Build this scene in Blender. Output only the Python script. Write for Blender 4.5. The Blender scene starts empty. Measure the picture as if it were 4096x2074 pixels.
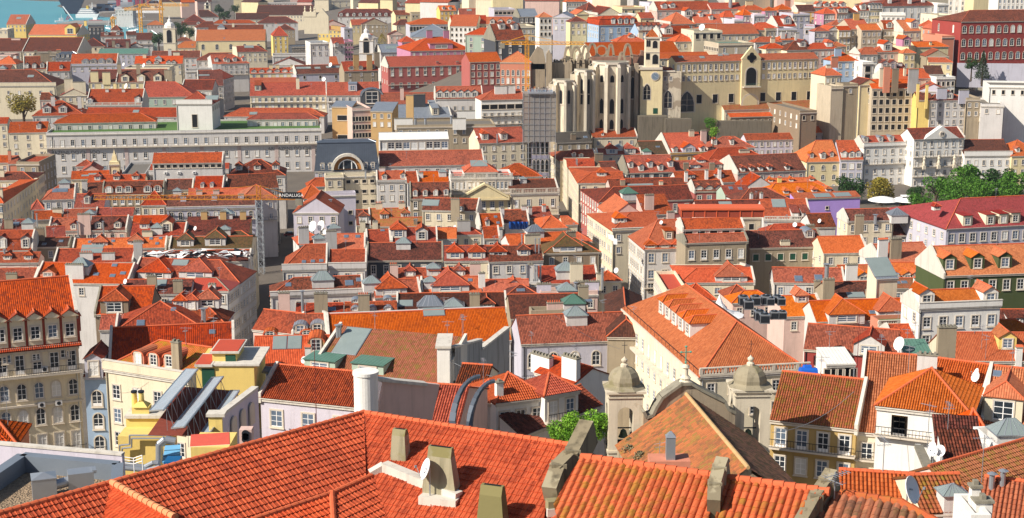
import bpy, math, random
from math import sin, cos, tan, pi, radians, sqrt, atan2, floor
random.seed(7)
D = bpy.data; SC = bpy.context.scene; COL = SC.collection
# ---------------------------------------------------------------- camera
F0 = 1500.0; PIT = radians(12.0); CZ = 100.0
cam_d = D.cameras.new('camera'); cam = D.objects.new('camera', cam_d); COL.objects.link(cam)
cam.location = (0, 0, CZ); cam.rotation_euler = (pi/2-PIT, 0, 0)
cam_d.sensor_width = 36.0; cam_d.lens = 36.0*F0/1024.0; cam_d.clip_start = 1; cam_d.clip_end = 12000
SC.camera = cam
def V(a, b): return (a[0]+b[0], a[1]+b[1], a[2]+b[2])
def sub(a, b): return (a[0]-b[0], a[1]-b[1], a[2]-b[2])
def mul(a, k): return (a[0]*k, a[1]*k, a[2]*k)
def dot(a, b): return a[0]*b[0]+a[1]*b[1]+a[2]*b[2]
def cross(a, b): return (a[1]*b[2]-a[2]*b[1], a[2]*b[0]-a[0]*b[2], a[0]*b[1]-a[1]*b[0])
def nrm(a):
    l = sqrt(dot(a, a)) or 1.0; return (a[0]/l, a[1]/l, a[2]/l)
def ray(x, y):
    a = x-512.0; b = 259.0-y
    return (a, F0*cos(PIT)+b*sin(PIT), -F0*sin(PIT)+b*cos(PIT))
def at(x, y, z):                        # where the sight line through a picture point meets the height z
    d = ray(x, y); t = (z-CZ)/d[2]; return (d[0]*t, d[1]*t, z)
def atd(x, y, dist):                    # ... or a distance along y
    d = ray(x, y); t = dist/d[1]; return (d[0]*t, dist, CZ+d[2]*t)
def onpl(x, y, p0, n):
    d = ray(x, y); c = (0, 0, CZ); t = dot(sub(p0, c), n)/dot(d, n); return V(c, mul(d, t))
TC = [0, 0]; R0 = [0, 518, 1036, 1554]
def T(c, r): TC[0] = c*1024; TC[1] = R0[r]
def q(X, Y): return ((TC[0]+X/2.508)/4.0, (TC[1]+Y/2.508)/4.0)
def lerp(tab, x):
    if x <= tab[0][0]: return tab[0][1]
    for (a, b), (c, d) in zip(tab, tab[1:]):
        if x <= c: return b+(d-b)*(x-a)/(c-a)
    return tab[-1][1]
GL = [(0,90),(40,72),(70,56),(110,42),(160,32),(210,24),(260,12),(300,8),(560,8),(600,12),(700,18),(850,17),(1100,8),(1500,4),(1750,3),(1900,-4),(9000,-4)]
GR = [(0,90),(40,72),(70,56),(110,42),(160,30),(210,22),(260,12),(300,8),(600,9),(640,24),(670,32),(750,38),(900,48),(1100,54),(2000,60),(9000,60)]
def sm(t): t = max(0, min(1, t)); return t*t*(3-2*t)
def ground(x, y):
    k = sm((x+200+max(0, y-700)*.16)/230.0)
    g = lerp(GL, y)*(1-k)+lerp(GR, y)*k
    if y > 640:
        px = 512+F0*x/(y*cos(PIT)+14); zz = g
        for _ in range(8):
            dz = CZ-zz-17; c = y*cos(PIT)+dz*sin(PIT); py = 259-F0*(y*sin(PIT)-dz*cos(PIT))/c
            zz = .5*zz+.5*(zeave(px, max(-30, py))-17)
        t = sm((y-640)/80); g = g*(1-t)+min(g, zz)*t
        if px > 170 and y > 1200: g = max(g, 3)
    px = 512+F0*x/(max(y, 50)*cos(PIT)+14); k2 = sm((y-1420)/80)*(1-sm((px-165)/25)); g = g*(1-k2)-4*k2
    return g
ZL = [(0,22),(30,25),(60,29),(100,27),(140,26),(260,26),(300,27),(350,33),(400,45),(440,58),(500,72)]
ZR = [(0,68),(20,61),(50,54),(80,46),(110,36),(125,27),(140,23.5),(160,23.5),(200,25.5),(260,26),(300,27),(350,33),(400,45),(440,58),(500,72)]
def zeave(x, y):
    k = sm((x-280)/260.0); return lerp(ZL, y)*(1-k)+lerp(ZR, y)*k
# ---------------------------------------------------------------- nodes
def rgb(h):
    h = h.lstrip('#'); c = [int(h[i:i+2], 16)/255.0 for i in (0, 2, 4)]
    return tuple(x/12.92 if x <= .04045 else ((x+.055)/1.055)**2.4 for x in c)+(1,)
MATS = {}
class NT:
    def __init__(s, name):
        s.m = D.materials.new(name); s.m.use_nodes = True; s.t = s.m.node_tree; s.N = s.t.nodes; s.L = s.t.links
        s.b = s.N['Principled BSDF']; s.b.inputs['Specular IOR Level'].default_value = .25
    def n(s, ty, ins=None, **kw):
        o = s.N.new(ty)
        for k, v in kw.items(): setattr(o, k, v)
        for k, v in (ins or {}).items():
            if hasattr(v, 'is_linked'): s.L.new(v, o.inputs[k])
            else: o.inputs[k].default_value = v
        return o
    def math(s, op, a, b=0.0, c=0.0): return s.n('ShaderNodeMath', {0: a, 1: b, 2: c}, operation=op).outputs[0]
    def mix(s, f, a, b, mode='MIX'):
        o = s.n('ShaderNodeMix', data_type='RGBA', blend_type=mode)
        for k, v in ((0, f), (6, a), (7, b)):
            if hasattr(v, 'is_linked'): s.L.new(v, o.inputs[k])
            else: o.inputs[k].default_value = v
        return o.outputs[2]
    def noise(s, vec, scale, det=3, rough=.55):
        return s.n('ShaderNodeTexNoise', {'Vector': vec, 'Scale': scale, 'Detail': det, 'Roughness': rough}).outputs['Fac']
    def ramp(s, f, lo, hi):
        return s.n('ShaderNodeMapRange', {0: f, 1: lo, 2: hi, 3: 0.0, 4: 1.0}).outputs[0]
def k4(c, f): return (c[0]*f, c[1]*f, c[2]*f, 1)
def m_plain(name, col, rough=.6, metal=0.0, spec=.3, var=.12, scale=1.5):
    if name in MATS: return MATS[name]
    t = NT(name); c = rgb(col)
    pos = t.n('ShaderNodeNewGeometry').outputs['Position']
    f = t.noise(pos, scale, 4)
    t.L.new(t.mix(f, k4(c, 1-var), k4(c, 1+var)), t.b.inputs['Base Color'])
    t.b.inputs['Roughness'].default_value = rough; t.b.inputs['Metallic'].default_value = metal
    t.b.inputs['Specular IOR Level'].default_value = spec
    MATS[name] = t.m; return t.m
def m_wall(name, col, dirt=.35, dcol='#6a5f52', peel=0.0, pcol='#c9b8a6'):
    if name in MATS: return MATS[name]
    t = NT(name); c = rgb(col)
    pos = t.n('ShaderNodeNewGeometry').outputs['Position']
    f = t.noise(pos, .35, 4)
    st = t.n('ShaderNodeMapping', {'Vector': pos, 'Scale': (1.6, 1.6, .12)}).outputs[0]
    s_ = t.ramp(t.noise(st, 1.0, 5, .65), .5, .85)
    fine = t.ramp(t.noise(pos, 2.3, 5, .7), .3, .7)
    base = t.mix(f, k4(c, .86), k4(c, 1.1))
    base = t.mix(t.math('MULTIPLY', fine, .18), base, k4(c, .72))
    base = t.mix(t.math('MULTIPLY', s_, dirt), base, rgb(dcol))
    if peel > 0:
        pf = t.ramp(t.noise(pos, .22, 6, .6), .66-peel*.3, .69-peel*.3)
        base = t.mix(pf, base, rgb(pcol))
    t.L.new(base, t.b.inputs['Base Color'])
    t.b.inputs['Roughness'].default_value = .9; t.b.inputs['Specular IOR Level'].default_value = .1
    bp = t.n('ShaderNodeBump', {'Height': fine, 'Strength': .15, 'Distance': .05})
    t.L.new(bp.outputs[0], t.b.inputs['Normal'])
    MATS[name] = t.m; return t.m
def m_tile(name, c1, c2, dark, dk=.3, moss=0.0, mcol='#8a7a1c', pitch=.27, row=.42, relief=1.0, rgh=.85):
    if name in MATS: return MATS[name]
    t = NT(name)
    uv = t.n('ShaderNodeUVMap').outputs[0]
    sp = t.n('ShaderNodeSeparateXYZ', {0: uv}); u = t.math('DIVIDE', sp.outputs[0], pitch); v = t.math('DIVIDE', sp.outputs[1], row)
    cell = t.n('ShaderNodeCombineXYZ', {0: t.math('FLOOR', u), 1: t.math('FLOOR', v), 2: 0.0}).outputs[0]
    wn = t.n('ShaderNodeTexWhiteNoise', {'Vector': cell}, noise_dimensions='3D').outputs['Value']
    pos = t.n('ShaderNodeNewGeometry').outputs['Position']
    big = t.noise(pos, .28, 5, .62); mid = t.noise(pos, 1.1, 4, .65)
    base = t.mix(wn, rgb(c1), rgb(c2))
    w2 = t.math('MULTIPLY', t.ramp(t.math('ADD', t.math('MULTIPLY', wn, .45), t.math('MULTIPLY', mid, .75)), .55, .9), dk*1.4)
    base = t.mix(w2, base, rgb(dark))
    base = t.mix(t.math('MULTIPLY', t.ramp(big, .48, .72), dk), base, rgb(dark))
    if moss > 0:
        mo = t.math('MULTIPLY', t.ramp(t.math('ADD', t.math('MULTIPLY', t.noise(pos, .9, 6, .7), .8), t.math('MULTIPLY', wn, .2)), .5, .66), moss)
        base = t.mix(mo, base, rgb(mcol))
    # the shape of the tiles: round ribs and stepped courses
    rib = t.math('ABSOLUTE', t.math('SINE', t.math('MULTIPLY', u, pi)))
    saw = t.math('SUBTRACT', 1.0, t.math('FRACT', v))
    h = t.math('ADD', t.math('MULTIPLY', rib, .06*relief), t.math('MULTIPLY', saw, .035*relief))
    orn = t.n('ShaderNodeObjectInfo').outputs['Random']
    if relief == 1.0: base = t.n('ShaderNodeHueSaturation', {'Color': base, 'Hue': t.math('ADD', .498, t.math('MULTIPLY', orn, .013)), 'Saturation': t.math('ADD', .9, t.math('MULTIPLY', t.math('FRACT', t.math('MULTIPLY', orn, 7.3)), .18)), 'Value': t.math('ADD', .68, t.math('MULTIPLY', t.math('FRACT', t.math('MULTIPLY', orn, 3.7)), .42))}).outputs[0]
    grove = t.math('MULTIPLY', t.ramp(rib, .45, .05), .55*min(relief, 1))
    base = t.mix(grove, base, k4(rgb(dark), .6))
    t.L.new(base, t.b.inputs['Base Color'])
    bp = t.n('ShaderNodeBump', {'Height': h, 'Strength': .9, 'Distance': 1.0})
    t.L.new(bp.outputs[0], t.b.inputs['Normal'])
    t.b.inputs['Roughness'].default_value = rgh; t.b.inputs['Specular IOR Level'].default_value = .15
    MATS[name] = t.m; return t.m
def m_seam(name, col, pitch=.6, metal=.35):
    if name in MATS: return MATS[name]
    t = NT(name); c = rgb(col)
    uv = t.n('ShaderNodeUVMap').outputs[0]
    u = t.math('FRACT', t.math('DIVIDE', t.n('ShaderNodeSeparateXYZ', {0: uv}).outputs[0], pitch))
    seam = t.ramp(t.math('ABSOLUTE', t.math('SUBTRACT', u, .5)), .44, .47)
    pos = t.n('ShaderNodeNewGeometry').outputs['Position']
    base = t.mix(t.noise(pos, .6, 4), k4(c, .8), k4(c, 1.15))
    t.L.new(t.mix(t.math('MULTIPLY', seam, .5), base, k4(c, .45)), t.b.inputs['Base Color'])
    bp = t.n('ShaderNodeBump', {'Height': seam, 'Strength': 1.0, 'Distance': .06})
    t.L.new(bp.outputs[0], t.b.inputs['Normal'])
    t.b.inputs['Roughness'].default_value = .45; t.b.inputs['Metallic'].default_value = metal
    MATS[name] = t.m; return t.m
# ---------------------------------------------------------------- palettes
RF = {
 'o': lambda: m_tile('tile_bright', '#cb5b36', '#bb4a27', '#7c3826', .28),
 'O': lambda: m_tile('tile_orange', '#cf6d3d', '#bf5a2c', '#8c4a2c', .25),
 'r': lambda: m_tile('tile_red', '#b84f34', '#a03e28', '#5c2f25', .42),
 'd': lambda: m_tile('tile_dark', '#8a4434', '#6f3527', '#3c2822', .6),
 'n': lambda: m_tile('tile_brown', '#6b3a2e', '#5a3128', '#33231f', .5),
 'l': lambda: m_tile('tile_pale', '#cf6c48', '#bf5636', '#8f4a34', .3),
 'y': lambda: m_tile('tile_lichen', '#b5603c', '#a0532c', '#6d4426', .35, .5, '#9c8a24'),
 'v': lambda: m_tile('tile_mossy', '#6f5138', '#5b4632', '#3a3527', .5, .5, '#5d5a2c'),
 'm': lambda: m_tile('tile_magenta', '#a63a3a', '#943030', '#62302a', .25),
 'g': lambda: m_seam('zinc', '#8b929c'), 'k': lambda: m_seam('zinc_dark', '#5a626e'),
 'K': lambda: m_seam('slate', '#4a4540', .3, 0.0), 'W': lambda: m_seam('white_sheet', '#e9e4da', .5, 0.0),
 'e': lambda: m_seam('green_sheet', '#5f8474', .5, .1), 'R': lambda: m_seam('red_sheet', '#b04a38', .5, .05),
 'a': lambda: m_plain('asphalt_roof', '#6d675f', .95, var=.25), 'q': lambda: m_plain('red_terrace', '#b54a34', .9, var=.12),
 'G': lambda: m_plain('terrace_grass', '#49682f', 1, var=.4, scale=3),
}
WL = {
 'w': ('#cdc8c3', .4), 'W': ('#e3dfd8', .25), 'c': ('#d8cbb0', .35), 'C': ('#dfd2b6', .35), 'y': ('#dccba0', .35), 'Y': ('#e2c676', .25),
 'p': ('#d3b4a8', .35), 'P': ('#bb839c', .25), 'g': ('#a9a6a3', .45), 'b': ('#9fb4cb', .2), 't': ('#b79a62', .35), 's': ('#a2937c', .7),
 'S': ('#bcae98', .6), 'm': ('#c9c2cc', .3), 'R': ('#a8605a', .4), 'G': ('#4d5637', .2), 'v': ('#b596d8', .15), 'o': ('#cfa867', .3),
 'O': ('#bf9c6a', .25), 'k': ('#4b4d52', .3), 'r': ('#9a443e', .25), 'e': ('#a9b9a8', .3), 'l': ('#b9b6c0', .35), 'u': ('#c9836a', .3),
 'n': ('#8c7a66', .6)}
def wallm(c):
    col, dr = WL[c]; return m_wall('plaster_'+{'W':'white2','C':'cream2','Y':'yellow2','P':'pink2','S':'stone2','R':'brick_red','G':'dark_green','O':'ochre2'}.get(c, c), col, dr)
def roofm(c): return RF[c]()
M_glass = m_plain('window_glass', '#2b3138', .12, 0, .6, .3, .8)
M_glass2 = m_plain('window_glass_pale', '#5d6b7c', .15, 0, .6, .3, .8)
M_white = m_plain('white_paint', '#ebe9e6', .5); M_stone = m_plain('lime_stone', '#c8bcab', .85, var=.2)
M_iron = m_plain('dark_iron', '#20242a', .6); M_metal = m_plain('galvanised', '#a9adb2', .35, .6)
M_green = m_plain('green_shutter', '#1f4a38', .6); M_cap = m_plain('ridge_clay', '#c4603c', .9, var=.3)
M_capw = m_wall('mortar_white', '#cec7bb', .6); M_red = m_plain('red_box_paint', '#c2452f', .7)
M_conc = m_wall('old_concrete', '#8d8778', .8, '#3f3b33'); M_blind = m_plain('roller_blind', '#d5d2cb', .7)
M_wdark = m_plain('dark_opening', '#17171a', .8)
# ---------------------------------------------------------------- mesh builder
class MB:
    def __init__(s): s.v = []; s.f = []; s.m = []; s.u = []; s.sm = []
    def poly(s, pts, mi=0, uv=None, smooth=False):
        i = len(s.v); s.v += pts; s.f.append(tuple(range(i, i+len(pts)))); s.m.append(mi); s.sm.append(smooth)
        s.u += uv if uv else [(0.0, 0.0)]*len(pts)
    def box(s, x0, x1, y0, y1, z0, z1, mi=0, bottom=True):
        a = [(x0,y0,z0),(x1,y0,z0),(x1,y1,z0),(x0,y1,z0),(x0,y0,z1),(x1,y0,z1),(x1,y1,z1),(x0,y1,z1)]
        for f in ((0,1,5,4),(1,2,6,5),(2,3,7,6),(3,0,4,7),(4,5,6,7)): s.poly([a[i] for i in f], mi, [(a[i][0]+a[i][1], a[i][2]+a[i][1]) for i in f])
        if bottom: s.poly([a[i] for i in (3,2,1,0)], mi)
    def bar(s, p, r_, w, h, mi=0):         # rectangular bar between two points
        d = nrm(sub(r_, p)); up = (0, 0, 1) if abs(d[2]) < .95 else (0, 1, 0)
        a = nrm(cross(d, up)); b = cross(a, d); a = mul(a, w/2); b = mul(b, h/2)
        c = [V(V(x, mul(a, i)), mul(b, j)) for x in (p, r_) for i, j in ((-1,-1),(1,-1),(1,1),(-1,1))]
        for f in ((0,1,5,4),(1,2,6,5),(2,3,7,6),(3,0,4,7),(3,2,1,0),(4,5,6,7)): s.poly([c[i] for i in f], mi)
    def tube(s, p, r_, ra, rb=None, n=8, mi=0, caps=True):
        rb = ra if rb is None else rb
        d = nrm(sub(r_, p)); up = (0, 0, 1) if abs(d[2]) < .95 else (0, 1, 0)
        a = nrm(cross(d, up)); b = cross(a, d)
        A = []; B = []
        for i in range(n):
            t = 2*pi*i/n; o = V(mul(a, cos(t)), mul(b, sin(t))); A.append(V(p, mul(o, ra))); B.append(V(r_, mul(o, rb)))
        for i in range(n): j = (i+1) % n; s.poly([A[j], A[i], B[i], B[j]], mi, None, n > 5)
        if caps: s.poly(A, mi); s.poly(B[::-1], mi)
    def path(s, pts, r, n=6, mi=0):
        for a, b in zip(pts, pts[1:]): s.tube(a, b, r, r, n, mi)
    def lathe(s, c, prof, n=16, mi=0, ph=0.0, smooth=True):   # prof: (radius, z)
        for (r0, z0), (r1, z1) in zip(prof, prof[1:]):
            for i in range(n):
                a = ph+2*pi*i/n; b = ph+2*pi*(i+1)/n
                P = [(c[0]+r0*cos(a), c[1]+r0*sin(a), c[2]+z0), (c[0]+r0*cos(b), c[1]+r0*sin(b), c[2]+z0), (c[0]+r1*cos(b), c[1]+r1*sin(b), c[2]+z1), (c[0]+r1*cos(a), c[1]+r1*sin(a), c[2]+z1)]
                if r1 < 1e-4: P = P[:3]
                elif r0 < 1e-4: P = P[1:] if False else [P[0], P[2], P[3]]
                s.poly(P, mi, None, smooth)
    def ext(s, prof, y0, y1, mi=0, smooth=False):             # prof in x,z (counter-clockwise), extruded along y
        n = len(prof); A = [(x, y0, z) for x, z in prof]; B = [(x, y1, z) for x, z in prof]
        s.poly(A, mi); s.poly(B[::-1], mi)
        for i in range(n): j = (i+1) % n; s.poly([A[j], A[i], B[i], B[j]], mi, None, smooth)
    def extx(s, prof, x0, x1, mi=0):                           # prof in y,z extruded along x
        n = len(prof); A = [(x0, y, z) for y, z in prof]; B = [(x1, y, z) for y, z in prof]
        s.poly(A[::-1], mi); s.poly(B, mi)
        for i in range(n): j = (i+1) % n; s.poly([A[i], A[j], B[j], B[i]], mi)
    def mesh(s, name, mats):
        me = D.meshes.new(name); me.from_pydata(s.v, [], s.f)
        for m in mats: me.materials.append(m)
        me.polygons.foreach_set('material_index', s.m)
        me.polygons.foreach_set('use_smooth', s.sm)
        ul = me.uv_layers.new(name='UVMap'); flat = [c for p in s.u for c in p]
        ul.data.foreach_set('uv', flat)
        me.update(); return me
    def build(s, name, mats, parent=None, loc=None):
        if not isinstance(mats, (list, tuple)): mats = [mats]
        o = D.objects.new(name, s.mesh(name, mats)); COL.objects.link(o)
        if parent: o.parent = parent
        if loc: o.location = loc
        return o
def tag(o, label=None, cat=None, group=None, kind=None):
    if label: o['label'] = label
    if cat: o['category'] = cat
    if group: o['group'] = group
    if kind: o['kind'] = kind
    return o
LABELS = {}
def root(name, loc, rz=0.0, label=None, cat=None, group=None):
    o = D.objects.new(name, None); COL.objects.link(o); o.empty_display_size = .5
    o.location = loc; o.rotation_euler = (0, 0, rz)
    if label:
        if label in LABELS and not group: print('DUP LABEL', label)
        LABELS[label] = 1
    return tag(o, label, cat, group)
def link(name, me, parent, loc=(0, 0, 0), rz=0.0, sc=None):
    o = D.objects.new(name, me); COL.objects.link(o); o.parent = parent; o.location = loc; o.rotation_euler = (0, 0, rz)
    if sc: o.scale = sc
    return o
# ---------------------------------------------------------------- windows
WM = {}
def winmesh(st, w, h, var, split):
    k = (st, round(w, 2), round(h, 2), var, split)
    if k in WM: return WM[k]
    g = [M_glass, M_glass2, M_blind][var] if st != 'p' else M_wdark
    if st == 'g': g = M_green
    a = MB(); b = a if not split else MB()
    arch = st in 'aA'
    def outline(hw, top, ex=0.0):
        if arch:
            n = 8; r = hw; zc = top-r
            return [(-hw, 0.0-ex), (hw, 0.0-ex)]+[(r*cos(t*pi/n), zc+r*sin(t*pi/n)) for t in range(0, n+1)]
        return [(-hw, -ex), (hw, -ex), (hw, top), (-hw, top)]
    hw = w/2
    a.ext(outline(hw, h), -.02, .05, 0)
    if st not in 'pg':
        fb = .05+w*.02
        a.box(-fb/2, fb/2, -.05, -.02, 0, h*.98, 1)
        for sx in (-1, 1): a.box(sx*hw-fb*.9 if sx > 0 else -hw, hw if sx > 0 else -hw+fb*.9, -.05, -.02, 0, h-(hw if arch else 0), 1)
        a.box(-hw, hw, -.05, -.02, 0, fb, 1)
        if not arch: a.box(-hw, hw, -.05, -.02, h-fb, h, 1)
        nb = 2 if h > 1.2 else 1
        for i in range(1, nb+1): z = h*i/(nb+1)+(.1*h if st == 't' else 0); a.box(-hw, hw, -.048, -.02, z-fb*.35, z+fb*.35, 1)
        if st in 'tA': a.box(-hw+.04, hw-.04, -.06, -.02, 0.03, h*.2, 1)
    s = .17; mi = 2 if b is a else 0
    if st not in 'N':
        for sx in (-1, 1): x0, x1 = (-hw-s, -hw) if sx < 0 else (hw, hw+s); b.box(x0, x1, -.1, .05, -s, h-(hw if arch else 0)+(0 if arch else s), mi)
        b.box(-hw, hw, -.1, .05, -s, 0, mi)
        if arch:
            n = 8; zc = h-hw
            for t in range(n):
                a0, a1 = t*pi/n, (t+1)*pi/n; r0, r1 = hw, hw+s
                P = [(r0*cos(a0), zc+r0*sin(a0)), (r1*cos(a0), zc+r1*sin(a0)), (r1*cos(a1), zc+r1*sin(a1)), (r0*cos(a1), zc+r0*sin(a1))]
                b.ext(P, -.1, .05, mi)
        else: b.box(-hw, hw, -.1, .05, h, h+s, mi)
        b.box(-hw-s-.08, hw+s+.08, -.2, .05, -s-.1, -s, mi)
    if split: WM[k] = (a.mesh('window', [g, M_white]), b.mesh('window_frame', [M_stone]))
    else: WM[k] = (a.mesh('window', [g, M_white, M_stone]), None)
    return WM[k]
NW = [0]
def window(par, x, y, z, st='c', w=1.05, h=1.7, face=0.0, split=False, var=None):
    if var is None: var = random.choice((0, 0, 0, 1, 1, 2))
    me, fr = winmesh(st, w, h, var, split); NW[0] += 1
    o = link('window', me, par, (x, y, z), face)
    if fr: link('window_frame', fr, o)
    return o
def rail(mb, x0, x1, y, z, h=1.0, step=.35, mi=0, ax='x'):
    def P(a, zz): return (a, y, zz) if ax == 'x' else (y, a, zz)
    mb.bar(P(x0, z+h), P(x1, z+h), .06, .06, mi); mb.bar(P(x0, z+.1), P(x1, z+.1), .04, .04, mi)
    n = max(1, int((x1-x0)/step))
    for i in range(n+1): a = x0+(x1-x0)*i/n; mb.bar(P(a, z+.1), P(a, z+h), .035, .035, mi)
# ---------------------------------------------------------------- real tile relief for the near roofs
def tilefield(mb, P0, U, Vv, N, poly, pitch=.27, row=.42, amp=.07, lip=.05, mi=0, kk=6, flat=False):
    """poly: convex [(u,v)] in plane coordinates; canal-tile relief on the plane P0 + u*U + v*Vv"""
    us = [p[0] for p in poly]; u0, u1 = min(us), max(us)
    n = max(1, int(round((u1-u0)/pitch*kk))); cols = []
    base = random.uniform(0, .2)
    for i in range(n+1):
        u = u0+(u1-u0)*i/n; uu = min(max(u, u0+1e-4), u1-1e-4); vs = []
        for a, b in zip(poly, poly[1:]+poly[:1]):
            if (a[0]-uu)*(b[0]-uu) <= 0 and abs(a[0]-b[0]) > 1e-9: vs.append(a[1]+(b[1]-a[1])*(uu-a[0])/(b[0]-a[0]))
        if not vs: vs = [0, 0]
        cols.append((u, min(vs), max(vs)))
    v0 = min(c[1] for c in cols); v1 = max(c[2] for c in cols); nr = max(1, int((v1-v0)/row)+1)
    def prof(u):
        t = (u/pitch) % 1.0
        if flat: return amp*(.35 if t < .25 else (1.0 if t < .45 else .3))
        return amp*(abs(sin(pi*t))**.7)
    idx = []
    for (u, a, b) in cols:
        c = []; p = prof(u); wob = .012*sin(u*37)
        for j in range(nr+1):
            v = v0+j*row; vj = min(max(v, a), b)
            q0 = V(V(P0, mul(U, u)), mul(Vv, vj))
            if j > 0: mb.v.append(V(q0, mul(N, p))); c.append((len(mb.v)-1, v))
            if j < nr: mb.v.append(V(q0, mul(N, p+lip+wob))); c.append((len(mb.v)-1, v))
        idx.append(c)
    for i in range(n):
        A, B = idx[i], idx[i+1]; ua, ub = cols[i][0], cols[i+1][0]
        lo = min(cols[i][1], cols[i+1][1])-row; hi = max(cols[i][2], cols[i+1][2])+row
        for j in range(len(A)-1):
            if A[j+1][1] < lo or A[j][1] > hi: continue
            mb.f.append((A[j][0], B[j][0], B[j+1][0], A[j+1][0])); mb.m.append(mi); mb.sm.append(False)
            va, vb = A[j][1]+(.01 if j % 2 == 0 else 0), A[j+1][1]-.01
            mb.u += [(ua, va), (ub, va), (ub, vb), (ua, vb)]

AN = [3.0]
NEAR = 175.0
def slopeface(mb, pts, near, mi=0, th=.16, pitch=.27, row=.42):
    U = nrm(sub(pts[1], pts[0])); k = 2
    n = nrm(cross(U, sub(pts[2], pts[0])))
    if n[2] < 0: n = mul(n, -1)
    Vv = cross(n, U)
    if Vv[2] < 0: Vv = mul(Vv, -1)
    P0 = pts[0]; pl = [(dot(sub(p, P0), U), dot(sub(p, P0), Vv)) for p in pts]
    ou = P0[0]*.37+P0[1]*.11
    if near: tilefield(mb, P0, U, Vv, n, pl, pitch, row, mi=mi)
    else: mb.poly(pts, mi, [(a+ou, b) for a, b in pl])
    dn = [V(p, (0, 0, -th)) for p in pts]
    for i in range(len(pts)):
        j = (i+1) % len(pts); mb.poly([pts[i], dn[i], dn[j], pts[j]], mi, [(0, 0)]*4)
    mb.poly(dn[::-1], mi)
def capline(mb, p, r_, near, mi=1, rad=.13):
    if near:
        L = sqrt(dot(sub(r_, p), sub(r_, p))); n = max(1, int(L/.42)); d = sub(r_, p)
        for i in range(n):
            a = V(p, mul(d, i/n)); b = V(p, mul(d, (i+1.08)/n)); mb.tube(a, b, rad, rad*1.22, 7, mi)
    else: mb.tube(p, r_, rad, rad, 6, mi)
CHM = {}
def chimney_mesh(w, d, h, wall, st=0):
    k = (w, d, h, wall, st)
    if k in CHM: return CHM[k]
    m = MB()
    if st == 2:      # metal flue
        m.tube((0, 0, -.8), (0, 0, h), w/2, w/2, 9, 0); m.tube((0, 0, h), (0, 0, h+.12), w*.95, w*.2, 9, 0)
        CHM[k] = m.mesh('flue', [M_metal]); return CHM[k]
    m.box(-w/2, w/2, -d/2, d/2, -1.2, h, 0)
    m.box(-w/2-.09, w/2+.09, -d/2-.09, d/2+.09, h, h+.14, 1)
    if st == 0:
        n = max(1, int(w/.5))
        for i in range(n):
            x = -w/2+w*(i+.5)/n; m.box(x-.13, x+.13, -d*.3, d*.3, h+.14, h+.4, 1)
    elif st == 1: m.extx([(-d/2, h+.14), (d/2, h+.14), (0, h+.5)], -w/2, w/2, 2)
    elif st == 3:
        for i in range(max(1, int(w/.4))):
            x = -w/2+.2+i*.4; m.tube((x, 0, h+.14), (x, 0, h+.55), .12, .09, 7, 2)
    CHM[k] = m.mesh('chimney', [wallm(wall), M_conc, M_cap]); return CHM[k]
DM = {}
def dormer_mesh(st, w, h, wall, roof, slope):
    k = (st, w, h, wall, roof, slope)
    if k in DM: return DM[k]
    m = MB(); t = tan(radians(slope)); hw = w/2; dep = h/t+.2 if slope < 65 else 1.9
    if st == 'r':
        r = hw; n = 8; zc = h-hw*.6
        prof = [(-hw, -.3), (hw, -.3)]+[(r*cos(i*pi/n), zc+.6*r*sin(i*pi/n)) for i in range(n+1)]
        m.ext(prof, 0, dep, 0)
        pr = [((r+.1)*cos(i*pi/n), zc+(.6*r+.1)*sin(i*pi/n)) for i in range(n+1)]
        for a, b in zip(pr, pr[1:]): m.poly([(b[0], -.15, b[1]), (a[0], -.15, a[1]), (a[0], dep+.6, a[1]), (b[0], dep+.6, b[1])], 1, [(0, 0), (.3, 0), (.3, 2), (0, 2)], True)
        m.ext([(a, b) for a, b in pr]+[(a*.86, b-.1) for a, b in pr[::-1]], -.16, -.05, 2)
    elif st in 'gh':
        m.box(-hw, hw, 0, dep, -.3, h, 0)
        rise = hw*.62; o = .22; fy = -.25
        bk = dep+rise/t+.1 if slope < 65 else dep+1.2
        e = h-o*rise/hw*.5
        if st == 'g': m.ext([(-hw, h), (hw, h), (0, h+rise)], 0, dep, 0)
        ry = hw*.8 if st == 'h' else fy
        for s_ in (-1, 1):
            P = [(s_*(hw+o), fy, e), (s_*(hw+o), dep+.1, e), (0, bk, h+rise+.08), (0, ry, h+rise+.08)]
            if s_ > 0: P = P
            else: P = [P[1], P[0], P[3], P[2]]
            slopeface(m, P, False, 1, .1)
        if st == 'h': slopeface(m, [(-hw-o, fy, e), (hw+o, fy, e), (0, ry, h+rise+.08)], False, 1, .1)
        m.tube((0, ry, h+rise+.1), (0, bk, h+rise+.1), .1, .1, 6, 2)
        if st == 'h':
            for s_ in (-1, 1): m.tube((s_*(hw+o), fy, e+.05), (0, ry, h+rise+.1), .09, .09, 6, 2)
    else:   # 's' lean-to roof falling forward, 'f' flat lid
        sl2 = .22 if st == 's' else .02
        d2 = h/max(.05, (t-sl2))+.2 if slope < 65 else dep
        m.extx([(0, -.3), (d2, -.3), (d2, h+d2*sl2), (0, h)], -hw, hw, 0)
        slopeface(m, [(-hw-.15, -.25, h+.03), (hw+.15, -.25, h+.03), (hw+.15, d2+.3, h+.1+d2*sl2), (-hw-.15, d2+.3, h+.1+d2*sl2)], False, 1, .12)
    DM[k] = m.mesh('dormer', [wallm(wall), roofm(roof), M_cap if roof not in 'gkeKW' else M_metal]); return DM[k]
MISC = {}
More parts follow.
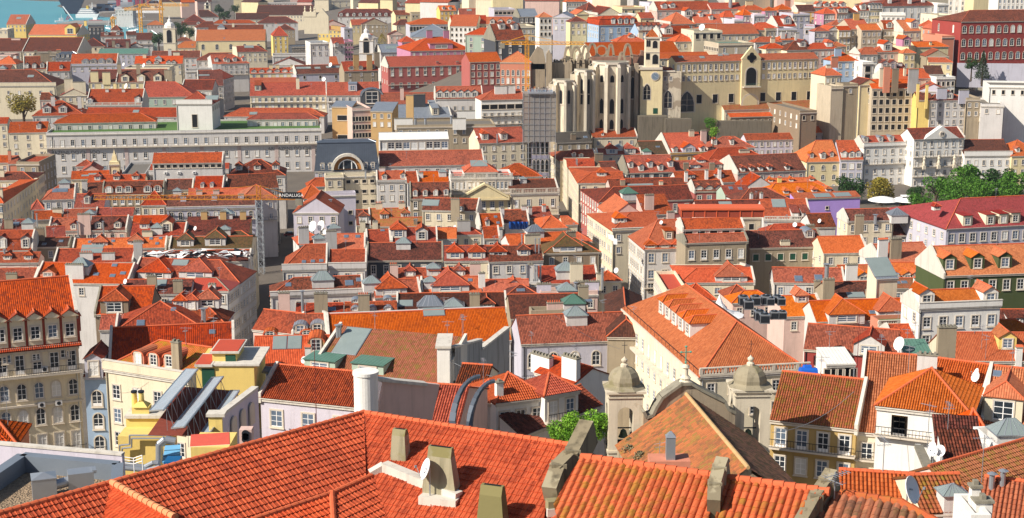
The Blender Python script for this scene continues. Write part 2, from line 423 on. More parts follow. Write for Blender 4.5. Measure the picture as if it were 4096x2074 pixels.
def antenna_mesh(h):
    k = ('ant', h)
    if k not in MISC:
        m = MB(); m.tube((0, 0, -.6), (0, 0, h), .035, .03, 5); z = h*.93
        m.tube((-.7, 0, z), (.9, 0, z), .02, .02, 4)
        for i in range(8): x = -.6+i*.2; m.tube((x, -.32+.015*i, z), (x, .32-.015*i, z), .012, .012, 4)
        z = h*.78; m.tube((0, -.5, z), (0, .5, z), .02, .02, 4)
        for i in range(5): y = -.4+i*.2; m.tube((-.3, y, z), (.3, y, z), .012, .012, 4)
        MISC[k] = m.mesh('antenna', [M_metal])
    return MISC[k]
def dish_mesh(r):
    k = ('dish', r)
    if k not in MISC:
        m = MB(); n = 18; tl = (0, -.95, .3)
        U = (1, 0, 0); N = nrm((0, -.93, .36)); W = cross(N, U); C = (0, -.25, .3+r)
        rings = []
        for q_ in range(4):
            rr = r*q_/3; dd = -.16*r*(1-(q_/3)**2)*1.5
            rings.append([V(V(C, mul(N, dd)), V(mul(U, rr*cos(2*pi*i/n)), mul(W, rr*1.08*sin(2*pi*i/n)))) for i in range(n)])
        for a, b in zip(rings, rings[1:]):
            for i in range(n): j = (i+1) % n; m.poly([a[i], a[j], b[j], b[i]], 0, None, True)
        bk = [V(p, mul(N, -.03)) for p in rings[3]]
        for i in range(n): j = (i+1) % n; m.poly([rings[3][i], rings[3][j], bk[j], bk[i]], 0)
        for i in range(n): j = (i+1) % n; m.poly([V(C, mul(N, -.28*r)), bk[j], bk[i]], 0)
        m.tube((0, 0, -.6), (0, 0, .3+r), .04, .04, 6, 1); m.tube((0, 0, .3+r), C, .04, .04, 6, 1)
        m.tube(V(C, mul(W, -r)), V(C, mul(N, r*.9)), .02, .02, 4, 1); m.box(-.06, .06, C[1]+N[1]*r*.9-.08, C[1]+N[1]*r*.9+.02, C[2]+N[2]*r*.9-.05, C[2]+N[2]*r*.9+.05, 1)
        MISC[k] = m.mesh('dish', [M_white, M_metal])
    return MISC[k]
def lantern_mesh(w, d, glass):
    k = ('lan', w, d, glass)
    if k not in MISC:
        m = MB(); hw, hd = w/2, d/2; zb = .9; zt = zb+.38*w; rl = max(0, (w-d)/2)
        m.box(-hw, hw, -hd, hd, -1.2, zb, 0); e = .15
        c = [(-hw-e, -hd-e, zb), (hw+e, -hd-e, zb), (hw+e, hd+e, zb), (-hw-e, hd+e, zb)]; t0, t1 = (-rl, 0, zt), (rl, 0, zt)
        fs = [[c[0], c[1], t1, t0], [c[1], c[2], t1], [c[2], c[3], t0, t1], [c[3], c[0], t0]]
        if rl == 0: fs[0] = [c[0], c[1], t0]; fs[2] = [c[2], c[3], t0]
        for f in fs:
            m.poly(f, 1)
            n_ = 5
            for i in range(n_+1):
                k2 = i/n_; b_ = V(f[0], mul(sub(f[1], f[0]), k2))
                tp = f[2] if len(f) == 3 else V(f[3], mul(sub(f[2], f[3]), k2))
                m.bar(b_, tp, .015*w+.01, .03, 2)
        for a, b in zip(c, c[1:]+c[:1]): m.bar(a, b, .03*w, .03*w, 2)
        MISC[k] = m.mesh('roof_lantern', [wallm('w'), {'g': M_lant, 'e': roofm('e'), 'z': roofm('g')}[glass], M_metal if glass != 'e' else roofm('e')])
    return MISC[k]
M_lant = m_plain('lantern_glass', '#7f8a88', .15, 0, .6, .15, .6)
def ac_mesh():
    if 'ac' not in MISC:
        m = MB(); m.box(-.45, .45, -.35, 0, 0, .7, 0); m.tube((.0, -.37, .35), (0, -.35, .35), .27, .27, 12, 1)
        m.box(-.4, -.34, -.3, 0, -.12, 0, 1); m.box(.34, .4, -.3, 0, -.12, 0, 1)
        MISC['ac'] = m.mesh('air_conditioner', [M_white, M_iron])
    return MISC['ac']
def skyl_mesh(w, h, sl):
    k = ('sky', w, h, sl)
    if k not in MISC:
        m = MB(); s, c = sin(radians(sl)), cos(radians(sl))
        def P(a, b, n): return (a, b*c-n*s, b*s+n*c)
        for (x0, x1, y0, y1, n1, mi) in ((-w/2, w/2, 0, h, .1, 0), (-w/2-.08, w/2+.08, -.08, h+.08, .06, 1)):
            A = [P(x0, y0, -.1), P(x1, y0, -.1), P(x1, y1, -.1), P(x0, y1, -.1)]; B = [P(x0, y0, n1+.05), P(x1, y0, n1+.05), P(x1, y1, n1+.05), P(x0, y1, n1+.05)]
            m.poly(B, mi)
            for i in range(4): j = (i+1) % 4; m.poly([A[i], A[j], B[j], B[i]], 1)
        MISC[k] = m.mesh('skylight', [M_lant if w > 1.6 else M_glass2, M_metal])
    return MISC[k]
STATS = []
def H(label, a, b, ry, k='g', wall='c', roof='r', ex='', ze=None, sl=28, dp=None, an=None, zg=None, name=None, cat='house', mh=2.7, minz=None, fh=3.3, hi=None, group=None):
    name = name or {'g': 'gabled_house', 'h': 'hip_roofed_house', 'x': 'hip_roofed_house', 'z': 'hip_roofed_house', 'n': 'hip_roofed_house', 'f': 'flat_roofed_house', 's': 'lean_to_house', 'p': 'gable_fronted_house', 'm': 'mansard_house', 'M': 'mansard_house'}[k]
    pa = q(*a)
    if ze is None: ze = zeave(*pa)
    if minz: ze = max(ze, minz)
    A = at(pa[0], pa[1], ze)
    if isinstance(b, tuple):
        pb = q(*b); B = at(pb[0], pb[1], ze); th = atan2(B[1]-A[1], B[0]-A[0]); w = sqrt((B[0]-A[0])**2+(B[1]-A[1])**2); da = math.degrees(th)-AN[0]
        if A[1] > 280 and abs(da) > 12: an = AN[0]+(12 if da > 0 else -12); b = b[0]
    if not isinstance(b, tuple):
        pb = q(b, a[1]); th = radians(AN[0] if an is None else an); ux, uy = cos(th), sin(th); k_ = (pb[0]-512)/F0
        w = (k_*(A[1]*cos(PIT)+(CZ-ze)*sin(PIT))-A[0])/(ux-k_*uy*cos(PIT)); B = (A[0]+w*ux, A[1]+w*uy, ze)
    U = (cos(th), sin(th), 0); W_ = (-sin(th), cos(th), 0)
    s = radians(sl); t = tan(s)
    mhh, mi_ = (mh, 1.0) if k in 'mM' else (0, 0)
    def hit(px, py):        # picture point -> local (u, v, z above eave) on the front roof plane
        if k == 'f': P = at(px, py, ze)
        else:
            P0 = V(A, V(mul(W_, mi_), (0, 0, mhh))); N = V(mul(W_, -sin(s)), (0, 0, cos(s)))
            P = onpl(px, py, P0, N)
        d = sub(P, A); return dot(d, U), dot(d, W_), d[2]
    if isinstance(ry, tuple): pr = q(*ry)
    else: pr = q(0, ry); pr = ((pa[0]+pb[0])/2, pr[1])
    R = hit(*pr)[1]
    while k in 'mM' and R < 3.2 and mhh > .8: mhh *= .8; R = hit(*pr)[1]
    if k == 'f' and A[1] > 600 and name != 'department_store': R = min(R, 17)
    if R < 2.5 or R > 60: R = min(max(R, 3), 22)
    if k in 'gh': pass
    if k == 'f' or k == 's': Dp = R
    elif k in 'np': Dp = dp or max(12.0, w*1.1)
    else: Dp = dp or 2*R
    if k in 'gh' and dp: pass
    cx, cy = A[0]+U[0]*w/2+W_[0]*Dp/2, A[1]+U[1]*w/2+W_[1]*Dp/2
    if zg is None: zg = min(ground(cx, cy), ground(A[0], A[1]), ground(B[0], B[1]))-.5
    zg = min(zg, ze-5); Hh = ze-zg
    near = A[1] < NEAR; split = A[1] < 265
    ro = root(name, (A[0], A[1], zg), th, label, cat, group)
    STATS.append((label, round(w, 1), round(R, 1), round(A[1]), round(ze), round(Hh)))
    o = .3; og = .12
    wm = wallm(wall); rm = roofm(roof); tiled = roof not in 'gkeKWRaqG'
    nearT = near and tiled
    # walls
    m = MB(); m.box(0, w, 0, Dp, 0, Hh-.02, 0, False)
    def gab(u0, u1):
        if k == 'g' : m.extx([(0, Hh-.02), (Dp, Hh-.02), (R, Hh+R*t-.12)], u0, u1, 0)
        if k == 's': m.extx([(0, Hh-.02), (R, Hh-.02), (R, Hh+R*t-.12)], u0, u1, 0)
        if k == 'm': m.extx([(0, Hh-.02), (Dp, Hh-.02), (Dp-mi_, Hh+mhh), (R, Hh+mhh+(R-mi_)*t-.12), (mi_, Hh+mhh)], u0, u1, 0)
    if k in 'gsm': gab(0, w)
    if k == 'p': m.ext([(0, Hh-.02), (w, Hh-.02), (w/2, Hh+w/2*t-.1)], 0, Dp, 0)
    if k == 'f':
        for c in ((0, w, 0, .3), (0, w, Dp-.3, Dp), (0, .3, .3, Dp-.3), (w-.3, w, .3, Dp-.3)): m.box(*c, Hh-.02, Hh+.75, 0)
    m.build('wall', wm, ro)
    # roof
    r = MB(); iL = R if hi is None else hi; iR = iL
    capm = M_cap if tiled else (M_metal if roof in 'gkeW' else M_conc)
    def zf(v): return Hh+min(v, Dp-v if k not in 'sf' else v)*t
    if k in 'gh' or k in ('x', 'z'):
        gl = k in 'gz'; gr = k in 'gx'          # x: hip at the left only, z: hip at the right only
        uL = -og if gl else min(iL, w/2); uR = w+og if gr else w-min(iR, w/2); eL = -og if gl else -o; eR = w+og if gr else w+o
        if k in 'xz':
            if gl: m2 = MB(); m2.extx([(0, Hh-.02), (Dp, Hh-.02), (R, Hh+R*t-.12)], 0, .3); m2.build('gable_wall', wm, ro)
            if gr: m2 = MB(); m2.extx([(0, Hh-.02), (Dp, Hh-.02), (R, Hh+R*t-.12)], w-.3, w); m2.build('gable_wall', wm, ro)
        ze_, zr = Hh-o*t, Hh+R*t; bt = (zr-ze_)/(Dp-R+o)
        slopeface(r, [(eL, -o, ze_), (eR, -o, ze_), (uR, R, zr), (uL, R, zr)], nearT)
        slopeface(r, [(eR, Dp+o, ze_), (eL, Dp+o, ze_), (uL, R, zr), (uR, R, zr)], False)
        if not gl: slopeface(r, [(-o, Dp+o, ze_), (-o, -o, ze_), (uL, R, zr)], nearT); capline(r, (-o, -o, ze_+.05), (uL, R, zr+.05), near)
        if not gr: slopeface(r, [(w+o, -o, ze_), (w+o, Dp+o, ze_), (uR, R, zr)], nearT); capline(r, (w+o, -o, ze_+.05), (uR, R, zr+.05), near)
        capline(r, (uL, R, zr+.06), (uR, R, zr+.06), near)
    elif k in 'np':
        hw = w/2; zr = Hh+hw*t; ze_ = Hh-o*t; f = hw if k == 'n' else -og; bk = Dp-hw if k == 'n' else Dp+og; yf = -o if k == 'n' else -og; yb = Dp+o if k == 'n' else Dp+og
        if bk < f: bk = f = Dp/2
        slopeface(r, [(-o, yb, ze_), (-o, yf, ze_), (hw, f, zr), (hw, bk, zr)] if bk > f else [(-o, yb, ze_), (-o, yf, ze_), (hw, f, zr)], nearT)
        slopeface(r, [(w+o, yf, ze_), (w+o, yb, ze_), (hw, bk, zr), (hw, f, zr)] if bk > f else [(w+o, yf, ze_), (w+o, yb, ze_), (hw, f, zr)], nearT)
        if k == 'n':
            slopeface(r, [(-o, -o, ze_), (w+o, -o, ze_), (hw, f, zr)], nearT); slopeface(r, [(w+o, Dp+o, ze_), (-o, Dp+o, ze_), (hw, bk, zr)], False)
            for s_ in (-o, w+o): capline(r, (s_, -o, ze_+.05), (hw, f, zr+.05), near)
        capline(r, (hw, f, zr+.06), (hw, bk, zr+.06), near)
    elif k == 's':
        slopeface(r, [(-og, -o, Hh-o*t), (w+og, -o, Hh-o*t), (w+og, R, Hh+R*t), (-og, R, Hh+R*t)], nearT)
    elif k == 'f':
        r.poly([(.3, .3, Hh+.02), (w-.3, .3, Hh+.02), (w-.3, Dp-.3, Hh+.02), (.3, Dp-.3, Hh+.02)], 0, [(0, 0), (w, 0), (w, Dp), (0, Dp)])
    elif k in 'mM':
        z1 = Hh+mhh; M4 = k == 'M'; g_ = 0 if not M4 else mi_; e0 = -.1 if M4 else 0
        slopeface(r, [(e0, -.15, Hh), (w-e0, -.15, Hh), (w-g_, mi_, z1), (g_, mi_, z1)], nearT)
        slopeface(r, [(w-e0, Dp+.15, Hh), (e0, Dp+.15, Hh), (g_, Dp-mi_, z1), (w-g_, Dp-mi_, z1)], False)
        if M4:
            slopeface(r, [(-.15, Dp+.1, Hh), (-.15, -.1, Hh), (mi_, mi_, z1), (mi_, Dp-mi_, z1)], nearT)
            slopeface(r, [(w+.15, -.1, Hh), (w+.15, Dp+.1, Hh), (w-mi_, Dp-mi_, z1), (w-mi_, mi_, z1)], nearT)
        uL, uR = (0, w) if not M4 else (min(R, w/2), w-min(R, w/2)); zr = z1+(R-mi_)*t; a0 = .2
        L, R_ = (0, w) if not M4 else (mi_-a0, w-mi_+a0)
        slopeface(r, [(L, mi_-a0, z1-a0*t+.08), (R_, mi_-a0, z1-a0*t+.08), (uR, R, zr+.08), (uL, R, zr+.08)], nearT)
        slopeface(r, [(R_, Dp-mi_+a0, z1-a0*t+.08), (L, Dp-mi_+a0, z1-a0*t+.08), (uL, R, zr+.08), (uR, R, zr+.08)], False)
        if M4:
            slopeface(r, [(L, Dp-mi_+a0, z1-a0*t+.08), (L, mi_-a0, z1-a0*t+.08), (uL, R, zr+.08)], nearT)
            slopeface(r, [(R_, mi_-a0, z1-a0*t+.08), (R_, Dp-mi_+a0, z1-a0*t+.08), (uR, R, zr+.08)], nearT)
            capline(r, (L, mi_-a0, z1), (uL, R, zr+.12), near); capline(r, (R_, mi_-a0, z1), (uR, R, zr+.12), near)
        capline(r, (uL, R, zr+.12), (uR, R, zr+.12), near)
    rf = r.build('roof', [rm, capm], ro)
    # cornice under the eave
    if k != 'f' or True:
        c = MB(); y0 = -.22
        c.box(-.1, w+.1, y0, 0.0, Hh-.62, Hh-.3, 0); c.box(-.18, w+.18, y0-.12, 0.0, Hh-.3, Hh-.18 if k != 'f' else Hh-.1, 0)
        c.build('cornice', M_capw if wall in 'wWcCmlbpP' else M_stone, ro)
    slz = sl if k not in 'mM' else 71
    def zroof(u, v):
        if k == 'f': return Hh
        if k in 'mM': return Hh+mhh+(v-mi_)*t if v > mi_ else Hh+v*mhh/mi_
        if k in 'np': return Hh+min(u, w-u)*t if k == 'p' else Hh+min(u, w-u, max(0, v))*t
        return Hh+(v if v <= R else max(0, 2*R-v))*t
    if 'W ' not in ex and w > 7 and A[1] > 190: ex += ';W %d 2' % max(2, round(w/3.3))
    rs = random.Random(label)
    if A[1] > 250 and Dp > 6 and rs.random() < .75:
        if 'R ' not in ex and pb[0] < 320: ex += ';R %d 3' % max(1, round(Dp/4.5))
        if 'L ' not in ex and pa[0] > 540 and rs.random() < .5: ex += ';L %d 2' % max(1, round(Dp/5))
    if A[1] < 470 and rs.random() < .45 and k not in 'f':
        uu = rs.uniform(.2, .8)*w; link('antenna', antenna_mesh(2.6), ro, (uu, R*.97, (Hh+mhh+R*t*.95) if k not in 'np' else Hh+2), rs.uniform(0, 3))
    if A[1] > 190: m = MB(); uu = w*rs.choice((.02, .98)); m.tube((uu, -.12, 0), (uu, -.12, Hh-.4), .09, .09, 5, 0, False); m.build('drainpipe', rs.choice((M_metal, M_iron, M_conc)), ro)
    for tok in [x.strip() for x in ex.split(';') if x.strip()]:
        f = tok.split(); c = f[0]; pts = [tuple(float(z) for z in p.split(',')) for p in f[1:] if ',' in p]; ar = [p for p in f[1:] if ',' not in p]
        if c in ('W', 'L', 'R'):
            n, rows = int(ar[0]), int(ar[1]); st = ar[2] if len(ar) > 2 else 'c'; h = float(ar[3]) if len(ar) > 3 else (2.2 if st in 'tA' else 1.6); top = float(ar[4]) if len(ar) > 4 else 2.9; ww = float(ar[5]) if len(ar) > 5 else 1.05
            Lw = w if c == 'W' else Dp
            for rr in range(rows):
                z = Hh-top-(h-1.6)*.5-rr*fh
                if z < .5: break
                for i in range(n):
                    u = Lw*(i+.5)/n; st2 = st; h2 = h
                    if len(st) > 1: st2 = st[min(rr, len(st)-1)]; h2 = 2.2 if st2 in 'tA' else h
                    if c == 'W': window(ro, u, 0, z, st2, ww, h2, 0, split)
                    elif c == 'L': window(ro, 0, u, z, st2, ww, h2, -pi/2, split)
                    else: window(ro, w, u, z, st2, ww, h2, pi/2, split)
        elif c == 'B':      # running balcony under window row(s)
            for rr in ar:
                z = Hh-2.95-.3-int(rr)*fh; bm = MB(); bm.box(-.1, w+.1, -.85, 0, z-.18, z, 1); rail(bm, 0, w, -.8, z, 1.0, .35 if A[1] < 300 else .8); bm.build('balcony', [M_iron, M_stone], ro)
        elif c in ('D', 'E'):
            st = ar[0] if c == 'D' else ar[1]; j = 1 if c == 'D' else 2
            dw, dh = float(ar[j]), float(ar[j+1]); rest = ar[j+2:]
            L_ = []
            if c == 'D':
                for p in pts:
                    u, v, z = hit(*q(*p)); L_.append((u, v if k not in 'mM' else .05))
            else:
                n = int(ar[0]); fr = float(rest[0]); rest = rest[1:]
                for i in range(n): L_.append((w*(i+.5)/n, fr*R if k not in 'mM' else .05))
            dwall = rest[0] if rest else 'w'; droof = rest[1] if len(rest) > 1 else roof
            me = dormer_mesh(st, dw, dh, dwall, droof, slz)
            for u, v in L_:
                if k in 'mM': zb = Hh+.35
                else: zb = zroof(u, v)
                do = link('dormer', me, ro, (u, v, zb))
                wh = dh*.72 if st != 'f' else dh*.6
                window(do, 0, -.01, dh*.12, 'c' if st != 'r' else 'c', max(.6, dw*.52), wh, 0, False)
        elif c == 'C':      # chimney: style, w, h, [wall]
            st = int(ar[0]); cw, ch = float(ar[1]), float(ar[2]); wc = ar[3] if len(ar) > 3 else wall
            me = chimney_mesh(cw, min(cw, .7) if st != 2 else cw, ch, wc, st)
            for p in pts:
                u, v, z = hit(*q(*p)); zz = z+Hh
                if v > R: v = R+.5*(v-R) if v < R*3 else R; zz = zroof(min(max(u, .5), w-.5), R)
                link('chimney' if st != 2 else 'flue', me, ro, (u, v, zz))
        elif c in 'SAPG':
            x0 = float(ar[0])
            for p in pts:
                u, v, z = hit(*q(*p)); zz = z+Hh
                if v > R: v = R; zz = zroof(u, R)
                if c == 'S': link('skylight', skyl_mesh(x0, float(ar[1]), sl), ro, (u, v, zz))
                if c == 'A': link('antenna', antenna_mesh(x0), ro, (u, v, zz), random.uniform(0, 3))
                if c == 'P': link('satellite_dish', dish_mesh(round(x0*.58, 2)), ro, (u, v, zz), random.uniform(-1.1, -.5) if len(ar) < 2 else radians(float(ar[1])))
                if c == 'G': link('roof_lantern', lantern_mesh(x0, float(ar[1]) if len(ar) > 1 else x0, ar[2] if len(ar) > 2 else 'g'), ro, (u, v, zz))
        elif c == 'F':      # parapet walls standing proud of the roof at the party lines
            for s_ in ar[0]:
                fm = MB(); hi_ = .42; wd = .38
                if k in 'gxz': prof = [(-.3, Hh-.8), (Dp+.2, Hh-.8), (Dp+.2, Hh+hi_), (R, Hh+R*t+hi_), (-.3, Hh+hi_)]
                elif k in 'm': prof = [(-.3, Hh-.8), (Dp, Hh-.8), (Dp, Hh+hi_), (Dp-mi_, Hh+mhh+hi_), (R, Hh+mhh+(R-mi_)*t+hi_), (mi_, Hh+mhh+hi_), (-.3, Hh+hi_)]
                elif k == 's': prof = [(-.3, Hh-.8), (R+.2, Hh-.8), (R+.2, Hh+R*t+hi_), (-.3, Hh+hi_)]
                else: prof = [(-.3, Hh-.8), (Dp+.2, Hh-.8), (Dp+.2, Hh+1.1), (-.3, Hh+1.1)]
                x0 = -.2 if s_ == 'l' else w-.18
                fm.extx(prof, x0, x0+wd, 0); fm.build('parapet', M_capw if wall not in 'nsk' else M_conc, ro)
        elif c == 'T':      # terrace parapet with balusters along the front
            tm = MB(); hh2 = float(ar[0]) if ar else 1.0
            tm.box(-.15, w+.15, -.35, -.05, Hh-.1, Hh+.25, 0); tm.box(-.15, w+.15, -.38, -.02, Hh+hh2-.15, Hh+hh2, 0)
            n = max(2, int(w/.45))
            for i in range(n+1):
                x = w*i/n
                if i % 8 == 0: tm.box(x-.25, x+.25, -.36, -.04, Hh+.25, Hh+hh2-.15, 0)
                else: tm.box(x-.09, x+.09, -.28, -.12, Hh+.25, Hh+hh2-.15, 0)
            tm.build('balustrade', M_stone if wall not in 'wWm' else M_capw, ro)
        elif c == 'K':      # solid parapet in front of the roof
            tm = MB(); hh2 = float(ar[0]); tm.box(-.2, w+.2, -.4, -.05, Hh-.1, Hh+hh2, 0); tm.box(-.25, w+.25, -.48, .02, Hh+hh2, Hh+hh2+.12, 1)
            tm.build('parapet', [wm, M_capw], ro)
        elif c == 'Q':
            n = int(ar[0])
            for i in range(n):
                link('air_conditioner', ac_mesh(), ro, (random.uniform(.1, .9)*w, 0, Hh-random.choice((3.6, 6.9))))
    ro['dims'] = [w, Dp, Hh, R]; 
    return ro

# ---------------------------------------------------------------- sun, sky, air
EL, AZ = radians(37), radians(210)           # sun direction: low on the left and a little behind the camera
sv = (cos(EL)*cos(AZ), cos(EL)*sin(AZ), sin(EL))
sun_d = D.lights.new('sun', 'SUN'); sun = D.objects.new('sun', sun_d); COL.objects.link(sun)
sun_d.energy = 5.0; sun_d.angle = radians(.5); sun_d.color = (1.0, .93, .82)
import mathutils
sun.rotation_euler = mathutils.Vector(sv).to_track_quat('Z', 'Y').to_euler()
wd = D.worlds.new('World'); SC.world = wd; wd.use_nodes = True
wn_ = wd.node_tree.nodes; sky = wn_.new('ShaderNodeTexSky'); sky.sky_type = 'NISHITA'; sky.sun_disc = False
sky.sun_elevation = EL; sky.sun_rotation = pi/2-AZ; sky.altitude = 50
wd.node_tree.links.new(sky.outputs[0], wn_['Background'].inputs[0]); wn_['Background'].inputs[1].default_value = .075
SC.view_settings.view_transform = 'Standard'; SC.view_settings.look = 'None'; SC.view_settings.exposure = .5; SC.view_settings.gamma = 1
# ---------------------------------------------------------------- ground and water
def make_ground():
    m = MB(); xs = []; x = -1400.0
    while x < 1400: xs.append(x); x += 20 if abs(x) < 450 else 60
    ys = [-60+i*10 for i in range(130)]+[1240+i*60 for i in range(40)]+[4200, 7000, 11000]
    nx = len(xs)
    for y in ys:
        for x in xs: m.v.append((x*(1 if y < 1500 else 1+(y-1500)/2500), y, ground(x, y)))
    for j in range(len(ys)-1):
        for i in range(nx-1):
            m.f.append((j*nx+i, j*nx+i+1, (j+1)*nx+i+1, (j+1)*nx+i)); m.m.append(0); m.sm.append(True); m.u += [(0, 0)]*4
    t = NT('street_ground'); pos = t.n('ShaderNodeNewGeometry').outputs['Position']
    f = t.noise(pos, .15, 5); g = t.noise(pos, 4.0, 3)
    base = t.mix(f, rgb('#56504a'), rgb('#7b7165')); base = t.mix(t.math('MULTIPLY', g, .4), base, rgb('#4a4642'))
    t.L.new(base, t.b.inputs['Base Color']); t.b.inputs['Roughness'].default_value = .95
    o = m.build('ground', t.m); tag(o, kind='structure', label='grey paved ground of streets and squares')
make_ground()
def make_water():
    m = MB(); m.poly([(-9000, 1000, 0), (9000, 1000, 0), (9000, 11500, 0), (-9000, 11500, 0)])
    t = NT('river_water'); pos = t.n('ShaderNodeNewGeometry').outputs['Position']
    mp = t.n('ShaderNodeMapping', {'Vector': pos, 'Scale': (.05, .12, .1)}).outputs[0]
    n1 = t.noise(mp, 1.0, 6, .7); n2 = t.noise(pos, .004, 4)
    t.L.new(t.mix(n2, rgb('#3d8a98'), rgb('#5ba0a8')), t.b.inputs['Base Color'])
    t.L.new(t.n('ShaderNodeBump', {'Height': n1, 'Strength': .5, 'Distance': 2.0}).outputs[0], t.b.inputs['Normal'])
    t.b.inputs['Roughness'].default_value = .35; t.b.inputs['Specular IOR Level'].default_value = .3
    o = m.build('river', t.m); tag(o, kind='structure', label='blue green river water beyond the docks')
make_water()

# ================================================================ middle rows, left part (tile 0,1)
AN[0] = 5
T(0, 1)
H('cream five storey block with scattered small windows left of the long white store', (85,30), (470,22), -75, 'g', 'C', 'r', 'W 3 3;D g 1.8 1.9 390,-5;A 2 200,0')
H('pale narrow house at the left edge beside the cream block', (-160,-60), 70, -120, 'g', 'c', 'r', 'W 3 3')
H('brown hipped corner house with a dark facade along the left street', (-60,505), (328,500), 425, 'h', 'c', 'd', 'W 6 1;R 9 4;C 0 1.5 2 20,470', dp=16)
H('bare grey plaster house with tall flues and small red gables on top', (165,345), (392,345), 268, 'f', 's', 'r', 'R 5 4;B 1', dp=16)
H('pink narrow house with a red chimney at the left edge', (85,340), 165, 265, 'g', 'u', 'r', 'C 0 1 3 100,300')
H('white house with orange roof at the left edge of the middle rows', (-150,330), 85, 262, 'g', 'c', 'r', 'W 3 1')
H('corner house with mottled orange roof at the left edge above the dark street', (-150,735), 28, 640, 'h', 'c', 'l', 'W 4 2;R 12 5;B 1;C 0 1 1.5 10,650', dp=46)
H('low brown roofed house beside the left street with pale dormers', (-150,660), (60,655), 612, 'g', 'w', 'd', 'W 3 2')
# block between the two streets, rows from back to front
H('white roofed art deco store with twin oval gables and seven arched openings', (1500,450), (2290,435), 345, 'g', 'w', 'r', 'W 9 1 a 2.2;K 1.2', sl=22, dp=20)
H('red roofed attic with a strip of small square windows above the art deco store', (1530,335), (2230,325), 235, 'g', 'w', 'r', 'W 11 1 p 1.1 1.9 1.3;Q 5;F r', ze=31.5)
H('red tiled house with low dormers in front of the pale yellow bell turret', (880,530), (1450,520), 455, 'g', 'c', 'r', 'E 3 h 2 1.3 .3;C 0 1.6 1 1350,480', sl=24)
H('wide red roof with a flat yellow skylight box below the long white store', (715,495), (1215,480), 415, 'g', 'c', 'r', 'S 2.5 .8 860,470 930,455', sl=24)
H('small pink attic house with red hip roof near the yellow turret', (770,365), (940,362), 325, 'h', 'p', 'r', 'W 2 1 p')
H('pink gabled end wall with red roof just left of the yellow turret', (820,415), (1010,410), 320, 'p', 'p', 'r', '', dp=9, sl=32)
H('grey terrace with glass canopy between turret and art deco store', (1220,470), (1460,465), 350, 'f', 'g', 'a', 'W 4 1 p')
H('five dormered house with dark red roof and grey cornice band', (1035,650), (1640,640), 520, 'm', 's', 'd', 'D r 2.4 2.2 1085,620 1190,620 1280,618 1475,612 1575,610 w;F lr;W 8 2 t', sl=24)
H('plain brown roofed house right of the five dormers', (1655,600), (1930,595), 500, 'g', 'c', 'd', 'F lr;A 2 1800,540')
H('bright ribbed red roof with two small metal dormers', (1945,615), (2230,612), 470, 'g', 'c', 'r', 'D r 1.2 1.2 2030,580 2125,577 g g;F r', sl=32)
H('dark red roofs meeting at the street corner behind the crane mast', (2300,465), (2858,455), 300, 'h', 'w', 'd', 'R 8 5;E 3 h 2.2 1.6 .35;B 1')
H('dark roof with skylight next to the bright ribbed red roof', (880,635), (1035,630), 530, 'g', 'w', 'd', 'C 0 1.5 2.5 850,600')
H('white corner house with three roof windows in its red hip roof', (430,700), (745,690), 555, 'x', 'w', 'r', 'S 1.5 1.7 550,630 600,628 650,627;W 3 2 t;F r;L 4 2;G 3 3 650,560', dp=16)
H('lower red wing on the street side of the white corner house', (320,800), (435,790), 700, 'h', 'w', 'r', 'W 2 1;L 5 4')
H('small red roof with one gabled wooden dormer and a blue panel', (745,780), (1040,775), 645, 'g', 'l', 'r', 'D g 1.8 2.2 875,745;W 4 1;S 1.6 .9 930,705')
H('tall tawny hip roof house with three windows in a beige wall', (1420,755), (1660,750), 615, 'h', 'c', 'r', 'W 3 1', sl=34)
H('long brown roof with three pot chimneys and white eave', (1675,795), (2560,775), 665, 'g', 'l', 'd', 'C 0 1.6 1.3 1840,715 2150,705 2420,700;W 10 1 a 2.2 3;K .4;B 0', sl=26, dp=15)
H('bright red strip roof with green skylight behind the long brown roof', (1890,660), (2560,645), 610, 'g', 'p', 'o', 'C 0 1.8 1 2000,650 2170,645;G 2.4 2.4 1780,640', sl=26)
H('low red roof behind the wooden dormer near the orange crane jib', (960,865), (1330,860), 810, 'g', 'c', 'r', 'F l')
H('wide red roof left of the triangular glass lantern', (350,900), (615,885), 845, 'g', 'c', 'r', '')
H('middle red roof with a lantern of dark glass', (630,880), (940,875), 825, 'g', 'c', 'r', 'G 3 3 905,870;C 0 2.6 1.5 580,850')
H('brown house at the far left with a tall glazed skylight strip', (10,1005), (230,1000), 905, 'g', 's', 'd', 'S 1.4 1.2 160,960;C 0 2.2 2.2 90,985;G 3 4 290,960', sl=30)
H('orange mottled roof with metal flue and small hooded dormers', (490,1010), (800,1005), 885, 'g', 'p', 'r', 'D g 1.7 1.3 740,1000 550,995;F l;C 2 .4 3 785,1040 375,960;W 5 1', sl=32)
H('brown mottled roof with two hooded dormers right of the wide pale chimney', (900,1005), (1265,1000), 870, 'g', 'p', 'd', 'D g 1.9 1.4 990,990 1180,985;F r;C 0 3.2 4.2 850,1010;C 2 .4 3 1040,1035;W 4 1', sl=32)
H('bright red roof with a beige dormer of four panes', (1330,945), (1665,940), 880, 'g', 'c', 'o', 'W 5 1')
H('dark red roof in shade with a small white dormer and lantern', (1310,1065), (1850,1060), 940, 'g', 'c', 'r', 'D g 3 2.2 1670,1020 C;D s 2.4 1.2 1450,990;G 3 3 1580,1010;C 0 2.6 1.2 1480,1070;F r', sl=30)
H('large ochre house with bare stepped flues and a white awning', (1840,1060), (2490,1050), 870, 's', 'O', 'd', 'W 2 2 t;C 0 1.6 2 2050,900 2240,900 2440,900;G 3.6 3.6 2270,870;P .9 1965,1020', sl=14)
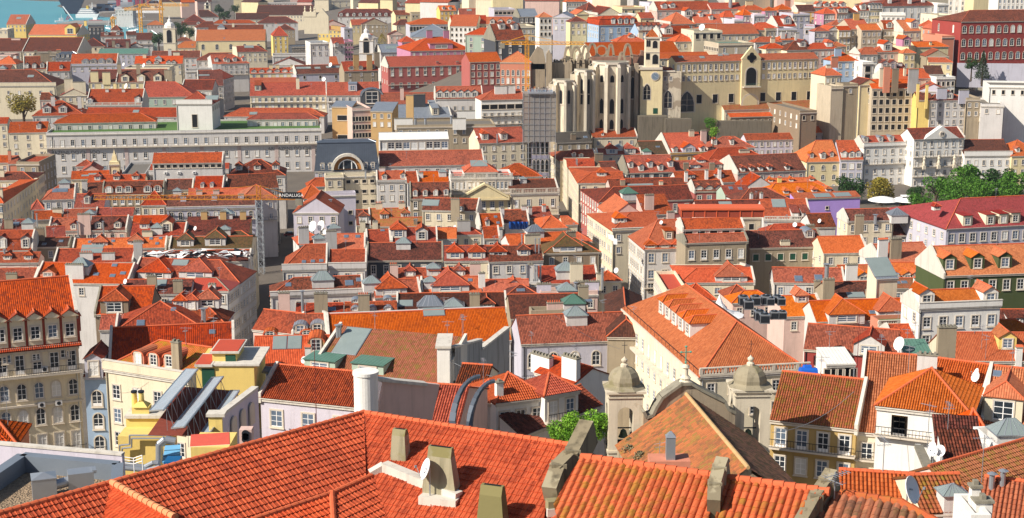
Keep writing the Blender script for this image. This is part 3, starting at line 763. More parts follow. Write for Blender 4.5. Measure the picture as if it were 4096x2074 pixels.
H('brown hip roofs with mossy tiles at the street corner', (2230,1110), (2550,1100), 1015, 'h', 'c', 'v', 'R 5 4;G 2.6 2.6 2260,1030')
H('row of three brown hipped attics behind a scaffold net', (1700,1190), (2520,1180), 1075, 'g', 'c', 'v', 'D h 5 2 2160,1165 w;D h 4 1.7 1860,1170;F l', sl=28, dp=14)
H('pink terracotta roof with two pale hip dormers and tiny roof lights', (735,1195), (1660,1175), 1090, 'g', 'p', 'l', 'D h 3.8 1 1000,1165 1360,1150;S .7 .8 900,1140 1135,1130 1515,1105 1610,1100 1575,1155;F lr', sl=28)
H('red house at the left edge with tall white dormer window', (-40,1210), (325,1205), 1015, 'm', 'c', 'r', 'D g 2.2 2.6 235,1190 0,1195;F r;W 4 2', sl=30)
H('dark attic with brown roof and roof vents beside the red edge house', (320,1170), (690,1165), 1085, 'g', 's', 'n', 'S .9 .8 610,1130 440,1160;F r;C 0 2.4 3 400,1110 n', sl=24)
H('small hut with red gabled lid and round window behind the dark attic', (470,1075), (655,1065), 1000, 'g', 'w', 'r', '', sl=34, dp=6)
H('white tarpaulined worksite house under a scaffold net', (1450,1330), (2500,1310), 1215, 'g', 'w', 'd', 'C 0 1.6 1 1800,1300;F r', sl=14)
H('bright red roof with a white glazed strip and pink chimney boxes', (545,1330), (1330,1320), 1195, 'g', 'w', 'r', 'S 5 3 915,1240;C 3 3 1.5 870,1300 1090,1300;C 0 2 4 1390,1290 g;F lr', sl=28)
H('low red roof at the left edge with a metal flue and tiny dormers', (-40,1330), (380,1325), 1265, 'g', 'p', 'r', 'C 2 .5 2 50,1290;E 2 h 2 1 .3', sl=28)

# ================================================================ middle rows, centre left (tile 1,1)
T(1, 1)
H('house with a sagging brown lean-to roof above the dark street corner', (-260,600), (225,548), 445, 'g', 'w', 'd', 'R 6 5')
H('faded orange roofed house behind the crane mast at the street', (-150,700), (205,640), 548, 'h', 'w', 'l', 'R 7 5;B 1')
H('cream glass fronted restaurant pavilion with a white curved awning roof', (1240,100), (1930,88), 25, 'g', 'w', 'W', 'W 9 1 t 2.6 3.2 2.2', ze=33, fh=4)
H('beige house with two hooded dormers and a steel flue left of the lift tower', (2240,135), (2718,118), -20, 'g', 'c', 'r', 'D h 2.6 2.4 2300,105 2490,103;W 5 4;C 2 .5 3 2420,130;P .7 2215,95;R 5 4', ze=29)
H('long red roof with a white curved gable in the middle behind the balustraded house', (1245,365), (2290,345), 212, 'g', 'w', 'r', 'F r;A 3 1510,300', ze=28)
H('small orange roof with two white dormers over blue scaffolding', (1215,520), (1505,515), 415, 'g', 'w', 'o', 'D g 1.7 1.4 1290,500 1475,490;F lr;C 0 2 1 1265,410;K .3')
H('narrow dark red roof beside the scaffolded orange roof', (1520,530), (1630,527), 422, 'g', 'w', 'r', 'F r')
H('plain pale orange roof with glass lantern next to the balustraded house', (1650,525), (1930,520), 420, 'g', 'w', 'o', 'G 2.4 2.4 1870,450;C 0 1.4 1.4 1655,480')
H('terraced beige apartment block with wall of glass bricks and a metal duct', (885,470), (1205,460), 450, 'f', 'c', 'a', 'W 4 5 p 1 2.6 1.3;C 2 .6 2 1100,470')
H('small beige block with a green roof terrace', (695,480), (880,475), 455, 'f', 'c', 'G', 'W 2 3')
H('hipped red roof at the street edge above the lavender gable', (515,570), (690,565), 485, 'x', 'c', 'r', '')
H('narrow orange roof stepping down to the street with ribbed tiles', (480,690), (700,620), 545, 'h', 'w', 'o', '')
H('lavender plaster gable end with peeling corner and orange ribbed roof', (375,830), (830,830), 640, 'p', 'm', 'o', '', sl=33, dp=13)
H('plain lavender plaster block with small windows and metal ducts', (660,665), (1000,655), 640, 'f', 'm', 'a', 'W 3 2 p 1 6;C 2 .7 2.5 750,790', dp=12)
H('brown attic roof with four round topped dormers over a dark facade', (1550,690), (1950,685), 530, 'g', 's', 'd', 'D r 1.5 2 1600,670 1700,668 1805,664 1910,660;F lr;W 4 2 t', sl=33)
H('brown roofed house with glazed skylight frame and tall mossy chimney', (1670,800), (2215,865), (1945,690), 'g', 'c', 'd', 'S 4.6 2.6 1745,765;C 0 2.4 5 2000,880 s;F r;D r 1.6 1.6 2060,820 s', ze=27)
H('beige back house with three small windows below the glazed skylight', (1675,800), (1885,797), 780, 'f', 'c', 'a', 'W 2 3 c 1.4')
H('orange tiled roof with two green shuttered dormers beside a white gable', (1145,955), (1548,945), 790, 'g', 'c', 'y', 'D h 2.2 2.2 1290,925 1500,915;F lr;C 3 1.8 1.4 1235,790 1465,785', sl=33)
H('small mottled roof with one pointed dormer left of the green shuttered dormers', (1010,955), (1140,952), 805, 'g', 'c', 'd', 'D h 2.6 2.2 1085,945;C 0 1.4 1.4 1070,975 1195,975', sl=33)
H('bright red roof with one tiny dormer left of the blue tarpaulin', (2250,975), (2480,968), 845, 'g', 'w', 'r', 'D g 1.1 1.3 2325,962;S .7 .7 2405,885 2430,945;F lr;C 0 1 1.5 2470,840', sl=33)
H('patched brown roof draped below with a blue tarpaulin', (2490,930), (2735,925), 805, 'g', 'w', 'd', 'F r;C 0 1.5 1 2690,800')
H('low brick red strip roof with dark flues behind the pointed lanterns', (1250,965), (1665,960), 935, 'g', 'n', 'y', 'G 2.4 2.4 1430,1000;C 0 1 1 1600,945')
H('ribbed red roof with dish chimney left of the steel lantern', (1115,1128), (1348,1122), 1005, 'g', 'w', 'r', 'F lr;S .9 .7 1270,1020')
H('red roof with a hipped dormer and a wide gabled dormer with plants', (1365,1125), (1815,1118), 985, 'g', 'w', 'r', 'D h 4 2.2 1430,1085;D g 3 2.4 1665,1108;F lr', sl=30)
H('pale orange roof with crumbling top beside the grey block chimney', (1825,1090), (2010,1088), 985, 'g', 'w', 'l', '')
H('small beige house with hipped red roof under a massive grey chimney', (1960,1050), (2255,1045), 970, 'h', 'c', 'r', 'W 3 1;C 0 3.4 2.6 2085,1015 g;P .7 1998,1000')
H('plain ribbed roof with a small blue framed opening', (2290,1085), (2440,1082), 975, 'g', 'g', 'r', 'F r;W 1 1')
H('vivid orange roof with two round skylights below the twin dishes', (800,1195), (1090,1190), 1045, 'g', 'w', 'o', 'S 1 .9 905,1085 1020,1085;C 0 2.6 4.5 760,1200 g;F r')
H('orange wing with ribbed slope and twin large dishes at the street', (430,1150), (700,1075), (560,1030), 'h', 'w', 'o', 'P 2.2 565,1000;P 2.2 650,1000;P 1 695,1060;C 0 2.6 4 480,1140 w;G 3 3 630,1120;G 3 3 775,1000', sl=22)
T(1, 2)
H('large bright roof with a sharp hip toward the street and three vents', (270,105), (705,97), -145, 'x', 'w', 'r', 'S .8 .8 480,40 570,35 655,30;K 1.2;F r;L 4 4', sl=30)
H('ribbed red roof above a white balustrade of clay bars', (735,90), (1100,85), -95, 'g', 'w', 'r', 'K 1.2;F r', sl=30)
H('weathered brown roof with a steel lantern above six framed attic windows', (1115,8), (1870,0), -165, 'g', 'k', 'd', 'F lr;W 6 1 t 2.4 3.4;G 3.4 2.6 1480,-130', sl=26)
H('ribbed roof with two hipped attics right of the weathered brown roof', (1890,12), (2540,5), -135, 'g', 'c', 'r', 'E 3 h 4 1.6 .12;F r;C 0 1.6 1 2210,-120;W 5 1', sl=28)
H('white house with glazed lantern and three roof windows in a brown roof', (150,365), (1075,330), 180, 'x', 'w', 'd', 'G 4.6 3 670,240;S 1.1 1.1 325,275 1035,225;S 1.6 1.6 937,265;F r;K .8;W 5 1 c 1.6 3.2;L 3 1', sl=27)
H('brown tiled roof of the low house between bright orange roofs', (1420,210), (2170,200), 90, 'g', 'p', 'r', 'C 3 1.8 3 1385,190;C 0 2.4 2.8 2200,170;G 3 3 1780,120;E 3 h 2.4 1.2 .35', sl=26)
H('ribbed gabled attic with an orange ridge and a curved white gutter', (1195,380), (1650,360), 205, 'g', 'p', 'r', 'D h 6.5 1.5 1360,360;F r;G 3.6 3 1160,270', sl=28)
H('orange tiled roof with a broad hipped dormer and white chimney stack', (1670,335), (2260,320), 180, 'g', 'p', 'o', 'G 2.8 2.4 1750,260;D h 8 1.4 1950,325;S .8 .8 2150,225;C 0 1.4 3 2265,280 W;F l', sl=28)
H('plain bright orange roof right of the white chimney stack', (2280,325), (2740,320), 205, 'g', 'w', 'o', 'A 2 2400,260', sl=28)
H('long dark brown roof with a timber lantern and broken skylight', (1415,515), (2510,500), 340, 'g', 'p', 'n', 'S 3.4 1.9 1485,475;G 5 3 1750,500 z;G 4 4 1980,500;C 0 2 3 2195,500 s;F lr;A 3 1770,380;D h 3 1 2320,495', sl=24)
H('low ribbed roof with four round metal vents and pot chimney', (890,545), (1410,535), 430, 'g', 'p', 'r', 'D r 1.6 .7 1000,440 1320,425 995,520 1165,515 1325,515 g g;C 3 2.2 3.4 1085,530 s;C 0 2.6 4 655,545 s', sl=22)
H('red house with a raised crimson box and black bags on its roof', (400,555), (870,545), 445, 'g', 'r', 'r', 'C 2 .6 4.5 470,545;C 0 2.2 3 285,490 p;S 1.4 1.2 760,520', sl=18)
H('small striped roof with a mossy ridge at the left end', (-30,695), (370,740), (230,520), 'g', 'p', 'r', 'F r', sl=34)
H('dark red roof with two round zinc dormers in shade', (385,765), (720,760), 550, 'g', 'l', 'r', 'D r 2.6 1.6 445,740 615,730 g g;D r 2.4 1 140,775 510,765 P o', sl=30)
H('very long bright orange ridge roof behind the skylight house', (740,880), (2555,800), (1660,520), 'g', 'w', 'o', 'S 3.6 2 1790,570;F l;A 3 2080,740', sl=28, dp=24)

# ================================================================ middle rows, centre right (tile 2,1)
AN[0] = 3
T(2, 1)
H('red hip roofs crowding beside the lower lift tower', (-140,475), (295,465), 340, 'h', 'c', 'r', 'D h 2.4 1.6 40,505;R 4 3')
H('dark roofed house with a stone balustrade and four tall windows', (-15,645), (470,632), 500, 'g', 'c', 'n', 'T 1.5;W 4 1 t 2.4 3.9;B 1;F r;G 2 2 110,520;R 6 4', sl=26)
H('white gabled house with a red roof right of the blue grey roofs', (810,78), (1255,68), -12, 'g', 'c', 'r', 'W 4 2 c 1.6 3.2;F r;D g .9 .9 910,60', sl=30)
H('plain slate blue roofed house beside the lift tower street', (445,130), (800,118), 25, 'g', 's', 'K', 'S 1.5 1.2 740,85;C 0 2 2 615,100 n')
H('hipped red roof with two round dormers on the far street corner', (485,310), (850,300), 205, 'x', 'c', 'r', 'D r 1.5 1.6 622,270 695,280 W;F r;L 8 5;C 0 3 4.4 870,370 n', dp=22)
H('red roof with two hipped attics and a zinc lantern', (860,250), (1295,243), 190, 'g', 'c', 'r', 'D h 4 2 1005,245 1185,243;F lr;G 2.6 2.6 1070,190', sl=28)
H('cream gable and stepped chimney house above the shaded street', (555,372), 830, (690,300), 'g', 'c', 'r', 'L 6 6;C 2 .3 2 645,350 655,360', dp=24)
H('low dark roof in shade left of the five dormer roof', (905,405), (1065,400), 320, 'g', 'n', 'd', 'W 2 1')
H('wide red hip roof at the street corner below the shaded gable', (665,532), 1125, (900,425), 'x', 'c', 'r', 'L 10 6;B 1;D h 3 1.2 900,465', dp=34)
H('orange red roof with five pointed dormers above a green facade', (1160,432), (1640,418), 258, 'g', 'k', 'r', 'D g 1.8 1.8 1195,385 1300,415 1390,380 1495,412 1595,375 w;F l;W 5 1 t 1.6 2.6', sl=33)
H('mossy brown roofs of a low house behind the five dormer roof', (1300,245), (1585,240), 115, 'g', 'n', 'v', 'S 1.4 .8 1465,180;G 3 3 1350,240 e')
H('bright red roof with four white dormers over a yellow facade', (1590,248), (1965,235), 30, 'g', 'o', 'o', 'D g 1.9 1.9 1640,235 1915,230;D g 5 1.9 1775,232 m;C 0 2 2 1800,65 c;C 0 2.2 3.6 1920,110 p;F l;W 3 1;K .5', sl=31)
H('red roof with two slim white dormers near the green shrub', (1985,182), (2430,176), 70, 'h', 'p', 'r', 'D g 1.5 2 2040,155 2210,155')
H('broad red lower roof with a pale flat box skylight', (1960,318), (2568,255), (2200,180), 'h', 'p', 'r', 'C 0 4 .8 2330,230 c')
H('lavender two storey house with an orange roof right of the shrub', (2350,105), (2920,92), 38, 'g', 'm', 'r', 'W 9 2 c 1.6 2.6', sl=30)
H('cluster of small red hip roofs with two square flues', (1640,400), (2100,390), 310, 'g', 'n', 'r', 'D h 3.4 1.2 1840,385 2060,380;C 0 1.8 2 1745,400 2005,400 n;D h 3 1 1900,330')
H('large brown roof with tiny orange dormers over a pinkish facade', (2265,432), (2948,402), 248, 'g', 'p', 'd', 'D h 1.6 1.3 2320,420 2410,415 2500,412 2590,407 2768,402;F l;W 7 1', sl=30, dp=19)
H('red roof with three lumpy white chimneys at its left', (1660,535), (2245,520), 415, 'g', 'w', 'r', 'C 0 1 3 1745,520 1950,500 2080,490 W;E 2 h 3 1.2 .4', sl=28)
H('long brown roof with a thin skylight strip behind the hipped brown one', (985,575), (1730,560), 488, 'g', 'p', 'd', 'S 8 .8 1290,562;C 1 1.5 1.4 1110,555 s;C 1 1.2 1.2 1495,560 c')
H('great dark brown hip roof at the street corner with a green glass lantern', (875,725), (1812,695), 568, 'x', 'R', 'd', 'L 8 3 t;W 8 1 t 2.4 3.4;G 4.6 4.6 1165,660 e', sl=30, dp=24)
H('brown roof with three pointed dormers between white firewalls', (1832,615), (2130,608), 508, 'g', 'R', 'd', 'W 3 1 t 2.2 3.4 1.3;E 3 g 2.6 .6 .1;F lr', sl=28)
H('red ribbed roof with two tilted roof windows at the right centre', (2140,650), (2395,640), 558, 'g', 'e', 'r', 'S 1.1 1.2 2200,600 2295,605;A 3 2300,600')
H('white gable with red slopes behind the tilted roof windows', (2330,585), (2640,578), 495, 'p', 'w', 'r', '', dp=10, sl=34)
H('brown hip roof behind a cream plaster wall and twin posts', (2280,720), (2790,700), 585, 'h', 'w', 'd', 'C 0 .8 2 2400,710 2500,705 w')
H('long low red roof with a glass strip above the orange scaffold shed', (1850,780), (2700,768), 722, 'g', 'p', 'd', 'S 3.6 2.4 2150,775', sl=26)
H('pink gable house with one orange slope and mansard edge on the street', (990,870), (1330,860), (1160,665), 'p', 'p', 'o', 'L 7 6;B 1', dp=16, sl=36)
H('pink gabled house with an inner slope beside the lumpy chimney', (1330,850), (1610,840), (1470,645), 's', 'p', 'r', 'C 0 2.6 4 1375,800 p', sl=26)
H('orange roofed house with laundry hanging on its street face', (1010,1010), (1500,990), (1250,830), 'x', 'c', 'o', 'L 12 6;C 0 2 2.2 1590,910 p;K .4;D h 3.4 1.2 1090,930', dp=26, sl=26)
H('corner mansard with three white attic windows in red panels', (1330,1195), (1745,1182), 905, 'x', 'w', 'o', 'W 3 1 c 2.2 3.2 1.4;W 3 2 c 2.0 7.3 1.4;L 9 1 c 2.2 3.2;L 9 4 t 2.2 7;E 3 h 3 .7 .03;D f 2.2 2.2 1575,1100 s;B 2;F r;P .8 1500,960', sl=33)
H('upper ribbed roof with five slot windows on the double roofed house', (1715,995), (2330,980), 888, 'g', 'p', 'r', 'W 5 1 p .8 1.8 1.8;F lr', ze=31.5, sl=28)
H('lower ribbed roof above five pedimented attic windows', (1742,1132), (2362,1112), 1045, 'g', 's', 'r', 'W 5 1 t 2.2 4 1.3;W 5 1 t 2.2 7.6 1.3;B 1;F lr;A 3 1880,1120', ze=29.2, sl=28, dp=8)
H('green and brown mossy hip roof of the scaffolded old house', (330,1235), (880,1222), 1090, 'h', 'n', 'v', 'D h 7 1.4 560,1225;A 2 700,1180', sl=26)
H('red roof with two mossy chimneys and zinc lantern left of the mossy hip', (-20,1170), (640,1130), (310,1035), 'g', 'w', 'o', 'C 0 4 2.6 205,1160 c;C 0 2.4 2.6 590,1130 s;G 4.2 3 225,1050 z;A 2 90,1100', sl=26)
H('long red hip roof along the street behind the mossy chimneys', (560,1120), (795,1115), 1030, 'z', 'c', 'o', 'R 8 4;B 1')
H('star shaped red hip roofs at the street left of the shaded facade', (295,985), (545,978), 860, 'h', 'c', 'o', 'W 2 1 p;A 2 320,930', sl=30, dp=14)
H('second hip of the star shaped red roofs running to the street', (510,950), (655,945), 868, 'z', 'c', 'o', 'R 5 5')
H('dark red sloping roof behind the star shaped hips', (190,880), (400,870), 775, 'g', 'w', 'r', 'C 1 1 1.6 320,820 w;C 0 1 2 180,850')
H('dark patched roof with masts at the bottom of the middle rows', (-230,1320), (310,1305), 1165, 'g', 'w', 'd', 'C 2 .3 3.5 100,1200 235,1240 270,1240;D h 3 1.4 120,1260')
# ================================================================ middle rows, right (tile 3,1)
T(3, 1)
H('yellow corner house with a bright orange mansard roof on the square', (390,322), (722,315), 108, 'x', 'y', 'O', 'W 3 3 a 1.8 3.2 1.3;L 7 2 a;D g 1.7 1.7 440,285 640,275 R O;D g 2 2.2 555,295 w O', sl=35, ze=18.4, fh=3.7, zg=4)
H('grey narrow front of the square with two pale dormers', (728,298), (955,298), 110, 'g', 'l', 'r', 'W 3 3 c 2 3.4 1.5;D g 2.2 2 765,280 840,282 905,278 w', sl=33, ze=19.3, fh=3.7, zg=4)
H('long white front of the square with four grey arched dormers', (962,168), (1458,152), 60, 'g', 'W', 'o', 'D r 1.9 2.2 985,130 1135,125 1243,120 1397,120 g g;K 1.2;W 6 5 t 1.9 3.2;B 1;F lr;L 1 1', sl=33, ze=24, fh=3.7, zg=4)
H('pedimented white front of the square with statues and a crest', (1466,95), (1972,78), -20, 'g', 'W', 'd', 'W 7 6 t 2.2 3;B 1 2 3;F r;L 3 3', sl=30, ze=27, fh=3.7, zg=4)
H('white front of the square with a dark mottled roof and pierced parapet', (1974,262), (2445,258), 100, 'g', 'W', 'n', 'K 1.6;W 6 4 c 1.8 3.6', ze=20.5, fh=3.7, zg=4)
H('yellow house at the right end of the square front', (2446,262), (2760,255), 100, 'h', 'y', 'O', 'W 4 3 c 1.8 3.4;D g 1.6 1.4 2510,225', ze=20.5, fh=3.7, zg=4)
H('orange hip roof with a yellow vent pot behind the purple house', (-60,560), (560,548), 485, 'h', 'c', 'O', 'C 1 1.2 1.6 115,535 Y;E 3 h 1.5 .8 .5')
H('wide orange roof with four tiny hip dormers left of the purple house', (-20,665), (690,625), (330,530), 'h', 'c', 'O', 'E 5 h 1.7 .9 .12;P 1 20,690;P 1 70,675;A 3 395,590', sl=27)
H('purple walled house with an orange roof and two pyramid skylights', (268,690), (925,668), 622, 's', 'v', 'O', 'S 5 2.6 560,680;S 5 2.6 760,672;W 1 1 p .8 4 .8', sl=15)
H('red ribbed roof with glazed frame and two dormers behind the balustrade', (-40,905), (430,905), 700, 'g', 'w', 'r', 'D s 2 1.9 275,900 375,900;S 3.6 3.4 115,780;F r;T 1', sl=30)
H('shaded brown roof between balustrade house and cream gable', (440,975), (680,970), 840, 'g', 'w', 'd', 'P .9 520,945')
H('cream gable wall with a brown roof and zinc capped lantern tower', (800,910), (1260,900), 795, 'g', 'c', 'd', 'G 4.4 4.4 1290,880 z;F l;C 2 .8 1.6 1075,915;C 0 2.2 4.5 910,1040 s;L 2 2', ze=30, sl=28)
H('dark red roof wing of the cream gable house', (1150,920), (1500,910), 865, 'g', 'c', 'r', 'S 2 2 1340,880')
H('long brown roof with pedimented dormer windows in a dark facade', (1048,1062), (1765,1042), 918, 'g', 'k', 'd', 'F l;W 6 1 t 2 3.2 1.3;L 2 2', sl=28, dp=20)
H('brown roof with one arched metal dormer and teal shutters below', (-180,1182), (558,1165), 1010, 'g', 's', 'd', 'D r 2.4 2 420,1085 g g;W 6 1 g 1.6 3.4 1.4;F r;C 0 2.4 .9 170,1155 c;A 3 -95,1090', sl=27)
H('small red hip roofs behind the arched metal dormer', (-20,1035), (480,1020), 975, 'h', 'p', 'r', 'C 0 2.4 1 420,1000 n;P 1 270,985')
H('vivid orange ribbed roof with a slanting shadow beside the cream wall', (560,1235), (1000,1225), 1068, 'g', 'c', 'O', 'F r', sl=28)
H('orange roof with rows of vents behind the square dark chimney', (1140,1330), (1660,1305), 1135, 'g', 'w', 'O', 'F l;C 0 2.8 4.6 1275,1290 s;C 1 2.4 4.4 1145,1290 W', sl=28)
H('grey palace with weedy mansard and crimson roof beside the trees', (1790,990), (2750,940), (2200,680), 'x', 'l', 'm', 'W 9 3 c 2 3.4 1.4;L 8 2;D f 2.6 2.6 2000,965 2230,955 2360,945 2480,935 C;D h 1.8 .8 1700,800', ze=31, sl=33, dp=30)
H('shed of maroon sheets with pink gable left of the orange dormer roof', (1690,1160), (1960,1150), 1095, 'g', 'p', 'm', '')

# ================================================================ lower rows, left (tile 0,2)
AN[0] = 5
T(0, 2)
AH = H('large cream apartment house at the left edge with iron balconies', (-110,612), (765,535), (400,195), 'g', 'C', 'r', 'F r', ze=50, zg=28, sl=33, name='apartment_house')
BH = H('narrow blue grey house with a shaded dark red roof beside the cream apartments', (845,1165), (1075,1160), (1500,1000), 'g', 'b', 'r', 'D g 2.4 2.8 945,1190 l;W 1 4 A 2.2 4.2 1.3', ze=41, zg=28, sl=30)
H('very long dark red ribbed roof lying in the shadow of the cream gable', (1100,1050), (2345,990), (1650,668), 'g', 'w', 'r', 'F lr;A 3 2150,780;S .7 .7 2130,750', ze=42, sl=31)
H('peach coloured house with a weathered concrete parapet and three round clay dormers', (1055,1085), (1890,1215), (1650,822), 'x', 'c', 'y', 'D r 1.9 2 1390,1065 1545,1080 1700,1095 u l;K 1.1;W 4 4 c 1.9 4 1.2;C 0 1.2 3.6 1780,1100 s;L 4 3', ze=44, zg=27, sl=31)
H('orange roofed house with a glass pyramid and white slab chimney', (350,225), (1278,240), 40, 'g', 'w', 'o', 'G 4.6 3.6 815,100;C 0 4 3 755,190 w;S 1.1 .8 450,140 960,165 1125,180 1230,155 1145,75;F lr;D g 3.4 .9 480,175 u;W 3 1', sl=30)
H('low red roof at the left edge beneath an old mossy slab', (-40,205), (350,200), 95, 'g', 'w', 'r', 'C 0 2.4 1.2 120,200 s;F r', sl=24)
H('ribbed roof with two great hipped attics beside the scaffolded street', (1320,205), (2400,255), (1800,0), 'z', 'w', 'r', 'D h 7.5 1.5 1550,195;D h 7.5 1.5 1960,190;W 8 1;R 6 5;B 1;F l;S 3.4 1.8 1800,65', sl=30)
H('brown tiled roof with leaning dish and crumbly brick flues', (1215,345), (1905,338), 205, 'g', 'w', 'd', 'P .9 1265,260;C 0 2 3.2 1530,320 s;C 0 2 2.4 1790,330 s;C 3 3.4 3.4 1500,440 p;S 2.2 2 1610,270', sl=28)
H('crimson sheet metal roof folding down to the shaded street', (1915,300), (2290,400), (2150,190), 'z', 'w', 'R', 'C 0 1.6 1.2 2130,310;R 5 4', sl=24)
H('dark ribbed roof with one weathered hipped attic window', (955,545), (1500,538), 275, 'g', 'n', 'r', 'D h 5.4 2.6 1150,545 n;F l', sl=32)
H('huddle of small hip dormers and white windows above the street', (1690,640), (2250,640), 440, 'z', 'w', 'r', 'D h 2.6 2 1810,515 1920,510;D h 4.4 1.6 2080,480;C 2 .9 3 2045,650;R 5 4;A 2 2110,560', sl=32)
H('orange ribbed roof with a mossy firewall left of the great hip', (1000,700), (1165,695), 560, 'g', 'w', 'r', 'F r', sl=30)
H('great hip roof with lit left slope and shaded right slope', (1180,705), (2010,672), (1560,425), 'h', 'w', 'r', 'S 1.3 1.5 1410,675;S .8 .8 1740,520', sl=31, hi=14)
T(1, 2)
H('vivid orange tiled roof with two dark roof windows and a round dormer', (-30,1065), (725,1050), 772, 'g', 'c', 'o', 'S 2 2.6 235,905 385,900;D r 2.6 2.4 605,935 O o;C 1 .9 2.4 525,1040 W;P .9 490,1060', sl=33)
H('dark red ribbed roof over a diamond tiled lavender wall with three windows', (45,1372), (1000,1470), (500,1085), 'g', 'm', 'r', 'W 3 2 c 2 3.4 1.5;F l;S .9 .9 100,1140', ze=47, sl=30)
H('skylight house with a mottled orange roof behind white coping', (560,1110), (1850,1245), (1600,735), 's', 'w', 'y', 'S 3.4 5.4 880,955;D f 4.4 1.3 640,1110 1120,1150 e e;F lr;A 3 1920,840;A 3 2080,760;C 2 .5 1.6 820,780 840,775', ze=46, sl=24)
AN[0] = 3
T(2, 2)
H('blue grey house with five tall attic windows and a long iron balcony', (95,842), (1372,792), 545, 'g', 'l', 'r', 'W 6 1 a 2.4 3.9 1.3;W 6 2 t 2.3 8.2 1.3;B 1;G 3.6 3 635,600;A 3 195,900;F r', ze=34, sl=30)
H('dark brown hip running back toward the street behind the blue grey house', (960,770), (1345,775), (1150,640), 'n', 's', 'n', 'R 6 5', ze=35.5, sl=33, dp=30)
H('red roof with zinc lantern and chimney with carved figures', (275,238), (860,228), 70, 'g', 'w', 'r', 'G 4.6 4 540,140;C 0 2.8 4 645,225 c;F r;A 2 450,200', sl=28)
H('low white penthouse carrying a cluster of telephone masts', (95,265), (285,262), 245, 'f', 'w', 'a', 'W 2 1 p 1 1.2 1.6;C 2 .4 4 150,240 230,240 250,245 285,240;C 0 1.2 4 185,235 w;A 3 100,240')
H('small hip roof with beige wall and dish at the street corner', (860,215), (1095,208), 115, 'h', 'c', 'r', 'C 2 .6 4 905,270;P 1 1050,150;W 2 1;R 3 5;C 0 1.4 2.6 880,260 c')
H('orange end of a roof with a tiny gable at the left of the masts', (-30,300), (95,298), 195, 'g', 'w', 'o', 'D g 2.4 1.2 20,295')
H('brown hip roof with a blue roof window in front of the masts', (-60,370), (275,362), 258, 'h', 'w', 'd', 'S 1.6 .8 90,325', sl=26)
H('weathered concrete firewall with two chimneys and mossy crown', (190,560), (520,552), 525, 'f', 's', 'a', 'C 3 2.8 1.6 430,530 p', ze=36)
H('flat roof with pink boxes and a glass pyramid skylight', (285,360), (860,350), 310, 'f', 'p', 'a', 'G 4 4 545,340;C 0 3 2 320,345 m;C 0 3 2.4 700,340 s;C 0 3 2.4 800,340 m;C 2 .7 2.4 640,345')
H('brown roof and green capped turret left of the dark brown hip', (-10,590), (760,575), 350, 'g', 's', 'n', 'G 4.2 4 615,470 e;S 1.4 .8 765,430;C 0 2 2.5 715,400 s', sl=22)
H('pale corner house with white balconies facing the narrow street', (1545,345), (1765,343), 150, 'f', 'C', 'q', 'L 12 5 t;W 2 1')
H('ribbed orange hip roof with a beige attic wall above the white tents', (1695,228), (2430,225), 88, 'x', 'C', 'o', 'L 6 4 t;W 3 1 c 1.3;D h 7 1.2 2200,225;F r;L 6 4', sl=29, dp=18)
H('lower hip roof in front of the beige attic wall', (1725,412), (2045,405), 240, 'h', 'C', 'o', 'L 6 4 t;W 3 1', sl=30)
H('small hip roof with a pink dormer face right of the white tents', (2165,388), (2425,380), 252, 'h', 'p', 'r', 'W 2 1;L 2 1', sl=30)
H('bright orange hip slope in front of the fans of the air plant', (2215,432), (2640,420), 340, 'h', 'p', 'O', 'W 3 1', sl=28)
HB = H('broad orange hip roof with five shed dormers on its lit left side', (1890,1170), (2975,1108), (2350,715), 'n', 'C', 'O', 'L 12 1 t 2 4.2;L 12 4 c 1.6 7.4;T 1.2', ze=38.5, sl=34, dp=42)
AN[0] = 3
T(3, 2)
H('plain mottled red roof with two tilted white roof hatches', (60,225), (765,235), 88, 'g', 'w', 'r', 'F r;S 1.6 1.8 310,225 510,215;C 0 1.4 2.4 490,330 s', sl=28)
H('orange roof with two hooded dormers left of the solar lantern', (760,215), (1140,205), 58, 'g', 'w', 'O', 'D g 3 1 960,215 1060,210;C 0 2.6 6.5 825,350 W;P 1.4 790,270', sl=28)
H('cream lantern house with a slanted solar panel lid', (1090,190), (1300,180), 15, 's', 'c', 'g', 'S 4.6 5.4 1185,175', ze=36, sl=30)
H('orange roof with five little hooded dormers below the green house', (1225,205), (1720,205), 35, 'g', 'c', 'O', 'D g 2.2 1 1275,205 1400,200 1480,200 1590,190', sl=28)
H('dark green house with white window frames and three green dormers', (1765,158), (2750,125), (2200,-144), 'g', 'G', 'O', 'W 7 1 c 2 3.2 1.3;D g 2.8 2.4 1820,110 2100,100 2375,90 G O;F l', ze=36, sl=33)
H('brown shaded roof with a globe lamp and glazed shaft', (600,385), (1250,372), 225, 'g', 's', 'd', 'C 0 2.4 4.6 600,420 s;C 2 .9 6 580,330;C 2 .9 4 1270,330;S 3.6 1.6 890,385;C 0 2.4 1.4 1035,380 s', sl=26)
H('mottled roof with four roof windows and a white curved vent', (1240,285), (1640,280), 215, 'g', 'w', 'y', 'S 1.2 .8 1300,250 1370,245;C 1 1.2 1.8 1485,275 W', sl=24)
H('small white gable with orange lid in front of the green house', (1580,300), (1890,300), (1700,200), 'p', 'W', 'O', '', sl=26, dp=7)
H('white house with two white dormers and a bright orange roof', (1520,490), (2330,458), 300, 'g', 'W', 'O', 'W 5 2 t 2 3.6 1.3;D g 2.8 2.2 1590,468 2230,448 W O;K .9;F l;L 2 2', ze=37, sl=30)
H('orange ribbed roof with a tiny hip dormer over a pink wall', (165,568), (562,552), 362, 'g', 'p', 'O', 'D h 2.8 1.4 340,430;W 2 1;F r', sl=29)
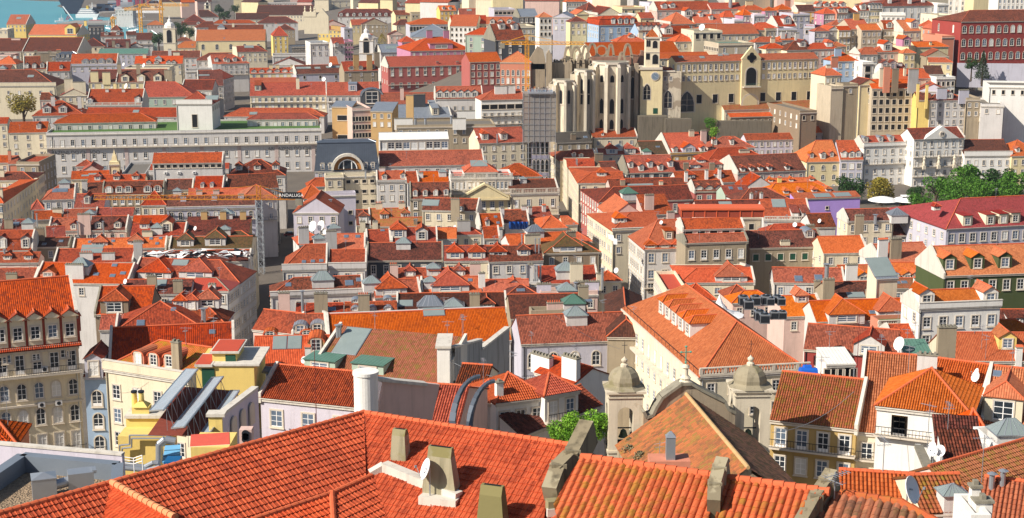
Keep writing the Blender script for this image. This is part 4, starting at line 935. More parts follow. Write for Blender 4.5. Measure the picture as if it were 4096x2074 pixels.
H('wide ribbed roof with two hip roofed attic boxes', (490,620), (1440,590), 405, 'g', 'w', 'O', 'D h 7 1.8 790,640;D h 6.5 1.6 1270,600;S 1 .8 1050,550', sl=30)
H('terrace house with artificial turf and red walls behind railings', (1110,660), (1660,640), 592, 'f', 'u', 'G', 'T .9')
H('long ribbed roof half in shadow above a glass conservatory', (365,890), (1290,962), (700,668), 'g', 'r', 'r', 'D g 5 1.8 1010,960;W 3 1', sl=29)
H('ribbed roof with a dark stepped gutter above wooden windows', (1235,785), (1740,772), 652, 'g', 'c', 'r', 'F lr;W 6 1 g 1.6', sl=29)
H('white hut with a patched green sheet roof and dish', (1370,930), (1630,925), 800, 's', 'w', 'e', 'P 1.6 1320,930;A 3 1390,900;C 0 2.6 4 1780,960 s', ze=43, sl=18)
H('wide orange roof with an ochre dormer and television aerials', (1790,1005), (2750,1010), 738, 'g', 'c', 'O', 'D g 2.8 2 2400,905 Y O;A 4 2140,900;A 4 2180,1000;C 1 1 2 2510,1010 W', sl=30)
H('small orange hip roof in front of the white house with plants', (1790,755), (2090,750), 672, 'h', 'c', 'O', '')
H('red hip roof at the right edge below the gravel yard', (2155,740), (2700,730), 655, 'h', 'c', 'O', '')
H('shaded dark red roof with a hatch at the right edge', (2340,640), (2700,640), 505, 'g', 'c', 'd', 'D s 3 1 2480,640')
H('white conservatory on a red terrace between two orange roofs', (590,1045), (870,1040), 880, 's', 'W', 'W', 'W 4 1 p 2.2 2.8 1.6', ze=40, sl=8)
T(3, 3)
H('ochre house with four balcony doors and a mottled mossy roof', (30,295), (885,392), (450,-140), 'g', 't', 'y', 'W 4 1 t 2.3 3 1.2;W 4 3 c 1.9 6.1 1.2;B 0;F r;A 4 1600,300', ze=47, zg=33, sl=32, fh=3.3)
H('plastered white house with peeling red patch and roller shutters', (893,412), (1545,470), (1500,-330), 'g', 'C', 'O', 'W 3 1 c 1.9 3.2 1.2;W 3 3 c 1.9 6.3 1.2;B 0;C 0 2.2 2.2 1590,-150 w;F l', ze=46.5, zg=33, sl=33)
H('white attic house with a large orange hip roof and plant balcony', (1095,155), (2035,262), (1540,-215), 'h', 'W', 'O', 'W 2 1 t 2.3 3.1 1.3;W 2 1 t 2.3 3.1 1.3;B 0', ze=51, zg=36, sl=30)
H('tall orange roof behind the attic house beside a white firewall', (1560,150), (2105,230), (1900,-280), 'g', 'C', 'O', 'F r;P 1 2100,-80;P 1 2090,-50', ze=48, sl=33)
H('orange roofed wing with one glazed dormer at the right edge', (2150,330), (2750,400), (2400,-215), 'g', 'C', 'O', 'D h 4 3 2350,345 c;S .8 .8 2295,-120;F l', ze=48, sl=33)

# ================================================================ upper rows, left (tile 0,0)
AN[0] = 5
T(0, 0)
H('bright yellow hall with an orange roof at the river side', (65,243), (262,243), 147, 'g', 'Y', 'O', 'S 4 3 185,190;F r', sl=30, cat='warehouse', name='river_hall')
H('yellow warehouse with an arched gable window and orange roof', (285,347), (770,350), 246, 'g', 'Y', 'O', 'W 3 1 a 2.2 3.6;D g 9 5.5 705,345 Y O;F r;C 0 2 3 860,240', sl=28, cat='warehouse', name='river_hall')
H('pale green flat roofed building at the far left edge', (-60,300), (75,300), 245, 'f', 'c', 'W', 'W 3 1')
H('slate grey windowless shed behind the yellow warehouse', (880,270), (1040,268), 250, 'f', 'k', 'g', '')
H('long dark brown shed roof divided by stepped yellow firewalls', (225,515), (780,515), 375, 'g', 'c', 'n', 'F lr', sl=26)
H('dark brown shed roof at the left edge with a pink box', (-80,515), (215,515), 385, 'g', 'c', 'n', 'C 0 6 1 160,400 p', sl=26)
H('brown shed with a stepped gable right of the long shed roofs', (800,465), (1050,462), 380, 'h', 'c', 'n', 'W 4 1 p', sl=26)
H('brick red pyramid roofed little house near the water', (1110,300), (1200,300), 250, 'h', 'w', 'd', '', sl=38)
H('dark red roof row with white dormer in front of the marina', (1010,365), (1240,362), 325, 'g', 'w', 'd', 'W 5 1;E 2 g 3 2 .3')
H('low white gabled shed beside the marina', (1270,350), (1370,348), 315, 'g', 'w', 'n', 'W 3 1')
H('green copper roofed house with dark trees beside it', (1480,340), (1570,338), 305, 'h', 'e', 'e', '', sl=30)
H('tall narrow brown gabled house with shaded white side', (1370,400), (1530,398), 330, 'g', 'w', 'n', 'W 2 2;B 0;A 3 1400,330')
H('white gable with dark eaves in front of the narrow brown house', (1300,470), (1440,466), 390, 'p', 'w', 'd', 'W 3 1', dp=14)
H('brown roofs around a green sheet canopy and curved duct', (1060,480), (1310,476), 395, 'g', 's', 'd', 'C 2 1 3 1080,470;C 0 2 4 1140,470 s;C 0 2 4 1280,480 s;D g 3 2 1180,475')
H('striped sheet metal roof of green and white panels', (985,540), (1480,535), 488, 'g', 'l', 'e', '', sl=14)
H('slim white house with a row of arched zinc dormers', (560,585), (800,580), 520, 'M', 'w', 'k', 'E 5 r 2 2.2 .3 g;W 5 1', mh=2.6)
H('pale flat blocks with a row of cooling units on top', (330,560), (560,556), 530, 'f', 's', 'a', 'C 0 2 2 360,540 500,545;C 1 3 1 600,500')
H('pink roof room and brown roofs at the left edge', (-60,560), (110,560), 500, 'f', 'p', 'a', '')
H('orange ridge roof at the left edge with one small dark dormer', (-60,640), (160,640), 560, 'h', 'c', 'l', 'D g 2 1.6 150,585')
H('brown roof with three arched dormers and a tall stained flue', (240,695), (470,690), 565, 'g', 'c', 'd', 'D g 2.4 2.4 270,685 345,685 425,680;F lr;C 0 5 5 455,625 s', sl=32)
H('red roof with a single small white dormer and iron balcony below', (470,712), (700,708), 622, 'g', 'w', 'r', 'D g 1.8 1.8 615,690;W 3 2 t;F l', sl=30)
H('blue grey house with four arched zinc dormers and white coping', (705,660), (1170,655), 540, 'g', 'l', 'r', 'D r 4 2.8 855,645 935,643 1015,640 1095,638 g g;K 1;F r;W 6 1 t', sl=32)
H('brown shaded house with white dormer row and glazing at the left edge', (-80,765), (70,765), 650, 'g', 'c', 'd', 'G 4 4 30,700;S 4 3 160,740')
H('brown hipped palace with a white pierced parapet behind the tree', (-80,862), (560,858), 700, 'z', 'c', 'd', 'K 1.6;W 6 2 t 2 4.4;R 6 3;S 3 2 305,775', sl=28)
H('red roof of a low house behind the autumn tree', (400,1000), (560,998), 930, 'z', 'p', 'd', '')
H('orange slope with dotted ridge tiles and a glass pyramid box', (1350,640), (1830,635), 562, 'g', 'c', 'o', 'G 4 4 1590,600;D g 3 1.2 1490,640 1570,640 1690,640 1740,640;C 0 2 2 1450,580', sl=28)
H('dark long roof behind the dotted orange slope', (1520,580), (2010,575), 512, 'g', 'w', 'd', 'F r;C 0 4 2 1770,560 c;C 0 2 4 1705,560', sl=28)
H('white flat box house with rooftop sheds right of the dotted slope', (1865,720), (2140,715), 620, 'f', 'w', 'a', 'W 4 1;C 1 2 2 1940,640 2150,660 2200,670')
H('dark red roof pair with pale dormer in the distance', (1975,605), (2330,600), 530, 'x', 'w', 'd', 'D g 3 2 2290,630;C 0 2 2 2310,570')
H('terrace wall with a dark shaded garden below orange dormers', (1250,690), (1700,688), 660, 'f', 'c', 'a', 'P 1.6 1305,640;P 2 1445,680')
H('row of three gabled white dormers on a brown roof', (1165,825), (1670,820), 695, 'g', 'y', 'd', 'D g 4 3 1255,820 1415,818 1580,815 C d;F lr;W 6 1 t 2 2.8;C 0 2 5 1200,740 1390,740 s;C 0 4 5 1690,800 s', sl=30)
H('cream block with square flues and sloping stained firewall', (890,825), (1160,822), 700, 'g', 'y', 'd', 'C 0 4 5 950,820 1070,825 y;W 3 2 t', sl=30)
H('pale gable wall with two great chimney boxes behind the tree', (600,960), (880,955), 800, 'p', 'c', 'r', 'C 0 4 7 695,940 c;C 0 6 6 800,950 C', sl=26, dp=12)
H('red roof with diagonal dark seams and a leaning dish', (865,1060), (1420,1055), 895, 'g', 'w', 'r', 'P 2 1270,880;D g 2.6 2.6 900,1050 1380,1035;C 0 1.4 1 1075,920 1240,920;T 1.4;F lr', sl=30)
H('long red roof of the green walled wing with five windows', (1425,970), (1960,965), 820, 'z', 'e', 'r', 'W 6 1 c 2 3.4;F l', sl=30)
H('dark ribbed roof descending behind the white cubic pavilion', (1820,900), (2130,900), 800, 'g', 'w', 'd', 'F l')
H('brown roof house with white gable facing the shopping street', (1990,860), (2240,855), 705, 'g', 'w', 'd', 'R 8 4;B 1;F l;S 6 1 2040,760', sl=30)
H('white gabled house wall with one slot window', (1965,790), (2240,800), 640, 'p', 'w', 'r', 'W 1 1 p;R 6 4;B 1', sl=26, dp=18)
H('corner house with red hip roof and white dormers on the shopping street', (2130,640), (2500,630), 545, 'z', 'w', 'r', 'D g 2 2 2290,625;E 4 g 2.4 2 .2;R 12 4;B 1', dp=40)
H('cream street house with skylit brown roof further up the street', (2380,520), (2680,515), 460, 'z', 'c', 'd', 'S 6 3 2500,480;R 12 5', dp=60)
H('white cubic pavilion with a hipped roof and a tall dark door', (1768,1040), (2125,1040), 920, 'h', 'W', 'r', 'K 1.6;W 1 1 p 5 7.6 2;R 4 1 p;S 5 3 2120,1000', ze=37, sl=26)
H('small left terrace roof with two white dormers and seam lines', (325,1160), (845,1150), 1010, 'h', 'w', 'r', 'D g 3.4 2.6 470,1135 630,1132;W 5 1;C 0 1.6 4 535,1060 800,1060', sl=28)
H('terrace wing with a red hip roof and green trellised doors', (540,1235), (1560,1215), 1140, 'h', 'w', 'r', 'W 10 1 t 2.2 3.2 1.3', ze=29.4, sl=24)
H('long low red roof behind the terrace wing', (850,1170), (1770,1170), 1082, 'g', 'w', 'r', 'S 2.4 2 1360,1130;A 2 820,1150', sl=26)
H('right terrace wing roofed in red beside the white pavilion', (2250,1165), (3250,1165), 1085, 'h', 'w', 'r', 'W 10 1', sl=24)
H('low right terrace front with hipped ends and vines', (2480,1195), (3190,1190), 1130, 'h', 'w', 'r', 'W 9 1 t 2.2 3.2 1.3;S 3 2 2540,1150', ze=29.4, sl=24)
T(0, 0)
H('orange tiled church nave with cream side wall and three arched windows', (1965,410), (2660,405), 297, 'g', 'y', 'O', 'W 5 1 a 4 5.4 2.2;S 1 1 2250,385', sl=30, name='church_nave', cat='church')
H('vivid orange chapel roof beside the white bell tower', (1735,480), (1960,478), 415, 'x', 'y', 'O', 'S 1 1 1930,455')
H('low brown roof beside the bell tower trees', (1765,410), (1925,408), 375, 'h', 'w', 'd', 'P 1.4 1855,350')
H('red roofs with a pale church front beyond the dark trees', (1475,250), (1640,248), 208, 'h', 'w', 'O', 'W 5 1')
H('dark gabled church roof with a small twin belfry', (2000,170), (2190,168), 100, 'z', 'w', 'n', 'W 2 1')
H('small brown pyramid roof left of the dark gabled church', (1860,215), (2060,212), 142, 'h', 'w', 'd', '', sl=28)
H('terracotta rooftop row with yellow dormer house', (1820,250), (2060,248), 215, 'g', 'c', 'd', 'W 6 1;D g 3 2 1990,245')
H('white gabled roof cluster with red slopes near the horizon', (1970,275), (2150,272), 215, 'x', 'w', 'd', 'W 3 1')
H('long dark red roof of the far right row with a crowned front', (2360,195), (2700,192), 130, 'g', 'c', 'n', 'W 4 1;F l')
H('low dark roofs with blue glazed boxes behind the orange nave', (2090,295), (2640,292), 250, 'g', 'c', 'd', 'G 6 5 2220,280 z;C 0 2 3 2340,270')
H('mixed red roof and chimneys above the shopping street end', (2130,235), (2560,232), 200, 'h', 'w', 'r', 'W 6 1;D g 3 2 2250,235')
# ================================================================ upper rows, centre left (tile 1,0)
T(1, 0)
H('large dark red church roof behind a white baroque front', (0,150), (560,150), 52, 'g', 'C', 'n', '', sl=32, cat='church', name='church_nave')
H('pale long building with two window rows at the top edge', (30,35), (640,30), 5, 'f', 'w', 'a', 'W 24 1 c 1.8 2.6 1.2')
H('white palace with a balustrade at the top edge centre left', (620,15), (1000,10), -20, 'f', 'C', 'a', 'W 6 3 c 2;T 1.4')
H('dark red roof with white dormers at the top edge', (1030,72), (1500,68), 5, 'h', 'w', 'n', 'E 6 g 3 2.4 .2;G 6 6 1100,80 z;W 8 1', sl=30)
H('dark roofed mansard with nine white attic windows', (820,168), (1400,165), 90, 'M', 'w', 'd', 'E 9 g 3 2.8 .3;W 9 2 t;F r', mh=3.4)
H('weathered cream firewall house with two openings', (1400,150), (1545,148), 105, 'g', 'y', 'd', 'W 2 1 p', sl=20)
H('cream block of square windows right of the dark mansard', (1575,70), (1785,65), -30, 'f', 'C', 'a', 'W 5 2 t 2.4 3.4;T 1')
H('stained ochre wing below the cream block', (1560,140), (1850,138), 128, 'f', 's', 'a', 'W 8 1 p')
H('orange yellow house with an orange roof below a brick chimney', (1845,105), (2010,103), 55, 'g', 'Y', 'O', 'D g 2 2 1885,98 1950,98')
H('red strip roof right of the brick chimney', (2040,150), (2390,148), 85, 'g', 'c', 'r', 'S 3 2 2140,110 2340,95')
H('brown roofed row of arched dormers at the top edge', (1800,30), (2310,26), -30, 'g', 'y', 'n', 'E 12 r 3 2.6 .4;E 11 r 3 2.6 .05')
H('grey glass office block at the top right of the centre', (2390,100), (2600,98), 60, 'f', 'l', 'g', 'W 5 2 p 1.4 2.6 2')
H('rosy gable wall left of the yellow chimney house', (650,260), (900,258), 180, 'p', 'p', 'd', '', dp=20, sl=22)
H('beige gable with brown roof behind the poplar tree', (1060,245), (1320,243), 175, 'p', 's', 'd', '', dp=16, sl=24)
H('red roof with cream wall left of the beige gable', (960,250), (1130,248), 195, 'g', 'y', 'r', 'W 4 2')
H('dark red roof at the end of the cream firewall', (1410,250), (1530,248), 195, 'x', 'c', 'd', 'W 2 1')
H('small pink gable beyond the poplar tree', (1335,350), (1490,348), 285, 'p', 'p', 'd', '', dp=10, sl=26)
H('red hipped hall roof with white walls behind the domed gable', (20,232), (420,228), 165, 'h', 'w', 'd', 'W 7 1;C 1 2 2 200,260', sl=28)
H('dark roofs and a curved baroque gable on the street', (200,300), (390,298), 240, 'h', 's', 'n', 'R 6 3')
H('yellow corner house with orange brown roof on the shopping street', (170,360), (320,358), 260, 'h', 'Y', 'r', 'W 3 4 t;R 4 4')
H('yellow house with six orange chimneys left of the grey tower block', (620,295), (880,340), (760,262), 'g', 'Y', 'r', 'C 0 3 3 700,290 770,292 805,296 840,300 o', sl=24)
H('tall pale narrow block with a flat top behind the bell tower', (885,290), (970,286), 278, 'f', 'l', 'a', 'W 1 4 p')
H('white gable with brown roof right of the bell tower', (1110,380), (1230,378), 300, 'p', 'w', 'd', '', dp=14)
H('zinc clad dark grey block above white walls', (360,475), (545,470), 365, 'f', 'k', 'g', 'W 12 2 p 2.2 1.6 .5')
H('plain white office wall with small windows on its right side', (545,440), (730,420), 370, 'f', 'W', 'k', 'R 7 4 p;L 3 4', ze=44)
H('lavender white lower wall under the zinc block', (170,565), (560,560), 480, 'f', 'w', 'a', '')
H('white gabled house with brown roof and dormer under the zinc block', (170,650), (490,648), 520, 'p', 'w', 'd', 'W 1 1 p;R 4 2', dp=16, sl=22)
H('shaded white house with small red dormer roof left of the bell tower', (770,440), (890,436), 375, 'g', 'w', 'r', 'D g 3 2.4 810,470;W 2 2', sl=30)
H('peeling pink house wall beside the bell tower', (890,420), (975,418), 375, 'f', 'P', 'a', 'W 3 4 p')
H('pink mansion with many orange hips and square chimneys', (1550,510), (2165,495), 370, 'h', 'P', 'o', 'D f 13 2.8 1860,490 P;W 9 1;C 0 3.4 4 1740,380 1910,380 P', sl=26, dp=34)
H('pink mansion side wing with white window surrounds', (1465,420), (1600,415), 360, 'h', 'P', 'o', 'W 2 3')
H('grey seamed metal roof with dark panel beside the poplar', (1250,525), (1455,520), 442, 'g', 'w', 'g', 'S 11 3.4 1400,490;F l', sl=26)
H('large grey metal hip roof behind the pink mansion', (1560,370), (2000,368), 240, 'h', 'W', 'g', '', sl=20)
H('orange hall roof with glass walls behind the metal hip', (1545,245), (1970,240), 180, 'h', 'l', 'o', 'W 14 1 p 3 4 2.4', sl=20)
H('white house with arcaded side and orange roof right of the metal hip', (1945,260), (2210,290), (2180,150), 'g', 'W', 'O', 'L 5 2;W 6 3 p', sl=24)
H('pale office house with orange hip roof and green cornice', (2100,345), (2450,355), 280, 'h', 'e', 'o', 'W 3 3 c 2 3.4 1.4;L 10 4', sl=24)
H('brown roof with arched dormers at the right of the green cornice house', (2400,400), (2700,395), 240, 'g', 'k', 'd', 'D g 3 2.6 2470,295 2600,300;W 3 3 t;F l', sl=30)
H('orange roofs with skylights above the arcaded house', (2310,240), (2568,240), 170, 'g', 'c', 'O', 'D g 2.6 2 2370,240 2450,240 2540,240')
H('brown roofed white wing on a curved street wall', (1970,240), (2330,236), 155, 'g', 'c', 'r', 'S 3 2 2030,170')
H('crimson barracks wing with peeling plaster and a long window row', (1325,668), (2145,640), 560, 'g', 'R', 'o', 'W 10 2 t 2.6 4.4 1.4;W 10 1 c 1.8 2.4 1.3;B 1;F l;L 3 2;C 0 1.4 1 1820,640 2020,638', sl=28, fh=6.2)
H('crimson barracks rear wing with archway and blind windows', (2145,620), (2460,600), 525, 'g', 'R', 'o', 'W 5 3 c 2 3.2 1.4', sl=26)
H('pink faced barracks end with bright orange hip roof', (2450,620), (2760,650), 515, 'h', 'u', 'O', 'W 6 3 a 2.4 5.4', sl=28)
H('white villa with long skylights and red roof in front of the barracks', (405,740), (880,705), 650, 'g', 'l', 'd', 'S 8 2 480,690;S 3 2 620,690;S 8 2 780,680;F lr;W 3 2 p;P 2 750,675;P 2 680,820', sl=24)
H('ruined ochre house with square flues right of the white villa', (885,712), (1225,700), 615, 'g', 's', 'r', 'W 3 2;C 0 3 8 1005,700 1140,700 O;D r 3 2.4 960,705 1050,702 1170,690 s;C 0 3 7 1215,660 s', sl=30)
H('orange hip roof with a white gable left of the bell tower', (620,660), (830,640), 568, 'g', 'W', 'O', '', sl=32)
H('row house with little orange gabled dormers and yellow walls', (-60,735), (405,728), 680, 'g', 'y', 'r', 'E 6 g 3 1 .1;W 6 1 c 2 2.6 1.6;C 0 2 2 150,690 215,690 365,690')
H('flat orange roof strip below the row house', (-60,830), (405,825), 780, 'g', 'c', 'o', '')
H('long red roof with a dark chimney over a balconied white front', (-60,960), (705,950), 825, 'g', 'C', 'r', 'W 12 2 t 2.2 3 1.3;B 0;D s 3 2.6 20,910 e;C 0 1.6 5 420,890;F r;A 2 555,880', sl=29)
H('red roof with a boxy glazed dormer over dark framed windows', (712,955), (1240,950), 825, 'g', 'w', 'r', 'W 8 2 t 2.2 3 1.3;D f 4 3.6 970,915 l g;F r;B 0', sl=29)
H('red strip roof behind the zinc barrel dormer', (1255,1050), (1790,1045), 930, 'g', 'p', 'r', 'C 0 1.6 5 1465,1000', sl=28)
H('red roof with six pointed dormers and white attic windows', (1800,990), (2270,985), 868, 'm', 'w', 'r', 'W 6 2 c 1.8 5;D g 3 2.4 1845,980 1915,980 1985,980 2055,980 2125,980 2195,980;F lr', sl=30, mh=2.2)
H('white corner building with strip windows below an orange roof', (2260,1000), (2680,990), 900, 'x', 'W', 'r', 'W 5 1 p 1.8 3.8 3;W 6 3 t 2.2 7.4;B 1 2;C 0 5 3 2455,940 2540,935', sl=28)
H('ochre modern block with a tapering grey metal roof', (760,1065), (965,1105), (880,1010), 's', 'O', 'g', 'W 1 2 p 2 5.5 4', sl=10, ze=34, fh=8)
H('white inner court wing of the ochre modern block', (965,1105), (1150,1065), (1050,1030), 'f', 'p', 'a', 'W 6 4 p 1.8 4.4 1.2', ze=33.6)
H('ochre modern wing with a seamed metal roof and boxy window', (1150,1110), (1370,1180), (1300,1020), 's', 'O', 'g', 'C 0 3 9 1545,1190 O', sl=12, ze=33.4)
H('seamed grey metal roof on ochre walls with one small dormer', (1370,1185), (1960,1170), 1045, 'g', 'O', 'g', 'D s 3 3 1800,1155 c g;C 0 5 5 1640,1070 k;F r', sl=28)
H('zinc barrel roofed attic with tall window in front of the red roof', (1085,1060), (1250,1058), 940, 'g', 'k', 'k', 'D r 10 7 1165,1055 k k', sl=45)
H('flat plant roof crowded with silver ducts', (1410,1275), (2400,1262), 1215, 'f', 's', 'a', 'C 0 7 3 1480,1270 2095,1170 W;C 0 5 3 2040,1270 W;C 2 1 3 1600,1260 1700,1260 1960,1240', ze=31)

# ================================================================ upper rows, centre right (tile 2,0)
AN[0] = 2
T(2, 0)
H('dark slate house with a silver roof and white gable at the top', (75,165), (262,163), (170,88), 'g', 'k', 'g', 'W 4 1 t 2.6;F l;B 0', sl=24)
H('cream street wall house below the silver roofed slate house', (60,275), (230,272), 225, 'f', 'c', 'a', 'W 4 2')
H('small orange roofed white house with a narrow front left of the pink theatre', (275,170), (400,168), 122, 'h', 'W', 'O', 'W 3 3 p')
H('grey gable wall with a slanting top in front of the pink theatre', (410,170), (600,172), 125, 'p', 'l', 'g', 'A 3 470,150', dp=16, sl=24)
H('white back house with small windows at the top right of the pink theatre', (545,15), (750,10), -25, 'h', 'W', 'o', 'W 8 4 c 1.4 2.6', zg=40)
H('yellow pedimented little house beside a tiled roof', (650,140), (770,138), 85, 'p', 'y', 'O', '', dp=14, sl=30)
H('ochre house with a stained terrace below the tall white gable', (585,215), (750,213), 165, 'h', 'y', 'd', 'W 3 2')
H('tall white corner house with curved iron balconies and a beige gable', (750,100), (865,98), (850,20), 'h', 'W', 'd', 'W 3 5 t 2.4;B 0 2 4;L 4 4', dp=20)
H('beige gable house with three attic windows and brown roof', (860,150), (1105,140), 30, 'p', 'c', 'd', 'W 2 1 p;F l', dp=22, sl=30)
H('white rooftop pavilion behind the blue house', (1100,160), (1270,158), 105, 'f', 'W', 'a', 'W 3 1 p')
H('sky blue house with a red mansard roof and five white dormers', (870,250), (1275,225), 160, 'M', 'b', 'r', 'W 5 2 c 2.2 3.6 1.4;L 6 2;D g 2.2 2.4 1050,262 1115,256 1175,252 1235,246', mh=3.4, dp=22)
H('lower blue wing with a brown roof and white dormers', (1275,320), (1520,312), 225, 'g', 'b', 'd', 'E 5 g 2.4 2 .15;W 5 1', sl=32)
H('yellow house with green shutters and an iron balcony at the top', (1105,85), (1335,82), 10, 'f', 'y', 'q', 'W 3 1 g 2.2;B 0')
H('yellow wall house with a lean to roof left of the palm', (1290,180), (1425,178), 125, 'g', 'y', 'r', 'W 1 1 p')
H('pink palace wing with a red mansard and white gable at the palm', (1455,100), (2005,95), 15, 'g', 'p', 'r', 'F l;D g 3 2 1530,85 1610,80;W 8 1', sl=28)
H('pink gable room with one green window above the white balustrade', (1640,50), (1760,48), 0, 'f', 'P', 'a', 'W 1 1')
H('lavender house with a dark slate front at the top centre right', (1380,40), (1610,36), 0, 'f', 'm', 'a', 'W 6 1')
H('long red hall roof at the top right centre with a white mast', (2000,90), (2310,85), 28, 'g', 'p', 'o', 'C 2 2 6 2190,70')
H('yellow house with an orange hipped roof at the top right centre', (2320,100), (2540,95), 30, 'h', 'y', 'o', 'C 0 4 2 2380,50;W 5 1;B 0')
H('pink corner house with a brown orange hip and iron balcony', (1590,240), (1835,215), 120, 'h', 'u', 'o', 'W 3 2 t 2.4;D g 4 2.6 1770,160;F l', dp=20)
H('low brown roof with white dormers behind the long orange roofs', (1835,230), (2110,228), 145, 'g', 'c', 'o', 'D g 2 2 1900,170 2000,200')
H('small white gabled houses in a row below the yellow hipped house', (2120,170), (2230,168), 108, 'x', 'w', 'o', 'W 3 2 t')
H('lavender house with a balcony at the right of the white gables', (2230,210), (2320,208), 100, 'f', 'm', 'a', 'W 3 3 t;B 0')
H('pink narrow house with a red roof among the lavender ones', (2320,150), (2420,148), 88, 'h', 'P', 'o', 'W 3 2 t')
H('lavender end house beside the pink narrow house', (2430,160), (2540,158), 108, 'f', 'm', 'q', 'W 3 2 t')
H('orange hips with a pale chimney behind the clock tower', (1055,415), (1335,410), 352, 'h', 'c', 'o', 'C 0 2 2 1290,370;D g 3 1 1200,380')
H('white triangular gables between red roofs right of the tower', (1500,370), (1830,360), 262, 'x', 'W', 'r', 'F l;D g 4 3 1570,345', sl=30)
H('long red convent roof behind the clock tower', (800,560), (1690,520), 420, 'g', 'c', 'o', '', sl=26, dp=24)
H('second long red convent roof beneath the white office block', (1480,585), (1990,560), 525, 'g', 'c', 'o', '', sl=22)
H('very long orange hall roof right of the big dish', (1830,345), (2480,330), 240, 'x', 'c', 'o', '', sl=24)
H('orange hip fragment at the far right of the long hall', (2400,300), (2700,295), 225, 'h', 'c', 'o', '')
H('red roof with white firewall behind the white office block', (1640,415), (1840,410), 335, 'h', 'c', 'o', '')
H('white office block with a green flat roof and small windows', (2072,450), (2425,440), 408, 'f', 'S', 'e', 'W 3 1 t 2.4 3.4;L 9 1 p 1.4 3;Q 3', dp=20, ze=56, zg=40)
H('cream rooftop room with dark slots on the white office block', (1825,325), (2110,318), 300, 'f', 'c', 'a', 'W 4 1 p 2.2 2.6 1.6;A 4 2050,300;P 2.4 1905,310', ze=60)
H('red roofed row right of the office block', (2440,420), (2700,415), 370, 'h', 'w', 'o', 'W 4 1')
# ================================================================ upper rows, right (tile 3,0)
T(3, 0)
def HH(*a, **k): return H(*a, **k)
HH('pink house at the upper left of the hillside rows', (-30,105), (90,103), 68, 'h', 'P', 'o', 'W 3 2 t')
HH('rosy house with a white chimney and orange roof on the hillside', (105,95), (245,92), 40, 'h', 'u', 'o', 'W 3 1;C 0 3 3 195,60')
HH('yellow gabled house with dark striped roof on the hillside', (300,110), (480,100), 50, 'g', 'Y', 'n', 'F l', sl=30)
HH('white chimneyed lavender wall below the yellow gabled house', (250,150), (420,140), 112, 'f', 'l', 'q', 'C 0 3 3 300,130')
HH('pink house with three rows of windows and pointed roof', (560,135), (690,128), 75, 'h', 'P', 'o', 'W 5 2 t;L 2 2', dp=12)
HH('coral house with attic dormers between pink and green houses', (690,135), (795,130), 80, 'm', 'u', 'r', 'W 4 2 t;D g 2 2 710,100 740,98 770,96', mh=3)
HH('pale green house in the coloured row on the hillside', (795,125), (900,122), 68, 'h', 'e', 'd', 'W 4 2 t')
HH('white house with a red mansard at the end of the coloured row', (900,105), (1015,102), 55, 'm', 'W', 'r', 'W 4 2 t;D g 3 2.6 960,98', mh=3)
HH('house with a black slate mansard and white gable', (1020,100), (1145,96), 25, 'M', 'y', 'K', 'E 4 g 2 2.4 .3;W 5 2;F l', mh=5)
HH('orange roofs at the top left of the hillside', (470,75), (800,72), 42, 'h', 'w', 'o', 'C 0 2 2 520,50;E 4 g 3 1.6 .2')
HH('pale cream long house with a row of windows at the very top', (380,45), (740,42), 0, 'f', 'C', 'a', 'W 10 1 t 2.4')
HH('large white building with a wide brown roof on the hilltop', (1130,60), (1690,50), -10, 'h', 'W', 'd', 'L 6 3 t;W 8 3 t 2.6 3.4;C 0 2 6 1220,30 1420,35 1555,20', dp=30)
HH('right end of the hilltop white building facing the sun', (1700,50), (1810,48), 0, 'f', 'W', 'a', 'W 2 3')
HH('tall white school block at the top right corner', (1810,-60), (2110,-40), -100, 'f', 'W', 'a', 'W 5 5 t 2.4 3.2', zg=44)
HH('very tall white wing at the upper right edge', (2130,-50), (2300,-70), -100, 'f', 'C', 'a', '', zg=44)
HH('white wing with many small windows at the right edge top', (2310,-20), (2700,-20), -80, 'f', 'W', 'a', 'W 9 4 t', zg=44)
HH('cream service house between the school and the crimson palace', (1700,165), (1890,160), 145, 'f', 'C', 'a', 'W 4 3 c 1.6')
HH('white lower hillside house with a zigzag top', (1140,150), (1380,190), 125, 'f', 'W', 'a', 'W 5 1')
HH('orange and blue tarp roofs at the middle of the hillside', (640,250), (800,248), 200, 'h', 'c', 'o', 'S 3 2 740,230')
HH('beige house with a yellow chimney and wide orange roof', (835,290), (1030,285), 190, 'g', 'S', 'o', 'W 5 4 t;C 0 3 3 885,200 o', dp=18)
HH('beige house with red orange roof and iron balconied windows', (940,300), (1140,295), 240, 'g', 'S', 'O', 'W 4 3;F r')
HH('brownish house with a mansard dormer and hanging white sheet', (1160,292), (1350,288), 205, 'm', 'S', 'r', 'W 5 2;D r 3 3 1235,265;B 0', mh=4)
HH('pale house with an orange gable slope and one big dormer', (1355,310), (1530,300), 200, 'g', 'C', 'O', 'W 3 3;D g 4 3 1470,285;F l', dp=18)
HH('yellow house with a sunlit side under orange roofs', (1530,260), (1700,300), 200, 'h', 'y', 'o', 'R 4 4')
HH('pinkish end house left of the crimson palace', (1690,290), (1745,288), 210, 'h', 'u', 'o', 'W 2 4', dp=14)
HH('pink blind house corner down by the palace stairs', (1745,375), (1870,372), 340, 'f', 'u', 'a', '')
HH('white side wall house with small red roofs left of centre', (365,275), (470,280), 240, 'f', 'l', 'q', 'W 2 1 p')
HH('pale blue grey small house with orange roof', (470,310), (610,306), 285, 'h', 'l', 'o', 'W 4 2')
HH('white gable house with orange roof beneath the tarp roofs', (600,300), (715,296), 250, 'p', 'w', 'o', 'W 1 2', dp=12)
HH('yellowish narrow house with glass verandas and iron railing', (710,300), (832,298), 262, 'g', 'y', 'o', 'W 3 3 t;B 0')
